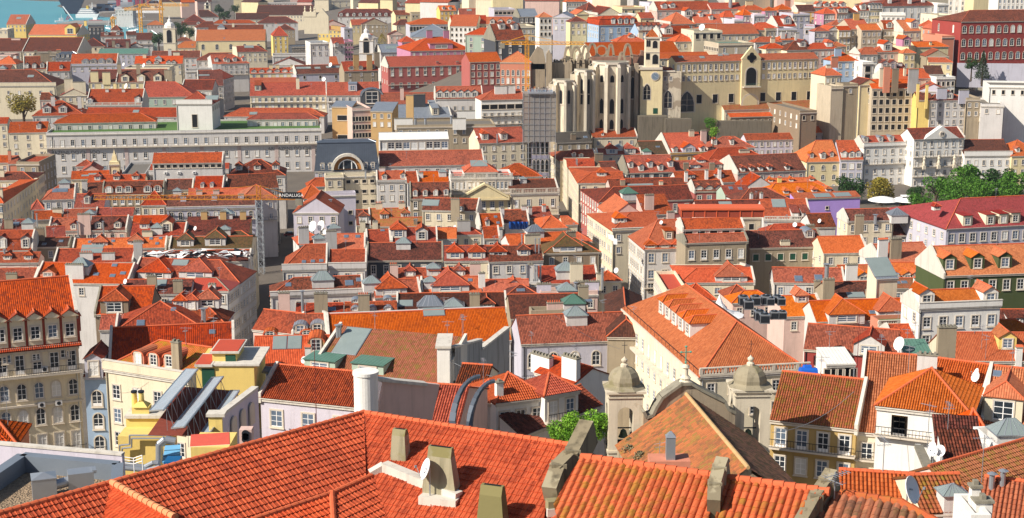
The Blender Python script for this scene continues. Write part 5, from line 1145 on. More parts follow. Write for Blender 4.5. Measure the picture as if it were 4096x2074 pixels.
HH('white gabled dormer house with a red roof at the left', (95,262), (285,258), 160, 'g', 'l', 'r', 'D g 4 3 195,245;W 5 1;F lr', sl=32)
HH('grey blue fronted house with tall balcony windows at the left', (100,300), (290,297), 270, 'f', 'l', 'a', 'W 5 1 t;B 0')
HH('grey house with a parapet at the left margin of the hillside', (-20,300), (105,298), 235, 'f', 's', 'r', 'W 3 2 t')
HH('orange roofs with chimneys above the convent', (110,400), (290,396), 345, 'h', 'w', 'o', 'C 0 2 3 150,385 205,380 290,400')
HH('red gabled roof behind the convent right end', (190,500), (440,480), 412, 'x', 'C', 'd', 'D g 3 2 350,470')
HH('orange roofs beyond the convent right end', (400,490), (700,480), 430, 'h', 'p', 'o', 'D h 3 2 620,470;W 5 2')
HH('orange hipped roof near two cream gables', (640,465), (780,462), 420, 'h', 'c', 'O', 'W 3 1')
HH('low orange roof left of the convent on the slope', (-20,485), (175,480), 430, 'h', 'c', 'o', 'C 0 2 2 45,425')
HH('small white house with an orange roof and stepped wall', (920,545), (1100,540), 475, 'x', 'W', 'o', 'F l')
HH('red roofs with a tiled dormer and pink gable', (1080,520), (1350,510), 455, 'h', 'p', 'o', 'D g 4 3 1200,510;D g 4 3 1390,460 P')
HH('orange roof over a yellow chimney stack house', (1480,470), (1810,462), 415, 'z', 'y', 'O', 'W 1 1;C 0 1 1 1630,450', dp=20)
HH('yellow corner house with a box bay right of the black netted wall', (1360,530), (1480,528), 500, 'h', 'y', 'O', 'W 2 2')
HH('great olive plaster gable wall with four small windows', (1590,560), (1815,560), 440, 'p', 's', 'r', 'W 3 1 p', dp=10)
HH('small house with orange roof and a rounded cream gable', (1610,620), (1850,640), 580, 'z', 'y', 'o', 'A 4 1715,600')
HH('red pyramid roof draped with blue scaffold netting', (690,610), (900,605), 515, 'h', 'b', 'o', 'C 0 3 3 700,560')
HH('white modern house block with square windows beside the conifer', (950,640), (1060,630), 600, 'f', 'W', 'a', 'W 1 2 p 2.4 3 2.4;L 2 2')
HH('white dormered house with a mottled red roof right of the conifer', (1150,712), (1385,700), 630, 'm', 'W', 'd', 'D g 3 3 1185,705 1265,700;C 0 2 1 1320,660', mh=3)
HH('yellow house with a balustrade top and two white windows', (735,720), (918,712), 690, 'f', 'o', 'q', 'W 2 1 t 2.8;T 1.2;R 2 2', ze=44)
HH('red hip roof left of the balustraded yellow house', (575,755), (735,750), 650, 'h', 'C', 'o', 'W 3 1;C 0 3 3 665,650 u;C 0 2 1 605,680')
HH('long pale gable roof with red slope and tall flue', (1220,790), (1640,780), 690, 'g', 'C', 'o', 'W 5 2;C 0 1 3 1370,760;F l', sl=24)
HH('dark brown shed roof on white posts right of the long gable', (1590,740), (1760,740), 655, 's', 'w', 'n', 'W 3 1 p')
HH('white house with a terrace of columns near the crimson palace', (1690,790), (1880,780), 740, 'f', 'W', 'a', 'W 4 3 p')
HH('brown gabled little roof with a square window in shade', (920,850), (1110,845), 795, 'p', 'y', 'd', 'W 1 1 p', dp=10)
HH('shaded house with a red mansard and arched windows', (910,950), (1045,945), 845, 'm', 'l', 'r', 'D r 2.6 2.6 945,935 1015,932;W 2 3 a 2.4', mh=4, ze=38)
HH('tall back house with stacked verandas and two high flues', (1045,885), (1500,880), 795, 'g', 'S', 'o', 'W 7 5 p 2 3 1.5;C 0 2.6 9 1185,900 u;C 0 2.6 8 1270,900 n;C 0 4 8 1450,905 g;C 0 3 7 1150,870 c', sl=26)
HH('lavender gable with an orange roof right of the veranda house', (1500,910), (1820,930), 810, 'p', 'm', 'o', 'W 3 1 p', dp=14, sl=24)
HH('yellow pipes house with a brown mottled roof', (1500,1000), (1650,1000), 925, 'g', 'Y', 'd', 'C 0 1 8 1495,1050 Y;C 0 1 8 1585,1060 Y')
HH('white back house with verandas and a brown hip roof', (1625,1005), (1985,1000), 925, 'h', 'w', 'd', 'W 5 4;C 0 4 4 1740,990 l;C 0 4 4 1960,1010 l;D g 3 2 1820,990')
HH('grey concrete yard houses right of the white verandas', (1990,1000), (2130,1000), 965, 'f', 's', 'a', 'W 2 2')
HH('white flat roofed yard house with two windows at the right', (2140,1060), (2370,1065), 1000, 'f', 'w', 'a', 'W 2 1')
HH('long white terrace house with four slits at the right edge', (2220,870), (2700,880), 830, 'f', 'W', 'a', 'W 5 1 p')
HH('white gabled house with a wide orange roof above the parking lot', (1770,1205), (2330,1215), (2000,1110), 'g', 'C', 'r', 'F l', sl=26, ze=27)
HH('pale house behind a red terrace with a small wall', (600,1240), (860,1250), 1180, 'f', 'y', 'q', '')
HH('orange roof with a square sheltered terrace at the lower right', (1180,1300), (2300,1295), 1250, 'g', 'p', 'r', 'C 0 10 3 1960,1290 s;P 2.4 1810,1240;P 2.4 1850,1240', ze=25)
HH('cream gable house left of the sheltered terrace', (1230,1330), (1400,1330), 1245, 'p', 'y', 'r', '', dp=16)
HH('cream wedge house with a white tower chimney', (1010,1300), (1170,1300), 1245, 'z', 'C', 'o', 'C 0 2 4 1030,1240')
HH('small house with a clay roof left of the wedge house', (300,1330), (590,1325), 1270, 'x', 'w', 'o', 'C 0 2 2 310,1290')
HH('flat grey metal roofed hut in the ruined yard', (400,1250), (575,1200), 1130, 'f', 'n', 'g', 'W 5 1')
HH('ruined stone wall house with broken openings below the convent', (320,1130), (490,1060), 1020, 'f', 'n', 'a', 'W 2 1 p')
HH('ochre little block with white frame lines in the yard', (635,885), (755,880), 850, 'f', 'S', 'a', '')
HH('grey concrete block house with one square window', (755,860), (905,850), 840, 'f', 's', 'a', 'W 1 1')
# crimson palace
HH('crimson palace with four rows of arched white windows', (1940,215), (2700,200), 100, 'x', 'r', 'd', 'W 11 3 a 3.2 4.4 1.9;W 11 1 c 3 22 1.8;L 2 4 a 3.2 4.4', ze=64, zg=36, fh=6, dp=26, sl=26, name='palace', cat='palace')
HH('long sand coloured retaining house below the hedge', (2085,765), (2750,745), 738, 'f', 'C', 'a', 'W 5 1 p .6 3 2', ze=39.5)

# ================================================================ helpers for the landmarks
def wx(X, Y, d): return atd(*q(X, Y), d)
def pb(mb, X0, X1, Y0, Y1, d, t, mi=0, zb=None):
    """a block standing d metres away that spans those picture columns and rows; t metres thick"""
    a = wx(X0, Y0, d); b = wx(X1, Y1, d); mb.box(a[0], b[0], d, d+t, b[2] if zb is None else zb, a[2], mi); return a, b
def text(par, s, size, loc, mat, rz=0.0, name='lettering'):
    c = D.curves.new(name, 'FONT'); c.body = s; c.size = size; c.extrude = .03; c.align_x = 'CENTER'; c.align_y = 'CENTER'; c.materials.append(mat)
    o = D.objects.new(name, c); COL.objects.link(o); o.location = loc; o.rotation_euler = (pi/2, 0, rz)
    me = D.meshes.new_from_object(o); me.name = name; n_ = D.objects.new(name, me); COL.objects.link(n_); n_.location = o.location; n_.rotation_euler = o.rotation_euler; D.objects.remove(o); n_.parent = par
    return n_
M_oldst = m_wall('old_limestone', '#d6cab4', .8, '#5a5044'); M_oldst2 = m_wall('dark_ruin_stone', '#a3937d', .9, '#3d372f')
M_yel = m_plain('crane_yellow', '#d99a1e', .5); M_grn = m_plain('bronze_green', '#5d8f7a', .7)
M_blue = m_plain('blue_tarp', '#1f5fbf', .5, var=.2); M_orange = m_plain('orange_sheet', '#d0603a', .7); M_black = m_plain('black_cloth', '#15161a', .6)
def arch_pts(hw, h, n=8, pointed=False):
    if pointed: return [(-hw, 0), (hw, 0), (hw, h-hw*1.6), (hw*.8, h-hw*.8), (hw*.4, h-hw*.25), (0, h), (-hw*.4, h-hw*.25), (-hw*.8, h-hw*.8), (-hw, h-hw*1.6)]
    return [(-hw, 0), (hw, 0)]+[(hw*cos(i*pi/n), h-hw+hw*sin(i*pi/n)) for i in range(n+1)]
def archwin(par, x, y, z, hw, h, pointed=True, name='arched_window', mull=True, face=0.0, glass=None):
    m = MB(); m.ext(arch_pts(hw*1.25, h*1.06, 8, pointed), -.04, .1, 1); m.ext([(a, b+.05*h) for a, b in arch_pts(hw, h*.95, 8, pointed)], -.1, -.03, 0)
    if mull:
        m.box(-.06, .06, -.14, -.08, .1*h, h*.9, 1)
        for k in (.35, .6): m.box(-hw, hw, -.13, -.08, h*k-.04, h*k+.04, 1)
    o = m.build(name, [glass or M_wdark, M_stone], par, (x, y, z)); o.rotation_euler = (0, 0, face); return o
# ---------------------------------------------------------------- the long white store
AN[0] = 5
T(0, 1)
st = H('very long white store front with grass terrace and iron balcony', (462,52), (3223,4), -78, 'f', 'w', 'G', 'W 27 1 t 2.8 4.4 1.3;W 27 3 t 2.5 9.6 1.3', ze=26.5, fh=5.0, name='department_store', cat='department store')
w, dp, hh, _ = st['dims']
m = MB(); m.box(-1.2, w, -1.1, 0, hh-5.5, hh-5.2, 1); rail(m, -1.1, w, -1.0, hh-5.2, 1.0, 1.2); m.build('balcony', [M_iron, M_stone], st)
m = MB()
for i in range(8): x = w*(i+.02)/7.3; m.box(x, x+1.4, -.12, 0, hh-26, hh-5.5, 0)
m.build('pilaster_strips', m_wall('pink_stone', '#c4b0a8', .5), st)
M_letter = m_plain('letter_grey', '#6b6258', .8)
for u in (.088, .83): text(st, '- ARMAZENS DO CHIADO -', 1.9, (w*u if u < .5 else w*.90, -.06, hh-7.2), M_letter)
m = MB(); m.box(-1.8, 1.8, -.3, -.05, -.7, .7, 0); sg = m.build('shop_sign', m_plain('green_sign', '#4d9a72', .6), st, (w*.938, 0, hh-18.4)); text(sg, 'fnac', 1.7, (0, -.34, 0), M_black)
# hedge plants and umbrellas on the terrace
# ---------------------------------------------------------------- grey mansard hall
T(1, 1)
gm = H('grey zinc mansard hall with a great arched window and round dormers', (590,415), (1236,405), 100, 'M', 'l', 'k', 'D r 1.6 2.4 655,400 735,400 1105,395 1180,395 W;W 6 2 t', ze=27, mh=9, sl=16, name='mansard_hall', cat='hall')
w, dp, hh, _ = gm['dims']; m = MB(); cx = w*.51
def ring(m, cx, cz, r0, r1, y0, y1, mi, n=16):
    for i in range(n):
        a, b = i*pi/n, (i+1)*pi/n
        m.ext([(cx+r0*cos(a), cz+r0*sin(a)), (cx+r1*cos(a), cz+r1*sin(a)), (cx+r1*cos(b), cz+r1*sin(b)), (cx+r0*cos(b), cz+r0*sin(b))], y0, y1, mi)
ring(m, cx, hh+.3, 4.5, 5.3, -1.6, .6, 0); ring(m, cx, hh+.3, 0.01, 4.5, -.3, 1.5, 1); m.build('arch_surround', [M_capw, m_plain('ochre_brick', '#a9743c', .9, var=.2)], gm)
m = MB(); ring(m, cx, hh+.6, 0.01, 2.9, -.5, -.28, 0)
for x in (-1.3, 1.3): m.box(cx+x-.15, cx+x+.15, -.6, -.45, hh+.5, hh+3.2, 1)
ring(m, cx, hh+.6, 2.8, 3.1, -.65, -.28, 1); m.build('arched_window', [M_glass, M_white], gm)
# balustraded hotel
h1 = H('hotel with a balustraded roof terrace over five wide window groups', (1955,492), (2572,484), 425, 'f', 'W', 'q', 'T 1.5;W 15 1 t 2.5 3.2 .8', ze=29.5, name='hotel', cat='hotel')
H('hotel penthouse with a dark patched orange hip roof', (2095,425), (2420,420), 300, 'h', 'W', 'o', 'S 5 3 2240,370', ze=31.5, sl=28, name='penthouse')
h2 = H('ochre stone house front with a broad pediment below the hotel terrace', (1965,640), (2595,632), 612, 'f', 'y', 'a', 'W 7 2 t 2.4 4.6 1.3;T 1.2', ze=25.5, fh=4.5)
w, dp, hh, _ = h2['dims']; m = MB(); m.ext([(w*.16, hh-1.4), (w*.88, hh-1.4), (w*.52, hh+2.4)], -1.2, 3, 0); m.ext([(w*.13, hh-1.5), (w*.52, hh+2.6), (w*.91, hh-1.5), (w*.91, hh-.9), (w*.52, hh+3.2), (w*.13, hh-.9)][::-1], -1.6, .5, 0)
m.box(w*.13, w*.91, -1.5, .2, hh-2, hh-1.45, 0); m.build('pediment', wallm('y'), h2)
# curved gable on the long roof behind the hotel
# pediment of the square front
# ---------------------------------------------------------------- side dormers of the broad orange roof
w, dp, hh, _ = HB['dims']; tt = tan(radians(34)); me = dormer_mesh('h', 2.4, 2.3, 'W', 'O', 34); hw = w/2
for i in range(5):
    v = dp*(.36+.085*i); u = hw*.34; o = link('dormer', me, HB, (u, v, hh+u*tt), -pi/2); window(o, 0, -.01, .3, 'c', 1.2, 1.6, 0, False, 0)
m = MB()
m.bar((-.4, 0, hh+.9), (-.4, dp, hh+.9), .05, .05)
for i in range(22): m.bar((-.4, dp*i/21, hh), (-.4, dp*i/21, hh+.9), .04, .04)
m.build('eave_railing', M_iron, HB)
m = MB(); m.box(-1.0, 0, -.3, dp, hh-5.2, hh-4.8); m.box(-.5, -.0, -.3, dp, hh-.5, hh-.2); m.build('side_cornice', M_stone, HB)
T(2, 2); tl = root('roof_fan_group', (0, 0, 0)) if False else None
# ---------------------------------------------------------------- fans on the roof beside it
def condenser(name, P, lab, s=1.0, grp=None):
    m = MB(); m.box(-.8*s, .8*s, -.8*s, .8*s, 0, 1.5*s, 0); m.box(-.7*s, .7*s, -.83*s, -.79*s, .2*s, 1.3*s, 1); m.box(-.83*s, -.79*s, -.7*s, .7*s, .2*s, 1.3*s, 1)
    m.tube((0, 0, 1.5*s), (0, 0, 1.7*s), .62*s, .62*s, 14, 1); m.tube((0, 0, 1.7*s), (0, 0, 1.74*s), .2*s, .2*s, 8, 0)
    o = m.build(name, [M_metal, M_iron]); o.location = P; LABELS[lab] = 1; return tag(o, lab, 'cooling unit', grp)

# ================================================================ the ruined convent church on the hill
T(2, 0)
AN[0] = 2
DC = 600.0
cv = H('long sand coloured convent barracks with two rows of grey framed windows', (1642,620), 3075, (2350,545), 'g', 'y', 'o', 'W 27 1 t 2.7 3.4 1.1;W 27 1 c 1.9 7.6 1.1;W 9 1 p 3.4 16 2.2;S 2 1.6 1700,580 1915,585 2095,560 2155,555', ze=52.5, zg=24, sl=25, an=17, name='convent_barracks', cat='convent')
w, dp, hh, _ = cv['dims']; u0 = w*.452; u1 = w*.582; um = (u0+u1)/2
m = MB(); m.box(u0, u1, -.9, 0, 0, hh+.5, 0); hw = (u1-u0)/2
m.ext([(u0-.3, hh+.5), (u1+.3, hh+.5), (um+hw*.35, hh+4), (um, hh+5.6), (um-hw*.35, hh+4)], -.95, .2, 0); m.build('gabled_centre_bay', wallm('y'), cv)
m = MB()
for a, b in ((0, 1.1), (0, -1.1), (1.1, 0), (-1.1, 0), (0, 0)): m.tube((um+a, -1.02, hh+1+b), (um+a, -.94, hh+1+b), 1.0, 1.0, 14, 0)
m.build('quatrefoil_window', M_wdark, cv)
archwin(cv, um, -.95, hh-10.5, 2.2, 7.5, False, 'centre_door', False)
m = MB(); m.box(u0+.3, u1-.3, -2.6, -.9, hh-11, hh-10.6, 0); rail(m, u0+.3, u1-.3, -2.5, hh-10.6, 1.1, .8, 1); m.build('balcony', [M_stone, M_grn], cv)
archwin(cv, um, -.95, hh-24, 3.2, 10, False, 'niche', False, 0, wallm('y'))
archwin(cv, w*.083, -.02, hh-20.5, 3.0, 8.5, True, 'gothic_window', True, 0, M_glass)
# clock tower ------------------------------------------------------
ct = root('clock_tower', (0, 0, 0), 0, 'cream bell tower with a round clock face and a small tiled spire', 'clock tower')
m = MB(); d = 597.0
a, b = pb(m, 1292, 1502, 690, 1180, d, 9, 0, zb=20); pb(m, 1282, 1510, 676, 700, d-.4, 9.8, 1)
m.build('tower_base', [wallm('y'), M_stone], ct)
m = MB(); A, B = pb(m, 1342, 1478, 384, 678, d+.6, 5.6, 0); pb(m, 1334, 1486, 372, 388, d+.1, 6.6, 1); pb(m, 1338, 1482, 520, 528, d+.4, 6.0, 1)
for X in (1338, 1476): p = wx(X, 372, d+.3); m.tube((p[0], d+.5, p[2]), (p[0], d+.5, p[2]+2), .35, .05, 6, 1)
m.build('tower_shaft', [wallm('C'), M_stone], ct)
m = MB(); c0 = wx(1410, 380, d+.6); hx = (B[0]-A[0])/2; zt = wx(1410, 286, d+3)[2]
E = [(c0[0]-hx, d+.6, c0[2]), (c0[0]+hx, d+.6, c0[2]), (c0[0]+hx, d+6.2, c0[2]), (c0[0]-hx, d+6.2, c0[2])]; ap = (c0[0], d+3.4, zt)
for i in range(4): m.poly([E[i], E[(i+1) % 4], ap], 0, [(0, 0), (5, 0), (2.5, 5)])
m.tube(ap, V(ap, (0, 0, 1.6)), .12, .05, 6, 1); m.build('spire', [m_tile('tile_spire', '#c4704a', '#a5542f', '#6e4030', .35), M_iron], ct)
for X, Y, hw_, hh_ in ((1434, 470, .9, 3.0), (1436, 632, 1.1, 4.0)):
    p = wx(X, Y+15, d+.55); archwin(ct, p[0], d+.58, p[2], hw_, hh_, False, 'belfry_opening', False)
for X, Y in ((1357, 470), (1378, 470), (1352, 600), (1372, 600)):
    p = wx(X, Y, d+.55); archwin(ct, p[0], d+.58, p[2], .35, 2.6, False, 'slot_window', False)
p = wx(1435, 765, d); ck = MB(); ck.tube((0, -.25, 0), (0, 0, 0), 1.75, 1.75, 28, 0); ck.tube((0, -.3, 0), (0, -.2, 0), 1.45, 1.45, 28, 1)
cko = ck.build('clock_face', [M_stone, m_plain('clock_blue_grey', '#6d7c8c', .6)], ct, (p[0], d, p[2])); ck = MB()
for i in range(12):
    t = pi*i/6; ck.bar((1.05*cos(t), -.33, 1.05*sin(t)), (1.35*cos(t), -.33, 1.35*sin(t)), .12, .04, 0)
ck.bar((0, -.36, 0), (-.5, -.36, .65), .14, .04, 0); ck.bar((0, -.36, 0), (.9, -.36, -.55), .11, .04, 0); ck.build('clock_hands', M_white, cko)
for X, Y in ((1535, 800), (1590, 800), (1340, 780)): pass
archwin(ct, wx(1352, 1010, d)[0], d-.02, wx(1352, 1005, d)[2], 1.3, 6.4, True, 'gothic_window'); p = wx(1437, 1140, d); m = MB(); m.box(-.9, .9, -.1, .05, 0, 2.2); m.build('window', M_green, ct, (p[0], d, p[2]))
# sacristy between tower and convent
sc = root('sacristy_wall', (0, 0, 0), 0, 'weathered pale stone sacristy with a tall gothic window right of the clock tower', 'sacristy')
m = MB(); pb(m, 1503, 1690, 720, 1180, 598.5, 12, 0, zb=20); pb(m, 1503, 1640, 712, 722, 598.2, 12.6, 1); m.build('wall', [m_wall('peeling_plaster', '#c9bca6', .8, '#4d463d', .5, '#9a8b78'), M_stone], sc)
p = wx(1563, 1090, 598.5); archwin(sc, p[0], 598.4, p[2], 1.5, 7.2, True, 'gothic_window', True, 0, M_glass)
for X in (1535, 1592): p = wx(X, 810, 598.5); window(sc, p[0], 598.5, p[2], 'c', 1.1, 1.7)
m = MB(); pb(m, 1506, 1612, 688, 716, 601, 8, 0); m.build('roof', roofm('r'), sc)
# apse ----------------------------------------------------------
apg = root('apse', (0, 0, 0), 0, 'tall buttressed gothic apse of pale stained stone with narrow pointed windows', 'church')
def polyapse(X0, X1, Yt, d, dep, n, zb, name, bw=1.1, wins=(), roofY=None, bt=.0):
    """half-octagon apse: n faces bulging toward the viewer between two picture columns"""
    a = wx(X0, Yt, d); b = wx(X1, Yt, d); cx = (a[0]+b[0])/2; R = (b[0]-a[0])/2; zt = a[2]
    m = MB(); P = [(cx+R*cos(pi+pi*i/n), d+dep-dep*abs(sin(pi*i/n))**.9) for i in range(n+1)]
    for p, q_ in zip(P, P[1:]): m.poly([(p[0], p[1], zb), (q_[0], q_[1], zb), (q_[0], q_[1], zt), (p[0], p[1], zt)], 0)
    m.poly([(x, y, zt) for x, y in P]+[(P[-1][0], d+dep+8, zt), (P[0][0], d+dep+8, zt)], 2)
    m.poly([(P[-1][0], P[-1][1], zb), (P[-1][0], d+dep+8, zb), (P[-1][0], d+dep+8, zt), (P[-1][0], P[-1][1], zt)], 0); m.poly([(P[0][0], d+dep+8, zb), (P[0][0], P[0][1], zb), (P[0][0], P[0][1], zt), (P[0][0], d+dep+8, zt)], 0)
    for p, q_ in zip(P, P[1:]): m.bar((p[0], p[1]-.1, zt), (q_[0], q_[1]-.1, zt), .7, .9, 1); m.bar((p[0], p[1]-.05, zt-9), (q_[0], q_[1]-.05, zt-9), .3, .4, 1)
    m.build(name, [M_oldst, M_stone, M_conc], apg)
    for i, (x, y) in enumerate(P):
        bm = MB(); nx, ny = x-cx, (y-d-dep)*1.2; l = sqrt(nx*nx+ny*ny) or 1; nx, ny = nx/l, ny/l
        top = zt-1.5-bt
        p0 = (x-nx*.2, y-ny*.2); p1 = (x+nx*1.9, y+ny*1.9); tx, ty = -ny*bw/2, nx*bw/2
        def cr(p, s_): return (p[0]+tx*s_, p[1]+ty*s_)
        q4 = [cr(p0, -1), cr(p1, -1), cr(p1, 1), cr(p0, 1)]
        for j in range(4): A_, B_ = q4[j], q4[(j+1) % 4]; bm.poly([(A_[0], A_[1], zb), (B_[0], B_[1], zb), (B_[0], B_[1], top+(0 if j else 0)), (A_[0], A_[1], top)], 0)
        bm.poly([(q4[0][0], q4[0][1], top+1.6), (q4[1][0], q4[1][1], top), (q4[2][0], q4[2][1], top), (q4[3][0], q4[3][1], top+1.6)], 1)
        bm.build('buttress', [M_oldst, M_stone], apg)
    for i in range(n):
        x = (P[i][0]+P[i+1][0])/2; y = (P[i][1]+P[i+1][1])/2; f = atan2(P[i+1][1]-P[i][1], P[i+1][0]-P[i][0])
        if abs(f) > 1.25: continue
        for (zo, hw_, h_) in wins: archwin(apg, x, y, zt-zo, hw_, h_, True, 'lancet_window', False, f)
polyapse(828, 1190, 640, 592, 9, 5, 16, 'apse_wall', 1.3, ((7.5, .75, 3.0), (20, .85, 6.2), (26, .8, 4)))
polyapse(640, 835, 716, 590, 6, 4, 16, 'chapel_wall', 1.0, ((13.5, .5, 10.5),))
polyapse(420, 645, 818, 588, 6, 4, 16, 'chapel_wall', 1.0, ((9.6, .55, 6.2),))
m = MB()
pb(m, 1192, 1296, 712, 1180, 599, 14, 0, zb=16); pb(m, 1232, 1262, 640, 1180, 597, 3, 0, zb=16); m.build('side_wall', M_oldst2, apg)
archwin(apg, wx(1208, 1000, 599)[0], 598.95, wx(1208, 1000, 599)[2], .7, 9, True, 'lancet_window', False)
# ruined nave ------------------------------------------------------
nv = root('ruined_nave', (0, 0, 0), 0, 'roofless ruined nave with bare pointed arches and a round window ring', 'ruin')
m = MB(); pb(m, 345, 400, 545, 870, 606, 5, 0, zb=24); pb(m, 395, 600, 628, 870, 609, 4, 0, zb=24); pb(m, 600, 840, 640, 760, 612, 5, 0, zb=24)
a = wx(345, 545, 606); b = wx(395, 545, 606); c = wx(372, 500, 606); m.ext([(a[0], a[2]), (b[0], a[2]), ((a[0]+b[0])/2, c[2])], 606, 610, 0)
m.build('transept_wall', M_oldst2, nv)
m = MB(); pb(m, 1190, 1340, 560, 700, 622, 5, 0); pb(m, 780, 1195, 575, 645, 616, 4, 0)
for i, X in enumerate(range(1195, 1335, 14)): pb(m, X, X+15, 545+((i*37) % 17)-(40 if X > 1290 else 0), 565, 622, 4, 0)
m.build('brick_wall', m_wall('ruin_brick', '#95705f', .8, '#403630'), nv)
m = MB(); pb(m, 175, 330, 640, 880, 640, 6, 0, zb=26)
a, b, c = wx(172, 600, 640), wx(335, 600, 640), wx(255, 465, 640); m.ext([(a[0], a[2]-4), (b[0], a[2]-4), (b[0], a[2]), (b[0]-1, c[2]-1.5), (c[0], c[2]), (a[0], a[2])], 640, 643, 0); m.build('ruined_gable', M_oldst2, nv)
random.seed(5)
def pt_arch(X0, X1, Yb, Yt, d, th=.9, dz=0.0, lean=0.0):
    a, b, t_ = wx(X0, Yb, d), wx(X1, Yb, d), wx((X0+X1)/2, Yt, d); hw = (b[0]-a[0])/2; cx = (a[0]+b[0])/2; H_ = t_[2]-a[2]; mm = MB(); pr = None; N = 14
    for i in range(N+1):
        s = -1+2*i/N; x = cx+hw*s; z = a[2]+H_*(1-abs(s)**2.4)
        cur = (x, d+lean*(1-abs(s)), z)
        if pr: mm.bar(pr, cur, th, 1.1, 0)
        pr = cur
    mm.bar((cx-hw, d, a[2]+.3), (cx-hw, d, a[2]-9), 1.1, 1.1, 0); mm.bar((cx+hw, d, a[2]+.3), (cx+hw, d, a[2]-9), 1.1, 1.1, 0); return mm.build('pointed_arch', M_oldst2, nv)
pt_arch(525, 600, 590, 470, 613); pt_arch(660, 718, 640, 540, 610); pt_arch(700, 775, 590, 458, 618); pt_arch(1070, 1135, 620, 530, 611); pt_arch(1118, 1200, 560, 445, 618); pt_arch(760, 850, 540, 440, 632); pt_arch(960, 1020, 560, 448, 628); pt_arch(600, 690, 560, 470, 640)
p = wx(900, 510, 622); m = MB()
for i in range(20):
    t0, t1 = 2*pi*i/20, 2*pi*(i+1)/20; m.bar((p[0]+2.1*cos(t0), 622, p[2]+2.1*sin(t0)), (p[0]+2.1*cos(t1), 622, p[2]+2.1*sin(t1)), .9, .6, 0)
m.ext([(p[0]-5, p[2]-3.6), (p[0]+5, p[2]-3.6), (p[0]+2.2, p[2]-1.4), (p[0], p[2]-2.4), (p[0]-2.2, p[2]-1.4)], 621.6, 622.4, 0); m.build('round_window_ring', M_oldst2, nv)
m = MB()
for i in range(46):
    X = 415+i*8.2; h = random.uniform(0, 26); pb(m, X, X+random.uniform(6, 14), 618-h, 640, 611+random.uniform(-1, 1), 2.5, 0)
m.build('broken_wall_top', M_oldst2, nv)
# low walls and yards below
yd = root('retaining_wall', (0, 0, 0), 0, 'rough stained retaining wall at the foot of the convent and apse', 'wall')
m = MB(); pb(m, 1270, 1560, 1170, 1304, 590, 6, 0, zb=8); pb(m, 1540, 1800, 1195, 1304, 587, 4, 0, zb=8); pb(m, 2060, 2600, 1215, 1304, 600, 3, 0, zb=8); m.build('wall', m_wall('rubble_wall', '#6f675a', 1.0, '#2e2a26'), yd)
T(3, 0)
yd2 = root('stone_wall', (0, 0, 0), 0, 'long buttressed ochre stone wall curving below the grey block houses', 'wall')
m = MB(); pb(m, 490, 890, 1050, 1180, 618, 2, 0, zb=8)
for X in range(640, 900, 30): pb(m, X, X+6, 1000, 1120, 617.4, 1, 0)
pb(m, 640, 890, 1000, 1060, 619, 2, 0); m.build('wall', m_wall('ochre_stone', '#756a52', 1.0, '#37322a'), yd2)  # ochre darkened: shade on this wall is put into its base colour
T(2, 0)
lh = H('low cream longhouse with arched half windows and a mottled orange roof', (2130,1100), (3180,1040), (2650,985), 'g', 'C', 'y', 'W 15 1 a 1.3 3 1.6;L 2 2', ze=33, zg=20, sl=28, name='longhouse')
H('lean to front of the longhouse with a red strip roof', (2190,1172), (3050,1148), (2600,1130), 's', 'n', 'o', 'W 12 1 p 1.4', ze=30.4, zg=12, sl=22)

# ================================================================ cream apartment house at the left edge
w, dp, hh, R_ = AH['dims']
nW = 5; xs = [w*(i+.55)/nW for i in range(nW)]
m = MB()
for i in range(nW):     # attic storey: panels between red tile scrolls
    x = xs[i]; m.box(x-.95, x+.95, -.35, 0, hh-4.0, hh-.3, 0)
    m.ext([(x-1.5, hh-.3), (x+1.5, hh-.3), (x, hh+.55)], -.75, 1.2, 0)
m.build('attic_bay', wallm('C'), AH)
for i in range(nW+1): m = MB(); x = xs[0]-w/nW/2+i*w/nW; m.box(x-.35, x+.35, -.3, 0, hh-2.6, hh-.4, 0); m.box(x-.18, x+.18, -.28, 0, hh-4.2, hh-2.6, 0); m.build('clay_scroll', m_plain('dark_clay', '#8e4030', .9, var=.3), AH)
for i in range(nW):
    me = MB(); x = xs[i]
    for s_ in (-1, 1):
        P = [(x+s_*1.6, -.85, hh-.35), (x+s_*1.6, 1.4, hh-.35), (x, 1.4, hh+.75), (x, -.85, hh+.75)]
        slopeface(me, P if s_ > 0 else [P[1], P[0], P[3], P[2]], False, 0, .1)
    me.tube((x, -.85, hh+.78), (x, 1.5, hh+.78), .12, .12, 6, 1); me.build('gablet_roof', [roofm('r'), M_cap], AH)
    window(AH, x, -.35, hh-3.1, 'c', 1.15, 1.75, 0, True)
    window(AH, x, 0, hh-8.0, 't', 1.15, 2.7, 0, True, 0); window(AH, x, 0, hh-11.6, 'a', 1.15, 2.2, 0, True)
    window(AH, x, 0, hh-15.4, 'a', 1.15, 2.3, 0, True); window(AH, x, 0, hh-19.6, 't', 1.15, 2.7, 0, True, 2)
    bm = MB(); bm.box(x-1.3, x+1.3, -.7, 0, hh-20.0, hh-19.75, 1); rail(bm, x-1.25, x+1.25, -.65, hh-19.75, .95, .2)
    for sx in (-1.25, 1.25): bm.bar((x+sx, -.65, hh-18.85), (x+sx, 0, hh-18.85), .06, .06)
    bm.build('balcony', [M_iron, M_stone], AH)
    archwin(AH, x, -.02, hh-24.2, 1.0, 3.2, False, 'shop_arch', False)
m = MB(); m.box(-.3, w+.3, -.55, 0, hh-4.55, hh-4.15, 0); m.box(-.3, w+.1, -.2, 0, hh-5.1, hh-4.55, 0); m.build('cornice', M_capw, AH)
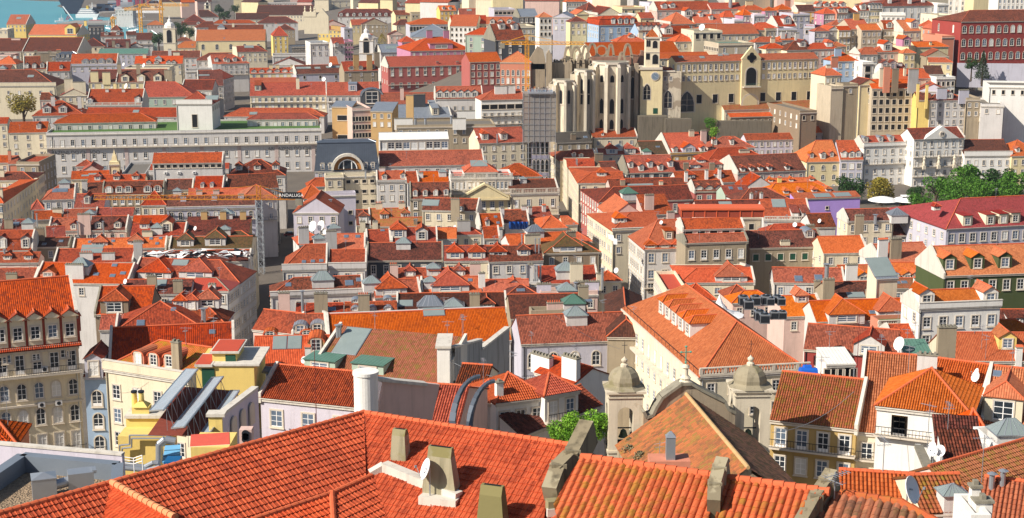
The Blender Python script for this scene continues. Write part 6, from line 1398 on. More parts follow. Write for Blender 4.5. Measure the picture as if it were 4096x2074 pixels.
m = MB(); me = MB(); slopeface(me, [(-.3, -.9, hh-4.5), (w+.4, -.9, hh-4.5), (w+.4, -.1, hh-4.0), (-.3, -.1, hh-4.0)], True, 0, .1); me.build('tile_cornice', roofm('r'), AH)
m.box(-.2, w+.3, -1.1, 0, hh-8.35, hh-8.1, 1); rail(m, -.2, w+.2, -1.05, hh-8.1, 1.05, .22)
m.build('long_balcony', [M_iron, M_stone], AH)
for hz in (12.35,): m = MB(); m.box(-.2, w+.2, -.3, 0, hh-hz-.3, hh-hz, 0); m.build('string_course', M_stone, AH)
for u, z in ((xs[2]+.9, hh-7.9), (xs[3]+.2, hh-12.9), (xs[2]+.2, hh-12.9)): link('air_conditioner', ac_mesh(), AH, (u, -.02, z))
m = MB(); m.tube((w-.4, -.1, 2), (w-.4, -.1, hh-5), .06, .06, 5); m.build('drainpipe', M_metal, AH)
w, dp, hh, R_ = BH['dims']; bm = MB(); bm.box(w*.15, w*.85, -.8, 0, hh-11.5, hh-11.25, 1); rail(bm, w*.15, w*.85, -.75, hh-11.25, 1, .2); bm.build('balcony', [M_iron, M_stone], BH)
# ================================================================ the near roofs
ROWN = .40
def plane_ridge(A, B, s):
    U = nrm(sub(B, A)); Uh = nrm((U[0], U[1], 0)); dn = (Uh[1], -Uh[0], 0)
    if dn[1] > 0: dn = mul(dn, -1)
    return A, nrm(cross(U, V(mul(dn, -cos(s)), (0, 0, sin(s))))), U
def roofface(par, A, n, U, pts, mat, pitch=.25, row=ROWN, amp=.07, lip=.05, kk=6, flat=False, name='roof', mats=None):
    if n[2] < 0: n = mul(n, -1)
    Vv = cross(n, U)
    if Vv[2] < 0: Vv = mul(Vv, -1)
    P = [p if len(p) == 3 and p[1] > 20 and p[2] > 30 and isinstance(p[0], float) else onpl(*q(*p), A, n) for p in pts]
    pl = [(dot(sub(p, A), U), dot(sub(p, A), Vv)) for p in P]
    m = MB(); tilefield(m, A, U, Vv, n, pl, pitch, row, amp, lip, 0, kk, flat)
    und = [V(p, mul(n, -.25)) for p in P]; m.poly(und, 0)
    o = m.build(name, mats or [mat], par); return P
def caps(par, p, r_, rad=.14, mat=None, step=.42, name='ridge_cap'):
    m = MB(); L = sqrt(dot(sub(r_, p), sub(r_, p))); n = max(1, int(L/step)); d = sub(r_, p)
    for i in range(n):
        a = V(p, mul(d, i/n)); b = V(p, mul(d, (i+1.1)/n)); m.tube(a, b, rad*.92, rad*1.18, 10, 0)
    return m.build(name, mat or M_cap, par)
def lp(X, Y, z): return at(*q(X, Y), z)
TN = m_tile('tile_near', '#c05a38', '#aa482b', '#73382a', .28, 0, pitch=.25, row=.4, relief=.25)
TNC = m_tile('tile_near_canal', '#c4653f', '#b25530', '#7d4430', .25, .5, '#94802e', pitch=.345, row=.42, relief=.25)
TNO = m_tile('tile_near_old', '#a5664a', '#8a5a44', '#4c4138', .5, .5, '#6e6434', pitch=.36, row=.45, relief=.25)
TNB = m_tile('tile_near_bright', '#cc5a34', '#b94a28', '#8a3c28', .15, 0, pitch=.25, row=.4, relief=.25)
# big house under the main ridge
T(1, 3)
FH = root('town_house', (0, 0, 0), 0, 'nearest house with a huge red tiled roof, its wings meeting in a dark valley line', 'house')
A = lp(1080, 240, 75); Bq = None
T(2, 3); Bp = lp(650, 575, 75); T(0, 3); Lp = lp(-260, 1325, 75); J = lp(1120, 950, 75)
T(1, 3); s25 = radians(27)
a0, n0, u0 = plane_ridge(A, Bp, s25); PRpl = (a0, n0, u0)
P = roofface(FH, a0, n0, u0, [(1080, 240), (4000+0, 690+0) if False else (3218, 575), (2980, 1190), (2900, 1560), (700, 1560), (700, 600)][:2]+[(2918, 1160), (2860, 1500), (1000, 1500), (1085, 900)], TN, flat=True, amp=.06)
a1, n1, u1 = plane_ridge(Lp, A, s25)
roofface(FH, a1, n1, u1, [(1080, 240), (1100, 960), (1000, 1500), (-2700, 1500), (-2828, 1325)], TN, flat=True, amp=.06)
caps(FH, A, Bp); caps(FH, Lp, A)
m = MB(); vb = onpl(*q(1085, 900), a0, n0); m.bar(V(A, (0, 0, .02)), V(vb, (0, 0, .03)), .22, .06); m.build('valley_gutter', m_plain('lead_grey', '#55585e', .6, .3), FH)
m = MB()
for (p, r_) in ((Lp, A), (A, Bp)):       # rear slope and wall
    d = nrm(sub(r_, p)); bk = (-d[1], d[0], 0); bk = bk if bk[1] > 0 else mul(bk, -1); o = V(mul(bk, 6), (0, 0, -3)); g_ = (0, 0, -26)
    m.poly([p, r_, V(r_, o), V(p, o)], 0); a_, b_ = V(p, mul(o, .95)), V(r_, mul(o, .95)); m.poly([a_, b_, V(b_, g_), V(a_, g_)], 1)
m.build('rear_slope', [roofm('r'), wallm('w')], FH)
# lower left wing
T(0, 3); K1 = lp(1750, 1300, 75); a2, n2, u2 = plane_ridge(J, K1, s25)
dn = nrm(cross(sub(K1, J), (0, 0, 1))); dn = dn if dn[0] < 0 else mul(dn, -1)
n2 = nrm(V(mul(dn, sin(s25)), (0, 0, cos(s25)))); u2 = nrm(sub(K1, J))
roofface(FH, J, n2, u2, [(1120, 950), (1750, 1300), (2000, 1440), (1010, 1440)], TNB, flat=True, amp=.06); caps(FH, V(J, (0, 0, .05)), V(K1, (0, 0, .05)), .16, m_plain('pale_clay', '#cf8a5f', .9, var=.25))  # brighter tiles: sunlight on this left slope is put into the colour
# front wing with its hip
T(1, 3)
G0, G1 = lp(760, 1050, 73.1), lp(1260, 830, 73.1); a3, n3, u3 = plane_ridge(G0, G1, radians(25)); hp = onpl(*q(782, 1420), a3, n3)
FW = root('town_house', (0, 0, 0), 0, 'small ribbed roof wing with a vertical hip at the bottom edge behind four little chimneys', 'house')
roofface(FW, a3, n3, u3, [(760, 1050), (1260, 830), (2010, 1170), (2150, 1450), (782, 1450)], TN, flat=True, amp=.06)
Gl = lp(-40, 1318, 73.1); n4 = nrm(cross(sub(hp, G0), sub(Gl, G0))); n4 = n4 if n4[2] > 0 else mul(n4, -1)
roofface(FW, G0, n4, nrm(sub(G0, Gl)), [(760, 1050), (782, 1450), (-400, 1450), (-40, 1318)], TNB, flat=True, amp=.06)  # left hip face in brighter tiles, its sunlit look put into the colour
caps(FW, G0, G1); caps(FW, Gl, G0); caps(FW, hp, G0, .16); caps(FW, onpl(*q(2010, 1170), a3, n3), G1, .1, m_plain('red_cap_dark', '#8f4436', .9))
m = MB(); f0 = onpl(*q(1285, 800), a0, n0); f1 = onpl(*q(2035, 1110), a0, n0); m.bar(V(f0, (0, 0, .1)), V(f1, (0, 0, .1)), .55, .5); f2 = onpl(*q(1150, 860), a0, n0); m.bar(V(f0, (0, 0, .1)), V(f2, (0, 0, .0)), .5, .4)
m.build('flashing_wall', M_capw, FH)
def stack(par, X, Y, wd, dp_, h, mats, taper=.85, rz=-.35, gap=True, cap=True, z=None, name='chimney'):
    b = onpl(*q(X, Y), a0, n0) if z is None else at(*q(X, Y), z)
    m = MB(); hw, hd = wd/2, dp_/2; t = taper
    lo = [(-hw, -hd, -1), (hw, -hd, -1), (hw, hd, -1), (-hw, hd, -1)]; mid = [(x, y, h*.12) for x, y, _ in lo]; up = [(x*t, y*t, h*.8) for x, y, _ in lo]; tp = [(x*t, y*t*.45, h) for x, y, _ in lo]
    for A_, B_, mi in ((lo, mid, 0), (mid, up, 0), (up, tp, 1)):
        for i in range(4): j = (i+1) % 4; m.poly([A_[i], A_[j], B_[j], B_[i]], mi)
    m.poly(tp, 1)
    if gap: m.box(-hw*.6, hw*.6, -hd*.2, hd*.2, h-.02, h+.02, 2)
    o = m.build(name, mats, par, b); o.rotation_euler = (0, 0, rz); return o, b
MOSS = m_wall('mossy_cement', '#a39a80', .9, '#4b4a36', .3, '#8a8260'); MOSSC = m_wall('lichen_cement', '#8f8768', .9, '#55503a', .5, '#7f7750')
stack(FH, 1450, 690, .85, .62, 1.55, [MOSS, MOSSC, M_wdark])
CH, cb = stack(FH, 1860, 1030, 1.75, .75, 2.35, [MOSS, MOSSC, M_wdark], .72)
di = link('satellite_dish', dish_mesh(.52), FH, V(cb, (-.55, -.45, .55)), -1.25)
m = MB(); p = onpl(*q(1860, 1090), a0, n0); m.box(-1.0, 1.0, -.6, .3, -.3, .12); o = m.build('chimney_flashing', M_capw, FH, p); o.rotation_euler = (0, 0, -.35)
stack(FH, 2375, 1400, 1.4, .8, 2.2, [MOSSC, MOSSC, M_wdark], .8)
stack(FW, 1700, 1390, .5, .45, 1.35, [MOSS, MOSSC, M_wdark], .9, z=71.2); stack(FW, 1860, 1300, .32, .3, 1.25, [MOSS, MOSSC, M_wdark], .9, z=71.6)
p = at(*q(1545, 1290), 71.6); m = MB(); m.tube((0, 0, -.5), (0, 0, .85), .11, .11, 12); m.tube((0, 0, .85), (0, 0, .93), .2, .2, 14); m.box(-.4, .4, -.3, .3, -.2, .02); m.build('flue', M_metal, FW, p)
# great canal tile roofs on the right with their worn firewalls
T(2, 3)
C0, C1 = lp(690, 683, 75.3), lp(2075, 880, 75.3)
CA = root('town_house', (0, 0, 0), 0, 'house with big round canal tiles between two crumbling mossy firewalls at the bottom edge', 'house')
a5, n5, u5 = plane_ridge(C0, C1, radians(26))
roofface(CA, a5, n5, u5, [(690, 683), (2075, 880), (1985, 1290), (1950, 1450), (500, 1450), (420, 1180)], TNC, pitch=.345, row=.45, amp=.12, lip=.03, kk=10); caps(CA, C0, C1, .19, None, .5)
CB = root('town_house', (0, 0, 0), 0, 'narrow canal tiled roof right of the crumbling white streaked firewall', 'house')
roofface(CB, a5, n5, u5, [(2150, 891), (3175, 1035), (3000, 1230), (2900, 1450), (2000, 1450)], TNC, pitch=.345, row=.45, amp=.12, lip=.03, kk=10); C2 = onpl(*q(2160, 893), a5, n5); C3 = onpl(*q(3175, 1035), a5, n5); caps(CB, C2, C3, .19, None, .5)
T(3, 3)
E0, E1 = lp(740, 1050, 75.0), lp(1340, 1150, 75.0); a6, n6, u6 = plane_ridge(E0, E1, radians(26))
CC = root('town_house', (0, 0, 0), 0, 'old roof of blackened round tiles with a raking aerial at the bottom right', 'house')
roofface(CC, a6, n6, u6, [(700, 1045), (1340, 1150), (1900, 1500), (330, 1500), (480, 1240)], TNO, pitch=.4, row=.5, amp=.15, lip=.03, kk=10); caps(CC, E0, E1, .2, TNC, .5); hE = onpl(*q(1950, 1480), a6, n6)
caps(CC, hE, E1, .2, TNC, .5)
link('satellite_dish', dish_mesh(.6), CC, V(at(*q(1390, 1190), 74.7), (0, 0, 0)), .9)
link('antenna', antenna_mesh(2.2), CC, at(*q(655, 1290), 74.0), .6)
m = MB()
def copw(par, pts, pl, wd, h, name='firewall', off=.25):
    m = MB(); Pp = [V(onpl(*q(*p), pl[0], pl[1]), (0, 0, off)) for p in pts]
    for a, b in zip(Pp, Pp[1:]): m.bar(a, b, wd, h, 0)
    for a in Pp[1:-1]: m.box(a[0]-wd*.5, a[0]+wd*.5, a[1]-wd*.5, a[1]+wd*.5, a[2]-h*.5, a[2]+h*.52, 0)
    # rough mortar lumps
    for a, b in zip(Pp, Pp[1:]):
        for i in range(5):
            t = random.random(); c = V(a, mul(sub(b, a), t)); r = random.uniform(.12, .25); m.lathe((c[0]+random.uniform(-.15, .15), c[1], c[2]+h*.42), [(r*1.2, -.1), (r, .08), (.001, .14)], 7, 0)
    return m.build(name, m_wall('firewall_cement', '#857a64', 1.0, '#2f2c25', .6, '#9a9078'), par)
T(2, 3)
copw(FH, [(770, 470), (610, 800), (470, 940), (390, 1150)], PRpl, .75, 1.5)
copw(CA, [(2120, 835), (2075, 960), (2030, 1120), (2020, 1270)], (a5, n5), .6, 1.3)
T(3, 3); copw(CB, [(650, 950), (575, 1080), (470, 1230), (330, 1480)], (a6, n6), .6, 1.2)
# bright gable at the bottom centre
T(2, 3)
BG = root('town_house', (0, 0, 0), 0, 'low bright roof under a mossy L shaped coping at the bottom centre', 'house')
g0, g1 = lp(350, 1170, 73.3), lp(775, 1130, 73.3); g2 = lp(1130, 1320, 73.3)
m = MB(); m.bar(g0, g1, .55, .5); m.bar(g1, g2, .5, .5); m.build('coping', MOSSC, BG); m = MB(); dz = (0, -.25, -.3); m.bar(V(g0, dz), V(g1, dz), .2, .4); m.bar(V(g1, dz), V(g2, dz), .2, .4); m.build('flashing', M_capw, BG)
r0, r1 = lp(745, 1160, 72.9), lp(380, 1340, 72.9)
for sgn in (-1, 1):
    U = nrm(sub(r1, r0)); dn = nrm(cross(U, (0, 0, 1))); dn = dn if dn[0]*sgn > 0 else mul(dn, -1); n = nrm(V(mul(dn, sin(radians(20))), (0, 0, cos(radians(20)))))
    roofface(BG, r0, n, U, [(745, 1160), (380, 1340), (-150, 1420), (150, 1260)] if sgn < 0 else [(745, 1160), (1000, 1330), (900, 1450), (380, 1400), (380, 1340)], TNB, flat=True, amp=.05)
caps(BG, r0, r1, .14)
# right hand near roofs
T(3, 3)
H('orange roof strip behind the round tiled roof at the bottom right', (730,1150), (1470,1200), (1200,1020), 'g', 'c', 'O', '', ze=64, sl=22)
H('hut with a glass pyramid lantern on pale plaster at the bottom right', (1560,1225), (2060,1210), 1050, 'g', 'C', 'y', 'G 1.5 1.4 1840,1170', ze=65, sl=22)
H('wide lichen covered orange roof with a missing tile patch at the right edge', (1900,1065), (2900,760), (2400,560), 'g', 'p', 'y', 'A 4 2140,950', ze=58, sl=27)
H('house with two short ribbed tile canopies on crumpled white walls', (1690,540), (2130,560), 450, 's', 'W', 'd', 'P .8 1660,660;A 4 1600,560', ze=55, sl=30)
H('lower ribbed canopy roof between white walls and two grey dishes', (1780,715), (2170,720), 625, 's', 'W', 'd', 'P .8 1655,700;P .8 1735,700', ze=56.5, sl=30)
H('plastered box house with a wide glass roof lantern at the right edge', (2270,650), (2700,640), 450, 'f', 'W', 'a', 'G 3.2 2.4 2420,520', ze=56, dp=8)
H('small red hipped hut beside the tall yellow flue wall', (1985,460), (2200,470), 335, 'h', 'W', 'o', '', ze=52, sl=30)
H('house with a red clay wall and orange roof at the lower right corner', (2120,1290), (2900,1400), (2500,1055), 'g', 'u', 'O', 'C 2 .35 1 2240,1010 2350,980', ze=66, sl=27)
H('white stepped chimney house in the bottom right corner', (2030,1400), (2230,1400), 1180, 'f', 'W', 'a', 'C 0 .9 1 2140,1300 W;C 0 .5 1.6 2060,1260 W', ze=69)
# narrow white wall house falling toward the viewer
m = MB(); wl = root('white_wall', (0, 0, 0), 0, 'dazzling white side wall with a worn stone coping in front of the plaster house', 'wall')
p0 = at(*q(1510, 590), 52); p1 = at(*q(1670, 950), 58)
for d_ in (0,): m.bar((p0[0], p0[1], p0[2]-7), (p1[0], p1[1], p1[2]-7), .5, 14, 0); m.bar(V(p0, (0, 0, .1)), V(p1, (0, 0, .1)), .8, .35, 1)
m.build('wall', [wallm('W'), M_conc], wl)
# ================================================================ gravel roof, lower left
T(0, 3)
GR_ = root('flat_roof_house', (0, 0, 0), 0, 'flat gravel roof with a grey metal clad parapet at the lower left corner', 'house')
zt = 66.0; cn = [(-420, 1090), (225, 655), (1180, 745), (1165, 1010), (1150, 1250)]
m = MB(); Pp = [lp(x, y, zt) for x, y in cn]
for a, b in zip(Pp, Pp[1:]): m.bar(V(a, (0, 0, -.7)), V(b, (0, 0, -.7)), .75, 1.4, 0)
m.build('parapet', m_seam('parapet_zinc', '#8d97a3', 3.0, .2), GR_)
t = NT('gravel'); pos = t.n('ShaderNodeNewGeometry').outputs['Position']; vo = t.n('ShaderNodeTexVoronoi', {'Vector': pos, 'Scale': 7.0}); 
cr_ = t.mix(vo.outputs['Color'], rgb('#b39a7d'), rgb('#7c6a56')); t.L.new(t.mix(t.noise(pos, .5, 5), cr_, t.mix(.5, cr_, rgb('#5f5245'))), t.b.inputs['Base Color']); t.b.inputs['Roughness'].default_value = .95
t.L.new(t.n('ShaderNodeBump', {'Height': vo.outputs['Distance'], 'Strength': 1.0, 'Distance': .12}).outputs[0], t.b.inputs['Normal'])
m = MB(); m.poly([V(p, (0, 0, -1.15)) for p in Pp]+[lp(-420, 1500, zt-1.15)]); m.build('gravel_surface', t.m, GR_)
m = MB()
for a, b in zip(Pp[:3], Pp[1:]): m.poly([V(a, (0, 0, -1.3)), V(b, (0, 0, -1.3)), V(b, (0, 0, -22)), V(a, (0, 0, -22))])
m.build('wall', wallm('l'), GR_)
AV = root('air_unit', lp(450, 1095, zt-1.15), .35, 'pair of galvanised ventilation boxes joined by a short duct on the gravel roof', 'ventilation unit')
m = MB(); m.box(-.75, .75, -.7, .7, 0, 1.5, 0); m.box(-.78, .78, -.73, .73, 1.45, 1.5, 0)
m.poly([(-.78, -.73, 1.5), (.78, -.73, 1.5), (0, 0, 1.75)]); m.poly([(.78, -.73, 1.5), (.78, .73, 1.5), (0, 0, 1.75)]); m.poly([(.78, .73, 1.5), (-.78, .73, 1.5), (0, 0, 1.75)]); m.poly([(-.78, .73, 1.5), (-.78, -.73, 1.5), (0, 0, 1.75)])
m.build('tall_box', M_metal, AV); m = MB(); m.box(1.5, 3.1, -.3, .9, .35, 1.45, 0); m.box(3.0, 3.3, -.1, .7, 1.3, 1.5, 0); m.box(1.6, 1.8, -.2, .0, 0, .35); m.box(2.8, 3.0, -.2, .0, 0, .35); m.build('long_box', M_metal, AV)
m = MB(); m.tube((.7, .1, .75), (1.55, .2, .85), .33, .33, 14); m.build('duct', M_metal, AV)
ww = root('white_wall', (0, 0, 0), 0, 'long low lavender white wall behind the gravel roof', 'wall'); m = MB(); a, b = lp(-250, 525, 64.5), lp(1235, 655, 64.5); m.bar(V(a, (0, 0, -4)), V(b, (0, 0, -4)), .35, 8, 0); m.bar(a, b, .5, .15, 1); m.build('wall', [wallm('m'), M_capw], ww)
H('corner of a tiled roof over ribbed red sheets at the left edge', (-330,560), (150,545), 385, 'h', 'u', 'r', '', ze=52, zg=30, sl=26)
H('piece of ribbed orange roof left of the gravel roof', (-330,800), (180,640), (-60,590), 'g', 'w', 'o', '', ze=62, sl=26)
# ================================================================ yellow roof terrace with the solar panels
T(0, 2); dY = 172.0
YH = root('town_house', (0, 0, 0), 0, 'bright yellow house with a red topped penthouse and slanting solar panels on its terrace', 'house')
def ybox(X0, X1, Y0, Y1, d, t, mats, name, zb=None, dy=0):
    T(0, 2); m = MB(); a = wx(X0, Y0, d); b = wx(X1, Y1, d); m.box(a[0], b[0], d, d+t, b[2] if zb is None else zb, a[2], 0); return m.build(name, mats, YH), a, b
Yw = wallm('Y'); QR = roofm('q')
ybox(2128, 2375, 950, 1062, dY, 5, Yw, 'penthouse'); ybox(2102, 2398, 932, 950, dY-.3, 5.8, M_capw, 'roof_rim'); a = wx(2102, 932, dY-.3); b = wx(2398, 932, dY-.3); m = MB(); m.box(a[0]+.2, b[0]-.2, dY, dY+5.2, a[2]-.1, a[2]+.06); m.build('red_roof_slab', QR, YH)
ybox(1960, 2560, 1075, 1420, dY-1.2, 8, Yw, 'terrace_wall', 42); ybox(1950, 2130, 1060, 1085, dY-1.6, 5, M_capw, 'roof_rim'); ybox(2110, 2600, 1058, 1075, dY-1.4, 8, M_capw, 'roof_rim'); ybox(1955, 2110, 1056, 1062, dY-1.5, 4.5, QR, 'red_roof_slab')
p = wx(2095, 1285, dY-1.2); m = MB(); m.box(-.75, .75, -.08, 0, 0, 2.3); m.build('door', M_green, YH, p); p = wx(2315, 1040, dY); m = MB(); m.box(-.6, .6, -.08, 0, 0, .95); m.build('window', M_green, YH, p)
# terrace floor, long lavender wall with white coping and blue tiled arches
T(0, 3)
fz = wx(2300, 60, dY-2)[2]-1.0
fl = [at(*q(X, Y), 51.5) for X, Y in ((1480, 470), (2150, 480), (2330, 20), (1830, -20))]
m = MB(); m.poly([fl[0], fl[1], fl[2], fl[3]]); 
m.build('terrace_floor', m_plain('dark_terrace', '#7c3a2c', .9, var=.4, scale=3), YH)
ca, cb2 = lp(2560, -10, 55.2), lp(2200, 262, 55.2)
m = MB(); m.bar(ca, cb2, .75, .3, 1); m.bar(V(ca, (.15, 0, -4)), V(cb2, (.15, 0, -4)), .3, 7.8, 0); m.build('parapet_wall', [wallm('m'), M_capw], YH)
m = MB(); m.box(cb2[0]-1.0, cb2[0]+.3, cb2[1]-.3, cb2[1]+.6, 44, cb2[2]+.1, 0); m.box(cb2[0]-1.2, cb2[0]+.6, cb2[1]-.5, cb2[1]+.9, cb2[2]-.1, cb2[2]+.2, 1); m.build('end_pier', [Yw, M_capw], YH)
uW = nrm(sub(cb2, ca)); fW = atan2(uW[1], uW[0])
for k in (.25, .5, .75):
    p = V(ca, mul(sub(cb2, ca), k)); archwin(YH, p[0]+.45, p[1], p[2]-3.2, .5, 2.2, False, 'tile_arch', False, fW+pi if uW[1] > 0 else fW, m_plain('azulejo', '#2f5aa8', .4, var=.5, scale=6))
M_sol = m_seam('solar_glass', '#a9b7c4', .28, .1); M_sol.node_tree.nodes['Principled BSDF'].inputs['Roughness'].default_value = .25
for nr, fr in (((1500, 225, 1640, 215), (1985, -195, 1880, -195)), ((1720, 400, 1850, 385), (2240, -120, 2140, -110)), ((2010, 455, 2110, 440), (2400, 20, 2330, 20))):
    z0, z1 = 52.4, 54.0
    A_ = at(*q(nr[0], nr[1]), z0); B_ = at(*q(nr[2], nr[3]), z1); dirv = nrm(sub(at(*q(fr[0], fr[1]), 53), at(*q(nr[0], nr[1]), 53)))
    Dd = at(*q(fr[2]-15, fr[3]), z0); Cc = at(*q(fr[0], fr[1]), z1); L = sqrt(dot(sub(Dd, A_), sub(Dd, A_))); sp = root('solar_panel', (0, 0, 0)); D.objects.remove(sp)
    m = MB(); W_l = sqrt(dot(sub(B_, A_), sub(B_, A_))); n = nrm(cross(sub(Dd, A_), sub(B_, A_))); n = n if n[2] > 0 else mul(n, -1)
    m.poly([A_, Dd, Cc, B_], 0, [(0, 0), (L, 0), (L, W_l), (0, W_l)])
    e = mul(n, -.12); m.poly([V(x, e) for x in (A_, Dd, Cc, B_)], 1)
    for x, y in ((A_, Dd), (Dd, Cc), (Cc, B_), (B_, A_)): m.bar(x, y, .12, .14, 1)
    for i in range(7): k = (i+.5)/7; t_ = V(B_, mul(sub(Cc, B_), k)); m.bar(t_, (t_[0], t_[1], 51.5), .05, .05, 1); m.bar(t_, (t_[0]+.8, t_[1], 51.5), .05, .05, 1)
    m.build('solar_panel', [M_sol, M_metal], YH)
# yellow chimney block, ducts and the plant in front
dC = 150.0
def fbox(X0, X1, Y0, Y1, d, t, mats, name, par=None, zb=None):
    m = MB(); a = wx(X0, Y0, d); b = wx(X1, Y1, d); m.box(a[0], b[0], d, d+t, b[2] if zb is None else zb, a[2], 0); return m.build(name, mats, par or YH)
fbox(1262, 1678, 300, 470, dC, 3, Yw, 'chimney_block', None, 40); fbox(1245, 1700, 275, 302, dC-.3, 3.8, M_capw, 'block_rim'); fbox(1180, 1720, 480, 760, dC-3, 3, Yw, 'lower_block', None, 38)
for X, Y1 in ((1345, 250), (1415, 250)):
    p = wx(X, 40, dC+1.5); b_ = wx(X, Y1+40, dC+1.5); m = MB(); m.tube((p[0], dC+1.5, b_[2]), (p[0], dC+1.5, p[2]), .36, .28, 12); m.tube((p[0], dC+1.5, p[2]), (p[0], dC+1.5, p[2]+.2), .34, .34, 12, 1); m.build('flue', [Yw, M_iron], YH)
p = wx(1420, 170, dC+1); m = MB(); m.box(-.9, .9, -.6, .6, -2.2, 0, 0); m.lathe((0, 0, 0), [(1.15, 0), (.35, .5)], 4, 0, pi/4, False); m.build('flue_hood', Yw, YH, p)
DU = root('duct_system', (0, 0, 0), 0, 'bundle of silver ventilation ducts snaking round the yellow chimney block', 'ducts')
m = MB()
def PW(pts, d): return [wx(X, Y, d) for X, Y in pts]
for pts, r in (([(1720, 500), (1700, 470), (1300, 470), (1300, 560), (1200, 570), (1200, 740)], .09), ([(1640, 500), (1320, 500), (1320, 590), (1225, 600), (1225, 740)], .09)):
    m.path(PW(pts, dC-3.6), r, 8)
m.path(PW([(1180, 745), (1450, 790), (1540, 745), (1590, 750)], 118), .22, 10); m.path(PW([(1180, 790), (1480, 820), (1600, 790)], 117), .2, 10)
m.path(PW([(1760, 530), (1660, 510), (1600, 560), (1600, 800)], 122), .33, 12); m.build('duct', M_metal, DU)
RB = root('plant_hut', (0, 0, 0), 0, 'yellow plant hut with a flat bright red roof and white pipes', 'hut')
fbox(1912, 2300, 590, 760, 121, 4, Yw, 'wall', RB, 45); m = MB(); P4 = [at(*q(X, Y), 58.0) for X, Y in ((1905, 582), (2305, 560), (2300, 438), (1915, 462))]; m.poly(P4); m.poly([V(p, (0, 0, -.2)) for p in P4][::-1], 1)
for i in range(4): j = (i+1) % 4; m.poly([P4[i], P4[j], V(P4[j], (0, 0, -.2)), V(P4[i], (0, 0, -.2))], 1)
m.build('roof', [m_plain('coral_roof', '#cf5a48', .8), M_white], RB)
BB = root('cooling_tower', (0, 0, 0), 0, 'small blue cabinet with a sloping wet blue lid beside the yellow hut', 'cabinet'); fbox(1640, 1790, 740, 830, 118, 1.6, m_plain('deep_blue', '#155a8a', .5), 'cabinet_body', BB, 50)
m = MB(); P4 = [at(*q(X, Y), z) for X, Y, z in ((1628, 738, 56.4), (1795, 725, 56.4), (1812, 562, 57.2), (1655, 572, 57.2))]; m.poly(P4); m.poly([V(p, (0, 0, -.1)) for p in P4])
for k in (.35, .68): m.bar(V(P4[0], mul(sub(P4[3], P4[0]), k)), V(P4[1], mul(sub(P4[2], P4[1]), k)), .05, .06, 1)
m.build('cabinet_lid', [m_plain('pale_blue_sheet', '#6fa9cf', .3, var=.2), M_iron], BB)
FC = root('fan_cabinet', (0, 0, 0), 0, 'upright pale cabinet with three round black fans behind the big roof', 'fan unit'); fbox(2398, 2530, 415, 620, 120, 1.0, wallm('p'), 'cabinet_body', FC, 48)
for Y in (452, 480, 508): p = wx(2463, Y, 119.9); m = MB(); m.tube((0, -.06, 0), (0, 0, 0), .32, .32, 14); o = m.build('fan', M_iron, FC, p)
m = MB(); SR = root('railing', (0, 0, 0), 0, 'white tubular safety railing at the end of the gravel roof', 'railing')
for Y in (672, 700, 730): m.path(PW([(1130, Y), (1340, Y+28), (1425, Y-2)], 108), .04, 5)
for X, Y in ((1130, 672), (1240, 686), (1340, 700), (1425, 670)): a = wx(X, Y, 108); m.tube(a, (a[0], a[1], a[2]-1.6), .04, .04, 5)
m.build('rail', M_white, SR)
# ================================================================ white cylinder house and curved roofs, bottom centre
T(1, 3)
CY = root('town_house', (0, 0, 0), 0, 'pink walled house with a white cylindrical stair turret beside a two toned orange roof', 'house')
p = wx(1090, -110, 136); m = MB(); m.lathe((p[0], 137, 0), [(1.15, 40), (1.15, p[2]), (1.25, p[2]+.05), (1.25, p[2]+.35), (.01, p[2]+.38)], 28); m.build('turret', wallm('W'), CY)
m = MB(); a, b = wx(1150, -95, 138), wx(1700, -40, 141); m.bar((a[0], 138, a[2]-6), (b[0], 141, b[2]-6), .5, 12, 0); m.bar((a[0], 138, a[2]+.1), (b[0], 141, b[2]+.1), 1.0, .3, 1); m.build('wall', [wallm('p'), M_capw], CY)
H('two toned orange roof with a sagging hip right of the white turret', (1180,330), (2020,385), (1850,-40), 'x', 'p', 'o', 'C 2 .3 .8 1330,130 1785,40', ze=52, zg=34, sl=30, dp=14)
BR = root('barrel_gable', (0, 0, 0), 0, 'dark curved zinc gable edges with narrow white windows behind the big roof', 'gable'); 
for k_, (X0, rad, th) in enumerate(((2010, 4.6, .5), (2100, 4.2, .5))):
    m = MB(); c = wx(X0+60+k_*60, 420, 128+k_*1.5)
    for i in range(9):
        t0, t1 = pi*.5+pi*.5*i/9, pi*.5+pi*.5*(i+1)/9
        m.bar((c[0]+rad*.55*cos(t0)+1.6, c[1]+1.5*sin(t0), c[2]+rad*sin(t0)), (c[0]+rad*.55*cos(t1)+1.6, c[1]+1.5*sin(t1), c[2]+rad*sin(t1)), .6, .22, 0)
    m.build('curved_edge', roofm('k'), BR)
# white houses with double eaves
T(2, 3)
H('white house with a wide hip roof of double clay rolls', (-160,130), (330,70), (130,-180), 'h', 'W', 'o', 'W 3 1;C 0 .8 1.4 -130,60 W', ze=50, zg=32, sl=28)
H('white pavilion house with a small balcony and zigzag eaves', (330,58), (665,0), (440,-165), 'h', 'W', 'o', 'W 2 1 t 2.3;B 0', ze=50.5, zg=32, sl=28)
H('low dark tiled outhouse in the shade of the white houses', (90,460), (490,300), (200,200), 's', 'W', 'd', 'W 1 1 p .6', ze=47, zg=34, sl=28)
H('tiled lower roof right of the white pavilion house', (660,235), (885,150), (700,60), 'g', 'W', 'd', 'W 1 1', ze=47.5, zg=34, sl=28)
T(1, 3)
H('white house with a small balcony left of the wide double roll hip', (2140,110), (2370,130), (2300,-90), 'h', 'W', 'd', 'W 1 1 t 2.3', ze=49.5, zg=32, sl=26)
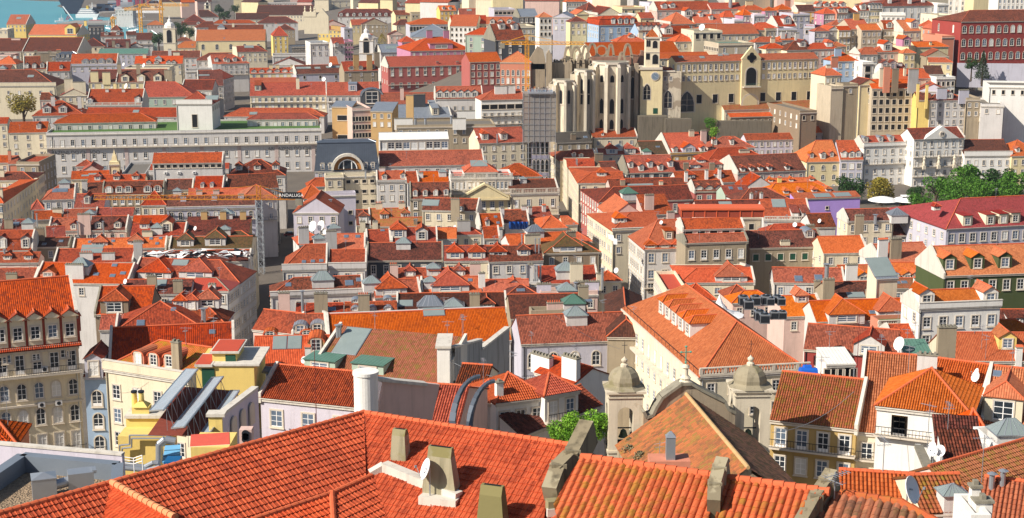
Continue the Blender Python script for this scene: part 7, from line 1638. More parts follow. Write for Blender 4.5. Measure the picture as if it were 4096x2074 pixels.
H('yellow edged dark roof piece above the white balcony house', (2010,-60), (2300,-40), (2150,-120), 'g', 'C', 'd', '', ze=49, zg=32, sl=26)
T(2, 2)
H('brown patched roof with a white slab chimney beneath the blue grey house', (240,1120), (630,1240), (420,1075), 'g', 'W', 'r', 'C 0 3.4 1.2 300,1060 W;C 0 2.6 2.6 590,1190 W', ze=47, zg=32, sl=24)
T(1, 2)
GW = root('firewall', (0, 0, 0), 0, 'tall streaked grey firewall ending in a white chimney block beside the skylight house', 'firewall')
m = MB(); a = wx(1815, 895, 178); b = wx(1945, 1225, 178); m.box(a[0], b[0], 178, 180.5, 34, a[2], 0); m.box(a[0]-.2, b[0]+.2, 177.8, 184, a[2], a[2]+.3, 2); m.box(a[0], b[0], 180.5, 184, 34, a[2], 1)
c, e = wx(1945, 880, 183), wx(2500, 705, 204); g_ = wx(2225, 905, 193)
for p, r_, t0, t1 in ((c, g_, wx(1945, 890, 183)[2], wx(2215, 812, 193)[2]), (g_, e, wx(2225, 905, 193)[2], wx(2500, 690, 204)[2])):
    m.poly([(p[0], p[1], 34), (r_[0], r_[1], 34), (r_[0], r_[1], t1), (p[0], p[1], t0)], 1); m.poly([(p[0]+.6, p[1]+.6, 34), (r_[0]+.6, r_[1]+.6, 34), (r_[0]+.6, r_[1]+.6, t1), (p[0]+.6, p[1]+.6, t0)][::-1], 1); m.bar((p[0]+.3, p[1]+.3, t0), (r_[0]+.3, r_[1]+.3, t1), .8, .25, 2)
m.build('wall', [wallm('W'), m_wall('streaked_render', '#a3a19e', 1.0, '#3f3b36'), M_capw], GW)

# ================================================================ church with twin domed bell towers
T(2, 3)
CHR = root('twin_tower_church', (0, 0, 0), 0, 'old church with two domed stone bell towers and a lichen stained brown nave roof', 'church')
Ra, Rb = lp(1750, 62, 53), lp(2370, 800, 53); u = nrm(sub(Rb, Ra)); L = sqrt(dot(sub(Rb, Ra), sub(Rb, Ra))); rt = (-u[1], u[0], 0); rt = rt if rt[0] > 0 else mul(rt, -1); hwid = 7.6; sl = radians(35)
TCH = m_tile('tile_church', '#ad6840', '#945a3a', '#5f4a38', .6, .65, '#96783a', pitch=.4, row=.55, relief=.25); TCD = m_tile('tile_church_shaded', '#7d5a48', '#5f4a3e', '#3a342e', .6, .3, '#6e6434', pitch=.4, row=.55, relief=.25)  # second copy is darker: the right slope's shade is put into its colour
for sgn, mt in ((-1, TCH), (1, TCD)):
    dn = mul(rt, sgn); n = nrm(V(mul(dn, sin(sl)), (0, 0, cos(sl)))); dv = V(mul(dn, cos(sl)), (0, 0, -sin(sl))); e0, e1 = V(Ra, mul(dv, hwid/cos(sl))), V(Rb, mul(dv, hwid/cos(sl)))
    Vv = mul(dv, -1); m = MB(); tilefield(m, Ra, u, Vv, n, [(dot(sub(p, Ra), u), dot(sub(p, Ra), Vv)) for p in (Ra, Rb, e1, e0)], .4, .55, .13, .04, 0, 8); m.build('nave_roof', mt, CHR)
caps(CHR, V(Rb, (0, 0, .05)), V(Ra, (0, 0, .05)), .2, m_plain('ridge_mortar', '#b59468', .9, var=.3), .5)
m = MB()
for sgn in (-1, 1):
    e0, e1 = V(V(Ra, mul(rt, sgn*hwid*.97)), (0, 0, -hwid*tan(sl)-.2)), V(V(Rb, mul(rt, sgn*hwid*.97)), (0, 0, -hwid*tan(sl)-.2)); m.poly([e0, e1, (e1[0], e1[1], 30), (e0[0], e0[1], 30)])
e0, e1 = V(V(Rb, mul(rt, -hwid*.97)), (0, 0, -hwid*tan(sl)-.2)), V(V(Rb, mul(rt, hwid*.97)), (0, 0, -hwid*tan(sl)-.2)); bk = mul(u, -.3)
m.poly([V(e0, bk), V(Rb, V(bk, (0, 0, -.3))), V(e1, bk), (e1[0], e1[1], 30), (e0[0], e0[1], 30)]); m.build('nave_wall', M_oldst2, CHR)
# curved gable behind the nave
c = V(Ra, mul(u, -.6)); m = MB(); pf = [(-4.6, -1.6), (-4.3, -2.3), (-3.6, -2.1), (-3.2, -1.2), (-2.6, -.2), (-.6, 1.2), (.5, 1.2), (1.6, .5), (4.2, -.9), (4.6, -1.8), (5.4, -2.2), (5.4, -16), (-4.6, -16)]
ang = atan2(rt[1], rt[0]); gb = root('x', (0, 0, 0)); D.objects.remove(gb)
m.ext([(x, z) for x, z in pf[::-1]], -.6, .6, 0)
for a, b in zip(pf[:10], pf[1:11]): m.bar((a[0], 0, a[1]), (b[0], 0, b[1]), 1.7, .3, 1)
o = m.build('gable', [M_oldst2, M_conc], CHR, c); o.rotation_euler = (0, 0, ang)
m = MB(); m.lathe((0, 0, 1.2), [(.8, 0), (.5, .3), (.6, .5), (.3, .8), (.28, 1.5), (.45, 1.65), (.3, 1.9), (.05, 2.0)], 10, 0)
m.tube((0, 0, 3.1), (0, 0, 5.1), .07, .06, 6, 1); m.tube((-.5, 0, 4.5), (.5, 0, 4.5), .06, .06, 6, 1)
for x, z in ((-.5, 4.5), (.5, 4.5), (0, 5.1), (0, 3.4)): m.lathe((x, 0, z), [(.001, -.15), (.18, 0), (.001, .15)], 8, 1)
o = m.build('cross_finial', [M_oldst, M_grn], CHR, c); o.rotation_euler = (0, 0, ang)
DOME = m_wall('dome_lichen', '#948a74', .8, '#56503f', .35, '#827a5e'); TST = m_wall('tower_limestone', '#cfc3ad', .8, '#5d5346', .2, '#b3a58e')
def belltower(X0, X1, Ytop, d, zb, lab):
    a = wx(X0, Ytop, d); b = wx(X1, Ytop, d); w = (b[0]-a[0]); cx = (a[0]+b[0])/2; cy = d+w/2; zt = a[2]; hs = w/2
    bt = root('bell_tower', (cx, cy, zb), .04); bt.parent = CHR; Z = zt-zb
    m = MB(); pier = w*.27; oh = w*1.05; ob = Z-w*1.75           # opening bottom
    m.box(-hs, hs, -hs, hs, 0, ob, 0)
    for sx in (-1, 1):
        for sy in (-1, 1): m.box(sx*hs if sx < 0 else hs-pier, sx*hs+pier if sx < 0 else hs, sy*hs if sy < 0 else hs-pier, sy*hs+pier if sy < 0 else hs, ob, Z-.5*w*.3, 0)
    r = hs-pier; zs = ob+oh*1.05; tp = Z-.15*w
    for ax in (0, 1):
        for sy in (-1, 1):
            pr = [(-r-.01, tp), (-r-.01, zs)]+[(-r*cos(i*pi/8), zs+r*sin(i*pi/8)) for i in range(9)]+[(r+.01, tp)]
            mm = MB(); y0, y1 = (-hs, -hs+pier*.8) if sy < 0 else (hs-pier*.8, hs)
            mm.ext([(x, z) for x, z in pr][::-1], y0, y1, 0)
            for v in mm.v: m.v.append((v[0], v[1], v[2]) if ax == 0 else (v[1], v[0], v[2]))
            base = len(m.v)-len(mm.v)
            for f, mi in zip(mm.f, mm.m): m.f.append(tuple(i+base for i in f)); m.m.append(mi); m.sm.append(False); m.u += [(0, 0)]*len(f)
    m.box(-hs, hs, -hs, hs, tp, Z, 0); m.build('belfry', TST, bt)
    m = MB(); m.box(-hs-.12, hs+.12, -hs-.12, hs+.12, ob-.25, ob, 0); m.box(-hs-.3, hs+.3, -hs-.3, hs+.3, Z, Z+.25, 0); m.box(-hs-.15, hs+.15, -hs-.15, hs+.15, Z-.5, Z-.35, 0); m.build('cornice', TST, bt)
    m = MB(); R = hs*1.02; m.lathe((0, 0, Z+.25), [(R*1.3, 0), (R*1.08, .2), (R*.94, .4), (R*.95, .8), (R*.88, 1.25), (R*.72, 1.7), (R*.48, 2.05), (R*.18, 2.25)], 8, 0, pi/8, False)
    for k in range(4):
        t = pi/4+k*pi/2; 
    m.lathe((0, 0, Z+2.45), [(.42, 0), (.42, .25), (.2, .4), (.34, .65), (.34, .8), (.1, 1.0), (.02, 1.15)], 10, 1); m.build('dome', [DOME, TST], bt)
    m = MB(); m.lathe((0, 0, ob+oh*.25), [(.55, 0), (.42, .25), (.3, .7), (.12, .85), (.001, .88)], 14, 0); m.bar((-r, 0, ob+oh*.25+1.0), (r, 0, ob+oh*.25+1.0), .12, .12, 1); m.build('bell', [m_plain('bronze', '#4d5f50', .5, .6), M_iron], bt)
    m = MB(); m.tube((0, 0, Z+3.9), (0, 0, Z+5.2), .03, .03, 4); m.tube((-.3, 0, Z+4.8), (.3, 0, Z+4.8), .03, .03, 4); m.build('iron_cross', M_iron, bt)
belltower(965, 1308, 52, 152, 34, ''); belltower(2235, 2590, 36, 154, 34, '')
AP = root('antenna_pole', wx(1480, 720, 128), 0, 'thin bare aerial pole with a few cross arms in front of the church roof', 'aerial'); m = MB(); m.tube((0, 0, -4), (0, 0, 1.8), .04, .03, 5); m.tube((-.5, 0, 1.5), (.5, 0, 1.7), .02, .02, 4); m.tube((-.4, 0, 1.2), (.4, 0, 1.3), .02, .02, 4); m.build('mast', M_metal, AP)
FV = root('vent_stack', wx(1585, 790, 88), 0, 'square steel vent with a small blue roof on a red brick plinth behind the ridge', 'vent'); m = MB(); m.box(-1.3, 1.2, -.5, 1, -3, .55, 1); m.box(-.28, .28, -.28, .28, .5, 2.0, 0); m.lathe((0, 0, 2.0), [(.45, 0), (.05, .35)], 4, 0, pi/4, False); m.build('vent', [M_metal, wallm('u')], FV)
def shrub(name, P, r, col, lab, n=240, seed=1, flat=.7):
    rr = random.Random(seed); m = MB(); mt = m_plain(col[0], col[1], 1.0, var=.5, scale=5)
    for i in range(n):
        t, ph = rr.uniform(0, 2*pi), rr.uniform(-.2, 1)*pi/2; k = r*rr.uniform(.5, 1); c = (k*cos(t)*cos(ph), k*sin(t)*cos(ph), k*sin(ph)*flat); s_ = r*.13
        a = (rr.uniform(-s_, s_), rr.uniform(-s_, s_), rr.uniform(-s_, s_)); b = (rr.uniform(-s_, s_), rr.uniform(-s_, s_), rr.uniform(-s_, s_)); m.poly([V(c, a), V(c, b), V(c, mul(V(a, b), -1))])
    o = m.build(name, mt); o.location = P; LABELS[lab] = 1; return tag(o, lab, 'plant')
dnl = V(mul(rt, -1), (0, 0, 0)); nL = nrm(V(mul(mul(rt, -1), sin(sl)), (0, 0, cos(sl))))
for i, (X, Y, r, l_) in enumerate(((1175, 620, .85, 'dry grey bush growing on the edge of the church roof'), (1290, 685, .85, 'dry grey bush nearest the mossy firewall on the church roof'), (1180, 520, .5, 'small green tuft higher up beside the bell tower'))): shrub('roof_bush', onpl(*q(X, Y), Ra, nL), r, ('dry_shrub', '#7a7358'), l_, 300, i)

# ================================================================ trees
def leafmat(n, a, b):
    if n in MATS: return MATS[n]
    t = NT(n); pos = t.n('ShaderNodeNewGeometry').outputs['Position']; oi = t.noise(pos, 1.3, 3)
    t.L.new(t.mix(t.ramp(oi, .35, .65), rgb(a), rgb(b)), t.b.inputs['Base Color']); t.b.inputs['Roughness'].default_value = .7; MATS[n] = t.m; return t.m
LF = {'g': lambda: leafmat('leaf_green', '#3f6a24', '#5f8a2e'), 'd': lambda: leafmat('leaf_dark', '#26421f', '#3d5c2a'), 'a': lambda: leafmat('leaf_autumn', '#7d7a30', '#a08a38'), 'b': lambda: leafmat('leaf_bright', '#5d8f28', '#86b03a'), 'c': lambda: leafmat('leaf_conifer', '#2c3d28', '#4a5a3c')}
M_bark = m_plain('bark', '#4d4034', .95, var=.3)
def tree(P, r, h, lf, lab, kind='round', seed=0, n=None, sx=1.0, group=None, th=2.0):
    """P: foot of the tree; r: crown radius; h: total height"""
    rr = random.Random(seed+17); ro = root('tree', P, 0, lab, 'tree', group); m = MB(); tm = MB()
    tm.tube((0, 0, -2), (0, 0, h*.55), r*.12, r*.07, 8)
    for i in range(6):
        a = rr.uniform(0, 6.28); e = (r*.6*cos(a), r*.6*sin(a), h*rr.uniform(.6, .85)); tm.tube((0, 0, h*rr.uniform(.3, .5)), e, r*.05, r*.015, 5)
    tm.build('trunk', M_bark, ro)
    lobes = []; zc = h-r*.95 if kind == 'round' else h*.5
    for i in range(16 if kind == 'round' else 0):
        a = rr.uniform(0, 6.28); k = rr.uniform(.25, .72); lobes.append((r*sx*k*cos(a), r*k*sin(a), zc+rr.uniform(-.45, .55)*r, r*rr.uniform(.28, .45)))
    n = n or (2600 if r > 2 else 1200); s0 = max(.09, r*.055)
    for i in range(n):
        if kind == 'round':
            L = lobes[rr.randrange(len(lobes))]; u = rr.uniform(-1, 1); t = rr.uniform(0, 6.28); q_ = sqrt(1-u*u); k = L[3]*rr.uniform(.75, 1.08); c = (L[0]+k*q_*cos(t), L[1]+k*q_*sin(t), L[2]+k*u*.85)
        elif kind == 'column':
            z = rr.uniform(.12, 1); w_ = r*(sin(pi*min(1, z*1.02)**.8)**.6+.06)*rr.uniform(.6, 1.1); t = rr.uniform(0, 6.28); c = (w_*cos(t), w_*sin(t), z*h)
        else:   # conifer
            z = rr.uniform(.1, 1); tier = .75+.35*((z*9) % 1.0); w_ = r*(1.02-z)*tier*rr.uniform(.55, 1.1); t = rr.uniform(0, 6.28); c = (w_*cos(t), w_*sin(t), z*h)
        s = s0*rr.uniform(.6, 1.5); ax = nrm((rr.gauss(0, 1), rr.gauss(0, 1), rr.gauss(0, .7))); b_ = nrm(cross(ax, (rr.random(), rr.random(), rr.random()+.1)))
        A_, B_ = mul(ax, s), mul(b_, s*.6); m.poly([V(c, A_), V(c, B_), V(c, mul(A_, -1)), V(c, mul(B_, -1))])
    m.build('crown', LF[lf](), ro); return ro
def tpx(X, Y, z, rp, lf, lab, hp=None, **k):
    """crown centre at a picture point at height z, crown radius given in picture units of the tile zoom"""
    c = at(*q(X, Y), z); dd = sqrt(c[0]**2+c[1]**2); r = rp/10.03*dd/F0; h = (hp/10.03*dd/F0 if hp else r*2.6); return tree((c[0], c[1], c[2]-h+r), r, h, lf, lab, **k)
T(2, 3); tpx(540, 410, 49, 215, 'b', 'bright green tree left of the bell tower, its left crown', seed=1, n=5000); tpx(790, 380, 49, 215, 'b', 'bright green tree touching the left bell tower', seed=2, n=5000)
T(3, 1)
for i, (X, Y, r, lf, l_) in enumerate(((830, 600, 120, 'd', 'dark round tree at the left end of the square'), (1145, 610, 135, 'a', 'yellowing round tree in front of the white square front'), (1465, 640, 80, 'd', 'small dark tree under the pedimented front'),
    (1540, 720, 120, 'g', 'low green tree beside the yellow machine'), (1690, 590, 130, 'g', 'green tree left of the tallest tree of the square'), (2000, 520, 170, 'g', 'tallest broad tree of the square'), (1880, 660, 130, 'g', 'green tree in front of the tallest tree'),
    (2230, 640, 140, 'g', 'green tree above the crimson roof'), (2330, 520, 120, 'd', 'dark tree at the right of the square'), (2480, 560, 130, 'g', 'green tree near the right edge of the square'), (2420, 650, 110, 'g', 'front tree at the right edge of the square'), (2090, 600, 120, 'g', 'green tree filling the middle of the square grove'))):
    tpx(X, Y, 14, r*1.22, lf, l_, seed=i+5, n=3400, group='trees of the square')
T(0, 0); tpx(230, 1050, 24, 150, 'a', 'olive autumn tree beside the brown palace at the left edge', seed=31, n=3000, hp=420)
T(0, 0); tpx(1590, 390, 30, 75, 'd', 'dark tree left of the white bell tower', seed=32); tpx(1810, 300, 30, 85, 'd', 'dark tree right of the white bell tower', seed=33); tpx(1900, 330, 30, 60, 'd', 'low dark tree farther right of the white bell tower', seed=34)
tpx(2250, 160, 30, 60, 'd', 'dark tree in front of the small twin belfry'); tpx(2200, 90, 30, 55, 'd', 'distant dark tree right of the far belfry', seed=36); tpx(2350, 90, 30, 50, 'd', 'distant dark tree near the marina masts', seed=37)
T(1, 0); tpx(1265, 400, 34, 62, 'a', 'tall yellow green poplar right of the domed bell tower', kind='column', hp=330, seed=38, n=2600)
T(2, 0); tpx(60, 510, 44, 70, 'g', 'green tree behind the yellow crane mast', seed=39); tpx(470, 510, 44, 40, 'd', 'dark shrubby tree behind the ruin', seed=40)
T(1, 0); tpx(2450, 500, 44, 60, 'd', 'dark tree right of the orange barracks roof', seed=41)
T(3, 0); tpx(2160, 600, 52, 85, 'c', 'tall pointed conifer before the crimson palace', kind='conifer', hp=290, seed=42, n=3600); tpx(2045, 645, 50, 72, 'd', 'clipped round tree at the foot of the conifer', seed=43); tpx(1060, 640, 40, 85, 'd', 'dark conifer beside the white modern block', seed=44, hp=220)
tpx(2320, 690, 46, 30, 'g', 'small bush on the hedge terrace', seed=45); tpx(900, 1180, 24, 80, 'd', 'dark tree in the shaded yard', seed=46); tpx(2180, 935, 36, 28, 'g', 'small palm like plant on the white terrace', seed=47); tpx(700, 1110, 26, 70, 'd', 'dark shrubs under the curving stone wall', seed=50); tpx(560, 1180, 25, 60, 'g', 'green thicket beside the ruined yard', seed=51)
T(2, 1); tpx(2020, 25, 32, 60, 'b', 'bright green shrub between red roofs at the hill foot', seed=48); T(2, 0); tpx(1990, 1240, 28, 70, 'g', 'patch of green shrubs on the slope beside the longhouse', seed=49)
T(2, 0); p = at(*q(1490, 60), 60); PT = root('palm_tree', (p[0], p[1], p[2]-9), 0, 'tall palm tree standing before the pink palace wing', 'tree'); m = MB(); m.tube((0, 0, -8), (.3, 0, 9), .5, .35, 8); m.build('trunk', M_bark, PT); m = MB()
for i in range(34):
    a = i*2.4; e = .9-(i/34)*1.5; L = 4.2; pr = (.3, 0, 9)
    for j in range(1, 6): k = j/5; c = (.3+L*k*cos(a)*cos(e*(1-k*.5)), L*k*sin(a)*cos(e*(1-k*.5)), 9+L*k*sin(e)-2.6*k*k); m.bar(pr, c, .55*(1.1-k), .05); pr = c
m.build('fronds', LF['d'](), PT)
# hedge on the terrace of the crimson palace
T(3, 0); hd = root('hedge', (0, 0, 0), 0, 'clipped green hedge along the terrace below the crimson palace', 'hedge'); m = MB(); a, b = at(*q(1990, 715), 43), at(*q(2620, 705), 43); rr = random.Random(3)
for i in range(2500):
    k = rr.random(); c = V(V(a, mul(sub(b, a), k)), (rr.uniform(-.8, .8), rr.uniform(-1.5, 1.5), rr.uniform(-1.0, .9))); s = .5; m.poly([V(c, (rr.uniform(-s, s), rr.uniform(-s, s), rr.uniform(-s, s))) for _ in range(3)])
m.build('leaves', LF['g'](), hd)
pw = root('terrace_wall', (0, 0, 0), 0, 'pale blue grey terrace wall with a small arched door under the crimson palace', 'wall'); m = MB(); a, b = at(*q(1900, 632), 50), at(*q(2700, 640), 50); m.bar((a[0], a[1], 45), (b[0], b[1], 45), .6, 10, 0); m.build('wall', wallm('l'), pw)
# ================================================================ cranes
def lattice(m, a, b, w, step, mi=0, r=.07, tri=False):
    d = sub(b, a); L = sqrt(dot(d, d)); u = nrm(d); up = (0, 0, 1) if abs(u[2]) < .9 else (0, 1, 0); s = nrm(cross(u, up)); t = cross(s, u); hw = w/2
    cs = [V(mul(s, i*hw), mul(t, j*hw)) for i, j in ((-1, -1), (1, -1), (1, 1), (-1, 1))] if not tri else [mul(s, -hw), mul(s, hw), mul(t, w*.9)]
    for c in cs: m.bar(V(a, c), V(b, c), r*1.8, r*1.8, mi)
    n = max(1, int(L/step))
    for i in range(n):
        p, q_ = V(a, mul(d, i/n)), V(a, mul(d, (i+1)/n))
        for k in range(len(cs)): c0, c1 = cs[k], cs[(k+1) % len(cs)]; m.bar(V(p, c0), V(q_, c1), r, r, mi); m.bar(V(p, c0), V(p, c1), r, r, mi)
def crane(bx, by, zb, zj, zt, jl, jr, wm, lab, col, col2=None, r=.1, sign=None, ang=0.0, board=None):
    ro = root('tower_crane', (bx, by, zb), ang, lab, 'crane'); mm = [m_plain('crane_'+col[1:], col, .5), m_plain('crane_'+(col2 or col)[1:], col2 or col, .5), M_conc]
    m = MB(); lattice(m, (0, 0, 0), (0, 0, zj-zb), wm, wm*1.2, 0, r); m.build('mast', mm, ro)
    m = MB(); lattice(m, (-jl, 0, zj-zb), (jr, 0, zj-zb), wm*.75, wm*1.1, 1, r, True); m.build('jib', mm, ro)
    m = MB(); lattice(m, (0, 0, zj-zb), (0, 0, zt-zb), wm*.6, wm, 1, r)
    J = max(jl, jr)*.55; sgn = -1 if jl > jr else 1; m.bar((0, 0, zt-zb), (sgn*J, 0, zj-zb+wm*.7), r*1.3, r*1.3, 1); m.bar((0, 0, zt-zb), (-sgn*min(jl, jr)*.9, 0, zj-zb+wm*.5), r*1.3, r*1.3, 1)
    m.box(-sgn*min(jl, jr)*.95-1, -sgn*min(jl, jr)*.95+1, -.8, .8, zj-zb-1.6, zj-zb+.4, 2); m.build('crane_top', mm, ro)
    if board:
        m = MB(); m.box(-2.9, 2.9, -.1, .1, 0, 1.7); s = m.build('sign_board', M_black, ro, (board[1], -.8, zj-zb+.4)); text(s, board[0], 1.25, (0, -.14, .85), M_white)
    return ro
def cpx(X, Yj, Yt, d, zb, Xl, Xr, wm, lab, col, **k):
    p = wx(X, Yj, d); return crane(p[0], d, zb, p[2], wx(X, Yt, d)[2], p[0]-wx(Xl, Yj, d)[0], wx(Xr, Yj, d)[0]-p[0], wm, lab, col, **k)
T(2, 0); cpx(150, 445, 350, 618, 26, -110, 722, 1.5, 'yellow tower crane with its jib over the ruined arches', '#dd9a1c', r=.14)
T(1, 1); cpx(28, 700, 560, 412, 8, -1620, 455, 1.7, 'orange jib tower crane on a grey mast beside the left street', '#9fa4a8', col2='#c07a24', r=.09, board=('ANDALUGA', 9.2))
T(0, 0); cpx(1405, 100, 40, 1650, 0, 1250, 1650, 3, 'yellow harbour tower crane nearest the marina', '#e0a030', r=.3); cpx(1612, 60, -60, 1700, 0, 1420, 1900, 3.2, 'tallest yellow harbour crane at the dock', '#e0a030', r=.3); cpx(1132, 190, 165, 1500, 8, 1110, 1170, 2.5, 'short yellow crane mast over the brick red pyramid roof', '#e0a030', r=.3)
# ================================================================ the lift tower in its scaffold
T(2, 0); dL = 524.0
LT = root('lift_tower', (0, 0, 0), 0, 'tall iron lift tower with carved tracery wrapped in grey scaffold netting', 'tower')
tN = NT('scaffold_net'); tN.b.inputs['Base Color'].default_value = rgb('#8f8983'); tN.b.inputs['Alpha'].default_value = .72; tN.b.inputs['Roughness'].default_value = .9
m = MB(); a = wx(112, 900, dL); b = wx(438, 1304, dL); x0, x1 = a[0], b[0]; zt = wx(0, 925, dL)[2]; zb_ = wx(0, 1420, dL)[2]; m.box(x0, x1, dL, dL+9, zb_, zt-.5, 0); m.build('scaffold_net', tN.m, LT)
m = MB(); nx = 6
for i in range(nx+1):
    x = x0+(x1-x0)*i/nx
    for y in (dL-.15, dL+9.1): m.tube((x, y, zb_-14), (x, y, zt), .07, .07, 4)
z = zb_-14
while z < zt: m.bar((x0, dL-.15, z), (x1, dL-.15, z), .1, .1); m.bar((x1, dL-.15, z), (x1, dL+9, z), .1, .1); z += 2
m.build('scaffold_tubes', M_metal, LT)
m = MB(); c0, c1 = wx(200, 1400, dL)[0], wx(372, 1400, dL)[0]; m.box(c0, c1, dL+1.5, dL+7, 5, zt-2, 0); m.build('tower_shaft', m_plain('lift_iron', '#8f8a9c', .6, .2), LT)
for k in range(4):
    for i in range(4): archwin(LT, c0+(c1-c0)*(i+.5)/4, dL+1.5, zb_-5-k*6.2, .5, 4.6, True, 'tracery_arch', False)
m = MB(); pa, pb_ = wx(160, 930, dL)[0], wx(412, 930, dL)[0]; m.box(pa, pb_, dL-1, dL+9, zt-.6, zt, 0)
rail(m, pa, pb_, dL-.9, zt, 1.2, .5, 1); rail(m, dL-.9, dL+9, pb_, zt, 1.2, .5, 1, 'y'); m.build('viewing_platform', [M_metal, M_white], LT)
rr = random.Random(9); CLO = ['#2c3440', '#7d2f2c', '#3f5a7d', '#b9b2a6', '#4a4a4a', '#a8763e']
def person(P, h, cols, rz, lab, grp=None, arm=0):
    ro = root('person', P, rz, lab, 'person', grp); m = MB(); s = h/1.75
    m.lathe((0, 0, 0), [(.001, .82*s), (.17*s, .86*s), (.15*s, 1.05*s), (.2*s, 1.38*s), (.12*s, 1.47*s), (.055*s, 1.5*s), (.055*s, 1.56*s)], 10, 0)
    for sx in (-1, 1):
        m.tube((sx*.09*s, 0, .88*s), (sx*.1*s, .03*s, .45*s), .085*s, .06*s, 8, 1); m.tube((sx*.1*s, .03*s, .45*s), (sx*.11*s, 0, .05*s), .06*s, .04*s, 8, 1); m.box(sx*.11*s-.045*s, sx*.11*s+.045*s, -.17*s, .07*s, 0, .08*s, 1)
        m.tube((sx*.2*s, 0, 1.38*s), (sx*.25*s, -.03*s, 1.1*s), .05*s, .04*s, 7, 0); m.tube((sx*.25*s, -.03*s, 1.1*s), (sx*.2*s, -.22*s if arm else -.08*s, (1.1 if arm else .85)*s), .04*s, .03*s, 7, 2)
    m.lathe((0, 0, 1.52*s), [(.001, 0), (.08*s, .04*s), (.095*s, .13*s), (.07*s, .21*s), (.001, .24*s)], 10, 2); m.build('body', [m_plain('cloth_'+cols[0][1:], cols[0], .9), m_plain('cloth_'+cols[1][1:], cols[1], .9), m_plain('skin', '#b98a6c', .6)], ro)
    m = MB(); m.lathe((0, .015*s, 1.6*s), [(.1*s, .02*s), (.105*s, .08*s), (.08*s, .15*s), (.001, .18*s)], 10, 0); m.build('hair', m_plain('dark_hair', '#2a211c', .8), ro); return ro
for i in range(15):
    person((pa+.8+(pb_-pa-1.6)*((i*.618) % 1), dL+rr.uniform(-.3, 5), zt), rr.uniform(1.6, 1.85), (rr.choice(CLO), rr.choice(CLO)), rr.uniform(-1, 1), 'visitor standing on the viewing platform of the lift tower', 'visitors on the lift platform')
# ================================================================ bell towers and other small landmarks
def campanile(X0, X1, Ysh, Yb, d, zb, Ytip, lab, dome='s', nb=1):
    a, b = wx(X0, Ysh, d), wx(X1, Ysh, d); w = b[0]-a[0]; z1 = a[2]; tip = wx(X0, Ytip, d)[2]; zB = wx(X0, Yb, d)[2]
    ro = root('bell_tower', ((a[0]+b[0])/2, d+w/2, zb), .06, lab, 'bell tower'); h = z1-zb; hs = w/2
    m = MB(); m.box(-hs, hs, -hs, hs, 0, h, 0)
    for z in (h, h*.0+(zB-zb), h-(z1-zB)*.62): m.box(-hs-.25, hs+.25, -hs-.25, hs+.25, z-.3, z+.15, 1)
    for sx in (-1, 1):
        for sy in (-1, 1): m.lathe((sx*hs*.9, sy*hs*.9, h+.1), [(.35, 0), (.2, .5), (.3, .9), (.01, 1.5)], 6, 1)
    m.build('tower', [wallm('C') if dome == 's' else wallm('W'), M_stone], ro)
    H_ = tip-z1; m = MB(); m.lathe((0, 0, h+.1), [(hs*.9, 0), (hs*.9, H_*.18), (hs*.7, H_*.36), (hs*.35, H_*.46), (hs*.32, H_*.62), (hs*.12, H_*.72), (.05, H_)], 8, 0, pi/8, False); m.build('dome', [wallm('W')], ro)
    for f, (x, y) in ((0, (0, -hs-.02)), (pi/2, (hs+.02, 0))): archwin(ro, x, y, h-(z1-zB)*.55-.2*w, w*.2, w*1.15, False, 'belfry_opening', False, f)
    return ro
T(0, 0); campanile(1630, 1750, 285, 520, 1000, 20, 155, 'slim cream bell tower with a crown of pinnacles between dark trees')
campanile(2045, 2108, 50, 110, 1600, 20, 5, 'tiny distant white belfry above the dark gabled church')
T(1, 0); campanile(1030, 1170, 410, 610, 880, 28, 245, 'white bell tower with a bulbous dome and iron cross', 'w')
p = wx(2018, 145, 1300); BC = root('brick_chimney', (p[0], 1300, p[2]), 0, 'tall slender brick factory chimney beside the orange yellow house', 'chimney'); m = MB(); m.tube((0, 0, -15), (0, 0, 40), 2.2, 1.7, 12); m.build('shaft', m_plain('chimney_brick', '#a0553c', .9), BC)
T(1, 0); bf = root('baroque_church', (0, 0, 0), 0, 'white baroque church front with a pediment and three urn finials', 'church'); d = 1190; m = MB()
pb(m, 480, 730, 165, 300, d, 4, 0, zb=28); a, b = wx(600, 165, d), wx(730, 165, d); m.ext([(a[0], a[2]), (b[0], a[2]), ((a[0]+b[0])/2, a[2]+6)], d, d+4, 0); pb(m, 470, 600, 120, 168, d-.3, 4.5, 0)
for X in (490, 548, 585): p = wx(X, 118, d); m.lathe((p[0], d+1, p[2]), [(.8, 0), (.4, 1.2), (.9, 2), (.3, 2.8), (.5, 3.4), (.01, 4.6)], 8, 0)
m.build('front', wallm('C'), bf)
T(0, 1); yt = H('little pale yellow bell turret with a stepped cap', (1095,350), (1195,348), 332, 'f', 'y', 'a', 'W 1 1 a 2.4 3.8', ze=30, name='bell_turret', cat='turret'); w, dp, hh, _ = yt['dims']; m = MB(); m.lathe((w/2, w/2, hh), [(w*.75, 0), (w*.6, .6), (w*.42, 1.0), (w*.3, 2.4), (w*.12, 3.4), (.02, 4.6)], 4, 0, pi/4, False); m.build('cap', wallm('y'), yt)
T(2, 0); pk = H('raspberry pink theatre with a white curved gable and lettering', (290,10), (540,8), -30, 'f', 'P', 'a', 'W 2 1 t 3', ze=62, zg=36, name='theatre', cat='theatre'); w, dp, hh, _ = pk['dims']; m = MB(); mr = m_plain('raspberry', '#b03a72', .8); m.box(-.05, w+.05, -.3, 0, 0, hh-.4, 0)
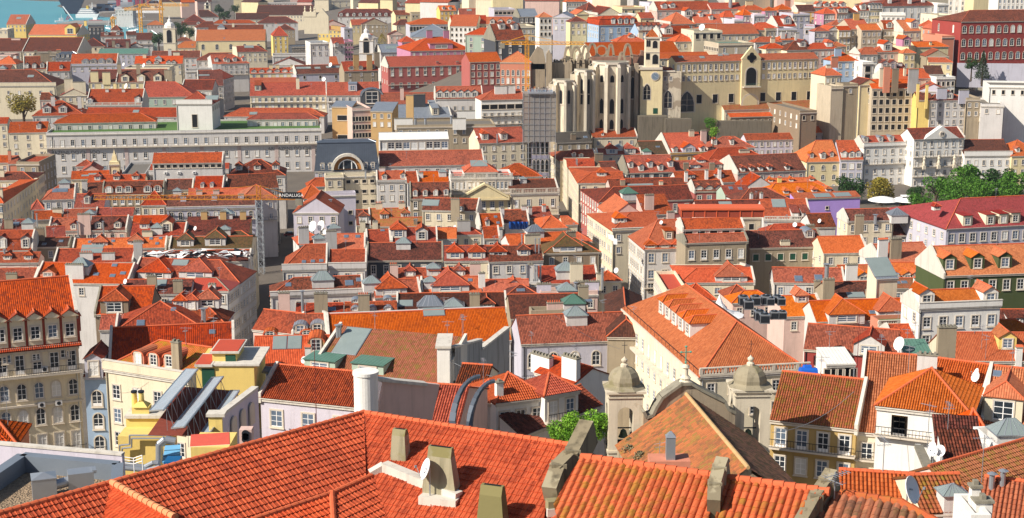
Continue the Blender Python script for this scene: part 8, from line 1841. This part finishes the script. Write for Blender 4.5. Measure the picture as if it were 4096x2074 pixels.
m.ext([(w*.25, hh-.4), (w*.75, hh-.4), (w*.7, hh+1.5), (w*.5, hh+3), (w*.3, hh+1.5)], -.5, .5, 0); m.tube((w/2, -.7, hh), (w/2, -.45, hh), 1.8, 1.8, 18, 1); m.tube((w/2, -.8, hh), (w/2, -.7, hh), 1.4, 1.4, 18, 0); m.box(w*.22, w*.85, -.45, -.3, hh-6, hh-4, 1); m.box(-.1, w+.1, -.5, 0, hh-3.4, hh-2.9, 1); m.build('front', [mr, M_white], pk); text(pk, 'DA TRINDADE', 1.5, (w*.53, -.5, hh-5), M_letter)
# square front: pediment with crest, statues
T(3, 1); PF = [o for o in COL.objects if o.get('label', '').startswith('pedimented white front')][0]; w, dp, hh, _ = PF['dims']; m = MB(); m.ext([(w*.18, hh-.2), (w*.88, hh-.2), (w*.53, hh+4.6)], -.6, 2, 0)
m.tube((w*.53, -.9, hh+1.6), (w*.53, -.55, hh+1.6), 1.1, 1.1, 14, 1); m.build('pediment', [wallm('W'), M_stone], PF); text(PF, 'M', 1.5, (w*.53, -.95, hh+1.6), M_iron, 0, 'crest_letter')
for u in (.2, .49, .8):
    m = MB(); m.box(-.6, .6, -.6, .6, 0, 1.4); m.lathe((0, 0, 1.4), [(.55, 0), (.6, 1), (.4, 1.8), (.6, 2.6), (.3, 3.1), (.32, 3.6), (.01, 3.9)], 9, 0); m.build('statue', M_oldst, PF, (w*u, -.9, hh-11.5))
# white tents
T(2, 2); TN_ = root('tent', (0, 0, 0), 0, 'white sail tents with two sharp peaks behind the broad orange roof', 'tent'); m = MB()
for X, Y, s in ((1850, 372, 5.5), (2083, 362, 4.5)):
    p = at(*q(X, Y), 37.5); m.lathe((p[0], p[1], p[2]-3.6), [(s, 0), (s*.62, .35), (s*.34, 1.0), (s*.15, 2.1), (s*.07, 2.9), (.03, 3.7)], 12, 0)
a = at(*q(1520, 492), 33.5); b = at(*q(1850, 455), 34); m.poly([a, b, V(b, (0, 5, .2))]); m.build('canopy', M_white, TN_)
for i, (X, Y) in enumerate(((2320, 460), (2370, 500), (2440, 460), (2545, 455), (2480, 610), (2530, 640))): condenser('cooling_unit', at(*q(X, Y), 42.5), 'white and black cooling unit in the cluster on the orange roof edge', .95, 'cooling units on the orange roof')
T(3, 2)
for i, (X, Y) in enumerate(((20, 460), (90, 440), (130, 460), (60, 600), (140, 600))): condenser('cooling_unit', at(*q(X, Y), 42.5), 'white and black cooling unit in the cluster on the orange roof edge', .8, 'cooling units on the orange roof')
# orange scaffold shed
T(2, 1); OS = root('scaffold_shed', (0, 0, 0), 0, 'long orange framed scaffold shed above the double roofed house', 'shed'); m = MB(); d = 318; a, b = wx(1700, 795, d), wx(2525, 880, d); m.box(a[0], b[0], d, d+5, b[2], a[2]-.3, 0); m.box(a[0]-.2, b[0]+.2, d-.3, d+5.3, a[2]-.3, a[2]+.1, 1)
for i in range(8): x = a[0]+(b[0]-a[0])*i/7; m.box(x-.1, x+.1, d-.12, d, b[2], a[2], 1)
m.build('cladding', [m_plain('orange_mesh', '#93402c', .8), M_orange], OS)
H('beige wall house with one blue framed window under the scaffold shed', (2310,885), (2500,880), 865, 'f', 'S', 'a', 'W 1 1 p 1.6 3.4 1.4')
T(3, 1)
# tarpaulins, laundry, cars, cafe, machines
T(2, 1)
tp = MB(); 
for i in range(14):
    X = -30+i*14; a = at(*q(X, 925), 27+.1*sin(i*2)); tp.poly([a, at(*q(X+14, 925), 27+.1*sin(i*2+2)), V(at(*q(X+14, 1000), 24.6), (0, -.3*((i+1) % 2), 0)), V(at(*q(X, 1000), 24.6), (0, -.3*(i % 2), 0))])
tag(tp.build('tarpaulin', M_blue), 'blue tarpaulin hanging below the patched brown roof', 'tarpaulin')
m = MB(); T(3, 2); P = at(*q(320, 1140), 45); P2 = at(*q(490, 1135), 45); m.tube(P, P2, .75, .6, 9); m.tube(V(P, (.5, .3, .5)), V(P2, (-.8, .2, .4)), .5, .55, 8); tag(m.build('tarpaulin', M_blue), 'rolled blue tarpaulin lying at the edge of an orange roof', 'tarpaulin')
T(2, 1); m = MB(); a = at(*q(960, 1050), 30); m.poly([a, V(a, (1.4, -.5, -.2)), V(a, (1.7, -.6, -1.9)), V(a, (1, -.4, -1.4)), V(a, (.3, -.2, -1))]); m.poly([V(a, (1.2, -.7, -.8)), V(a, (2.3, -.9, -1)), V(a, (2.3, -.9, -2.4)), V(a, (1.4, -.7, -2.4))]); tag(m.build('laundry', M_white), 'white sheets of laundry hanging over the street canyon', 'laundry')
T(0, 1); m = MB(); rr = random.Random(4)
for i in range(60):
    X = 1480+rr.random()*1000; Y = 1225+rr.random()*60; c = at(*q(X, Y), 27.5+rr.random()); m.poly([V(c, (rr.uniform(-2, 2), rr.uniform(-2, 2), rr.uniform(-.5, .6))) for _ in range(4)], 1 if rr.random() < .2 else 0)
tag(m.build('tarpaulin', [M_white, M_black]), 'crumpled white and dark sheeting on the roofless worksite', 'tarpaulin')
T(3, 1); KI = root('cafe_canopy', at(*q(1300, 740), 12), 0, 'low white double canopy of the cafe under the trees', 'canopy'); m = MB()
for x in (-5, 3): m.lathe((x, 0, 1.0), [(5.2, 0), (3.5, .8), (1.2, 1.3), (.01, 1.4)], 12, 0); m.tube((x, 0, -3), (x, 0, 1), .1, .1, 6, 1)
m.build('canopy', [M_white, M_metal], KI)
YM = root('work_platform', at(*q(1415, 800), 10), 0, 'yellow machine with a white roof parked under the trees', 'machine'); m = MB(); m.box(-3, 3, -1.5, 1.5, 0, 1.6, 0); m.box(-2.6, -.6, -1.3, 1.3, 1.6, 4.5, 1); m.box(-2.8, .2, -1.5, 1.5, 4.5, 4.8, 2)
for x in (-2, 2): m.tube((x, -1.6, .2), (x, -1.2, .2), .6, .6, 12, 1)
m.build('machine_body', [M_yel, M_iron, M_white], YM)
def car(P, rz, col, lab, grp):
    ro = root('parked_car', P, rz, lab, 'car', grp); m = MB(); m.ext([(-2.1, .35), (2.1, .35), (2.15, .75), (1.9, .9), (-2.0, .95), (-2.1, .7)], -.85, .85, 0); m.build('car_body', m_plain('car_'+col[1:], col, .3, .1, .5, .03), ro); m = MB(); m.ext([(-1.7, .93), (1.2, .9), (.6, 1.42), (-1.2, 1.45)], -.74, .74, 0); m.build('cabin', M_glass, ro)
    for x in (-1.3, 1.35):
        for y in (-.88, .7): m = MB(); m.tube((x, y, .33), (x, y+.18, .33), .33, .33, 12); m.build('wheel', M_iron, ro)
T(3, 0)
PKW = root('parking_wall', (0, 0, 0), 0, 'white retaining wall of the raised parking lot at the right edge', 'wall'); m = MB(); a, b = at(*q(2330, 1215), 27.3), at(*q(2700, 1150), 27.3); m.bar((a[0], a[1], 24), (b[0], b[1], 24), .4, 6.4, 0); m.build('wall', wallm('l'), PKW)
for i, (X, Y, c, l_) in enumerate(((2300, 1185, '#8d9299', 'grey car at the left end of the raised parking lot'), (2370, 1178, '#e8e8e6', 'white car second in the raised parking lot'), (2330, 1150, '#1f2226', 'black car in the second row of the parking lot'), (2450, 1165, '#c9ccd0', 'silver car in the middle of the parking lot'), (2420, 1135, '#15171a', 'black car behind the silver car in the parking lot'), (2530, 1145, '#dfe1e3', 'pale car at the right end of the parking lot'))):
    car(at(*q(X, Y), 27.6), .9, c, l_, 'cars in the parking lot')
T(1, 1)
car(at(*q(345, 1070), 9.5), .2, '#7d1f26', 'dark red car standing at the crossing of the left street', None)
for i, (X, l_) in enumerate(((1876, 'closed red parasol left of the tall door of the white pavilion'), (2002, 'closed red parasol right of the tall door of the white pavilion'))):
    T(0, 0); p = at(*q(X, 1290), 26.9); PR_ = root('parasol', p, 0, l_, 'parasol', 'red parasols on the grass terrace'); m = MB(); m.tube((0, 0, 0), (0, 0, 3.4), .06, .06, 6, 1); m.lathe((0, 0, 1.0), [(.45, 0), (.42, .9), (.08, 2.6)], 8, 0); m.build('canopy', [m_plain('red_cloth', '#b01f38', .9), M_white], PR_)
# ================================================================ the port
T(0, 0)
def wl_(X, Y, z=0): return at(*q(X, Y), z)
p = wl_(722, 140); S = root('container_ship', p, .25, 'huge dark hulled container ship with stacked deck cargo at the quay', 'ship'); m = MB(); m.ext([(-8, 0), (8, 0), (17, 20), (-17, 20)], 0, 150, 0); m.ext([(-17, 20), (17, 20), (14, 23), (-14, 23)], 0, 150, 0); m.build('hull', m_plain('navy_hull', '#3d4656', .5), S)
rr = random.Random(2)
for i in range(9):
    m = MB(); h = rr.uniform(10, 17); m.box(-16+i*3.6, -13+i*3.6, 8, 120, 23, 23+h); m.build('container_stack', m_plain('cont%d' % (i % 4), ('#8d949c', '#7d4a4a', '#6f7f8f', '#a8a8a8')[i % 4], .7), S)
def ferry(X, Y, L, h, lab, rz=.1, fun='#d8b44a'):
    ro = root('passenger_ship', wl_(X, Y), rz, lab, 'ship'); m = MB(); m.ext([(-L/2, 0), (L/2*.85, 0), (L/2, h*.28), (-L/2, h*.25)], -7, 7, 0); m.build('hull', M_white, ro); m = MB()
    for k in range(3): m.box(-L*(.42-.05*k), L*(.33-.07*k), -6+k, 6-k, h*(.25+.14*k), h*(.385+.14*k), 0); m.box(-L*(.42-.05*k), L*(.33-.07*k), -6.1+k, 6.1-k, h*(.3+.14*k), h*(.34+.14*k), 1)
    m.tube((L*.2, 0, h*.6), (L*.2, 0, h*1.15), .6, .3, 6, 0); m.build('superstructure', [M_white, M_glass2], ro); m = MB(); m.ext([(-L*.05, h*.66), (L*.05, h*.66), (L*.035, h*.9), (-L*.05, h*.9)], -2.5, 2.5, 0); m.build('funnel', m_plain('fun'+fun[1:], fun, .6), ro)
ferry(885, 175, 30, 17, 'white cruise ferry with a yellow funnel by the container ship'); ferry(1540, 150, 58, 13, 'long white ferry moored behind the yellow harbour cranes', 0, '#c9c4b8'); ferry(1170, 190, 15, 9, 'small grey white boat moored in the port centre', .3, '#8a8f94')
for i, (X, Y, c, l_) in enumerate(((960, 215, '#a8333a', 'red tug boat in front of the ferry'), (1250, 180, '#8f2f35', 'dark red fishing boat by the quay'), (620, 222, '#e6e6e4', 'small white boat at the pier head'), (1440, 205, '#e6e6e4', 'white motor boat near the marina cranes'))):
    ro = root('boat', wl_(X, Y), .2*i, l_, 'boat'); m = MB(); m.ext([(-8, 0), (7, 0), (9, 2), (-8, 2)], -2, 2, 0); m.build('hull', m_plain('b'+c[1:], c, .5), ro); m = MB(); m.box(-3, 2, -1.5, 1.5, 2, 5, 0); m.tube((0, 0, 5), (0, 0, 10), .2, .1, 5, 0); m.build('cabin', M_white, ro)
def pier(name, pts, z, lab): m = MB(); P = [wl_(X, Y, z) for X, Y in pts]; m.poly(P); n = len(P); [m.poly([P[i], P[(i+1) % n], V(P[(i+1) % n], (0, 0, -4)), V(P[i], (0, 0, -4))]) for i in range(n)]; tag(m.build(name, m_plain('quay', '#8f8a84', .9, var=.2)), lab, None, None, 'structure')
pier('pier', [(570, 235), (1100, 232), (1120, 205), (760, 205)], 2.5, 'concrete pier head'); pier('quay', [(1000, 120), (2600, 120), (2600, -40), (820, -40), (900, 60)], 2.5, 'container quay'); pier('breakwater', [(1190, 215), (1560, 210), (1600, 165), (1230, 190)], 2.5, 'inner harbour quay')
rr = random.Random(8)
for i in range(34):
    X = 900+rr.random()*1300; Y = rr.uniform(5, 110); p = wl_(X, Y, 2.5); ro = root('container_pile', p, rr.uniform(-.2, .2), 'pile of stacked shipping containers on the far quay', 'containers', 'container piles of the port'); m = MB(); L = rr.uniform(8, 24); h = rr.choice((3, 5, 7)); m.box(-L/2, L/2, -4, 4, 0, h, 0); m.box(-L/2, L*.1, -4.1, 4.1, h*.5, h+.1, 1)
    c = rr.choice(('#7d4148', '#566f8a', '#9aa0a6', '#8a6a52')); m.build('containers', [m_plain('c'+c[1:], c, .8), m_plain('c9a', '#a9aeb4', .8)], ro)
for i, X in enumerate((1275, 1390, 1520)):
    p = wl_(X, 60, 2.5); ro = root('gantry_crane', p, .1, 'red gantry crane on the container quay', 'crane', 'red gantry cranes of the port'); m = MB()
    for x in (-14, 14):
        for y in (0, 20): m.bar((x, y, 0), (x, y, 44), 3, 3)
    m.bar((-14, 0, 34), (14, 0, 34), 3, 3); m.bar((-14, 0, 44), (14, 0, 44), 3, 3); m.bar((0, -40, 45), (0, 40, 45), 3, 3); m.build('gantry_frame', m_plain('gantry_red', '#a04858', .7), ro)
p = wl_(735, 215); ro = root('floating_crane', p, 0, 'white slanting boom crane on the pier by the ferries', 'crane'); m = MB(); m.bar((0, 0, 2), (-12, 0, 19), 1.2, 1.2); m.bar((-7, 0, 2), (-3, 0, 7), 1, 1, 1); m.bar((-9, 0, 2), (-6, 0, 7), 1, 1, 1); m.build('boom', [M_white, m_plain('gantry_red', '#a04858', .7)], ro)
H('grey white quay warehouse in the port haze', (1155,100), (1330,100), 60, 'f', 'w', 'a', '', ze=20, zg=0)
for i in range(26):
    X = 1060+rr.random()*330; Y = rr.uniform(245, 315); p = wl_(X, Y); ro = root('sailing_boat', p, rr.uniform(0, 3), 'small moored sailing boat in the marina basin', 'boat', 'boats in the marina'); m = MB(); m.ext([(-3, 0), (3, 0), (4, 1), (-3, 1)], -1, 1); m.tube((0, 0, 1), (0, 0, 8), .15, .1, 5); m.build('hull', M_white, ro)

# ================================================================ rows still missing between the hill and the square, and the skyline
T(3, 1); AN[0] = 3
H('bright red roof with two dormers between the lavender house and the square corner', (345,95), (622,92), -8, 'g', 'c', 'o', 'D g 2.6 2.2 385,85 590,82;D g 1.4 1 470,60;W 4 1;F l', sl=30, ze=22.5)
H('shaded red roof pieces with a stepped cream wall above the square corner', (625,100), (770,98), 50, 'h', 'c', 'r', 'W 3 1', ze=22.5)
H('long orange roof strip above the white square front', (815,72), (1285,60), 8, 'g', 'w', 'o', 'D r 1.6 1 1140,45 g g;F l', sl=28, ze=23)
H('cream gable block left of the pedimented front', (1285,60), (1468,55), 20, 'f', 'C', 'a', '', ze=22.5)
H('pale modern house with three large dark windows above the mottled dark roof', (1975,100), (2312,95), 20, 'f', 'w', 'a', 'W 4 1 p 2 3.4 2.2', ze=21.5)
H('stained cream wall with red roof at the right of the modern house', (2315,140), (2700,135), 10, 'g', 'S', 'o', 'W 2 1', ze=20)
H('small orange hip roofed house behind the right end of the square', (2350,170), (2700,165), 98, 'h', 'c', 'O', 'W 4 1', ze=18)
dw, dr_ = MB(), MB(); dw.box(-8, 8, -6, 6, -14, 5); slopeface(dr_, [(-8.3, -6.3, 5), (8.3, -6.3, 5), (8.3, 0, 8.4), (-8.3, 0, 8.4)], False); slopeface(dr_, [(8.3, 6.3, 5), (-8.3, 6.3, 5), (-8.3, 0, 8.4), (8.3, 0, 8.4)], False)
wms = [dw.mesh('wall', [wallm(c)]) for c in 'wcypC']; rms = [dr_.mesh('roof', [roofm(c)]) for c in 'ordn']; rr = random.Random(12)
for i in range(90):
    px, py = 172+((i*61.8) % 860), rr.uniform(-9, 4) if i % 3 else rr.uniform(2, 9)
    if px > 560: py -= 5
    c = at(px, py, zeave(px, py)-3); ro = root('distant_house', c, rr.uniform(-.5, .5), 'small distant house with a tiled roof in the haze of the skyline', 'house', 'distant houses of the skyline'); s = rr.uniform(.8, 1.7)
    link('wall', rr.choice(wms), ro, sc=(s, s, 1)); link('roof', rr.choice(rms), ro, sc=(s, s, 1))

def cable(p, r_, sag, lab):
    m = MB(); pr = p
    for i in range(1, 13): k = i/12; c = V(V(p, mul(sub(r_, p), k)), (0, 0, -sag*4*k*(1-k))); m.tube(pr, c, .025, .025, 4); pr = c
    tag(m.build('cable', M_metal), lab, 'cable')
T(3, 3); cable(at(*q(40, 440), 52), at(*q(860, 30), 54), 1.0, 'thin cable sagging across the mossy roof of the ochre house')
T(1, 2); cable(at(*q(1930, 1010), 49), at(*q(2700, 1190), 52), .8, 'thin cable running from the white chimney block to the right')
T(2, 2); cable(at(*q(420, 560), 43), at(*q(1080, 900), 36), .6, 'thin cable slanting over the red roof of the blue grey house')
T(0, 3); cable(at(*q(830, -150), 44), at(*q(1060, -310), 47), .5, 'short cable between the cream apartments and the peach house')
T(1, 2); m = MB(); a = at(*q(235, 180), 40); b = at(*q(275, 1045), 50)
ro = root('antenna_mast', at(*q(600, 1400), 50), 0, 'thin dark red aerial mast rising before the diamond tiled wall', 'aerial'); m.tube((0, 0, -6), (0, 0, 8.5), .05, .03, 5); m.build('mast', m_plain('dark_red_paint', '#6a2420', .7), ro)
T(3, 2); ro = root('antenna_mast', at(*q(900, 960), 46), 0, 'rusty television mast beside the glass conservatory', 'aerial'); m = MB(); m.tube((0, 0, -4), (0, 0, 5.5), .05, .03, 5); m.tube((-.8, 0, 4.2), (.8, 0, 4.5), .02, .02, 4); m.tube((-.6, 0, 3.2), (.7, 0, 3.3), .02, .02, 4); m.build('mast', m_plain('dark_red_paint', '#6a2420', .7), ro)
T(3, 1); AN[0] = 4
H('low red courtyard roofs under the ruined yard wall', (560,-60), (900,-62), -105, 'h', 'c', 'o', 'W 4 1;C 0 2 2 700,-80', ze=25.5)
H('small clay roofed row left of the bright dormered roof', (20,-20), (300,-22), -60, 'g', 'c', 'r', 'W 4 1;F r;C 0 2 2 120,-40', ze=25)

# ================================================================ river haze
m = MB(); m.box(-1500, 1500, -80, 3300, -6, 104); hz = m.build('haze', m_plain('tmp', '#ffffff')); tag(hz, kind='stuff', label='thin pale blue river haze')
t = NT('haze_air'); t.N.remove(t.b); pv = t.n('ShaderNodeVolumePrincipled', {'Color': rgb('#c9d6ea'), 'Density': .00006, 'Anisotropy': .2}); t.L.new(pv.outputs[0], t.N['Material Output'].inputs['Volume']); hz.data.materials.clear(); hz.data.materials.append(t.m)
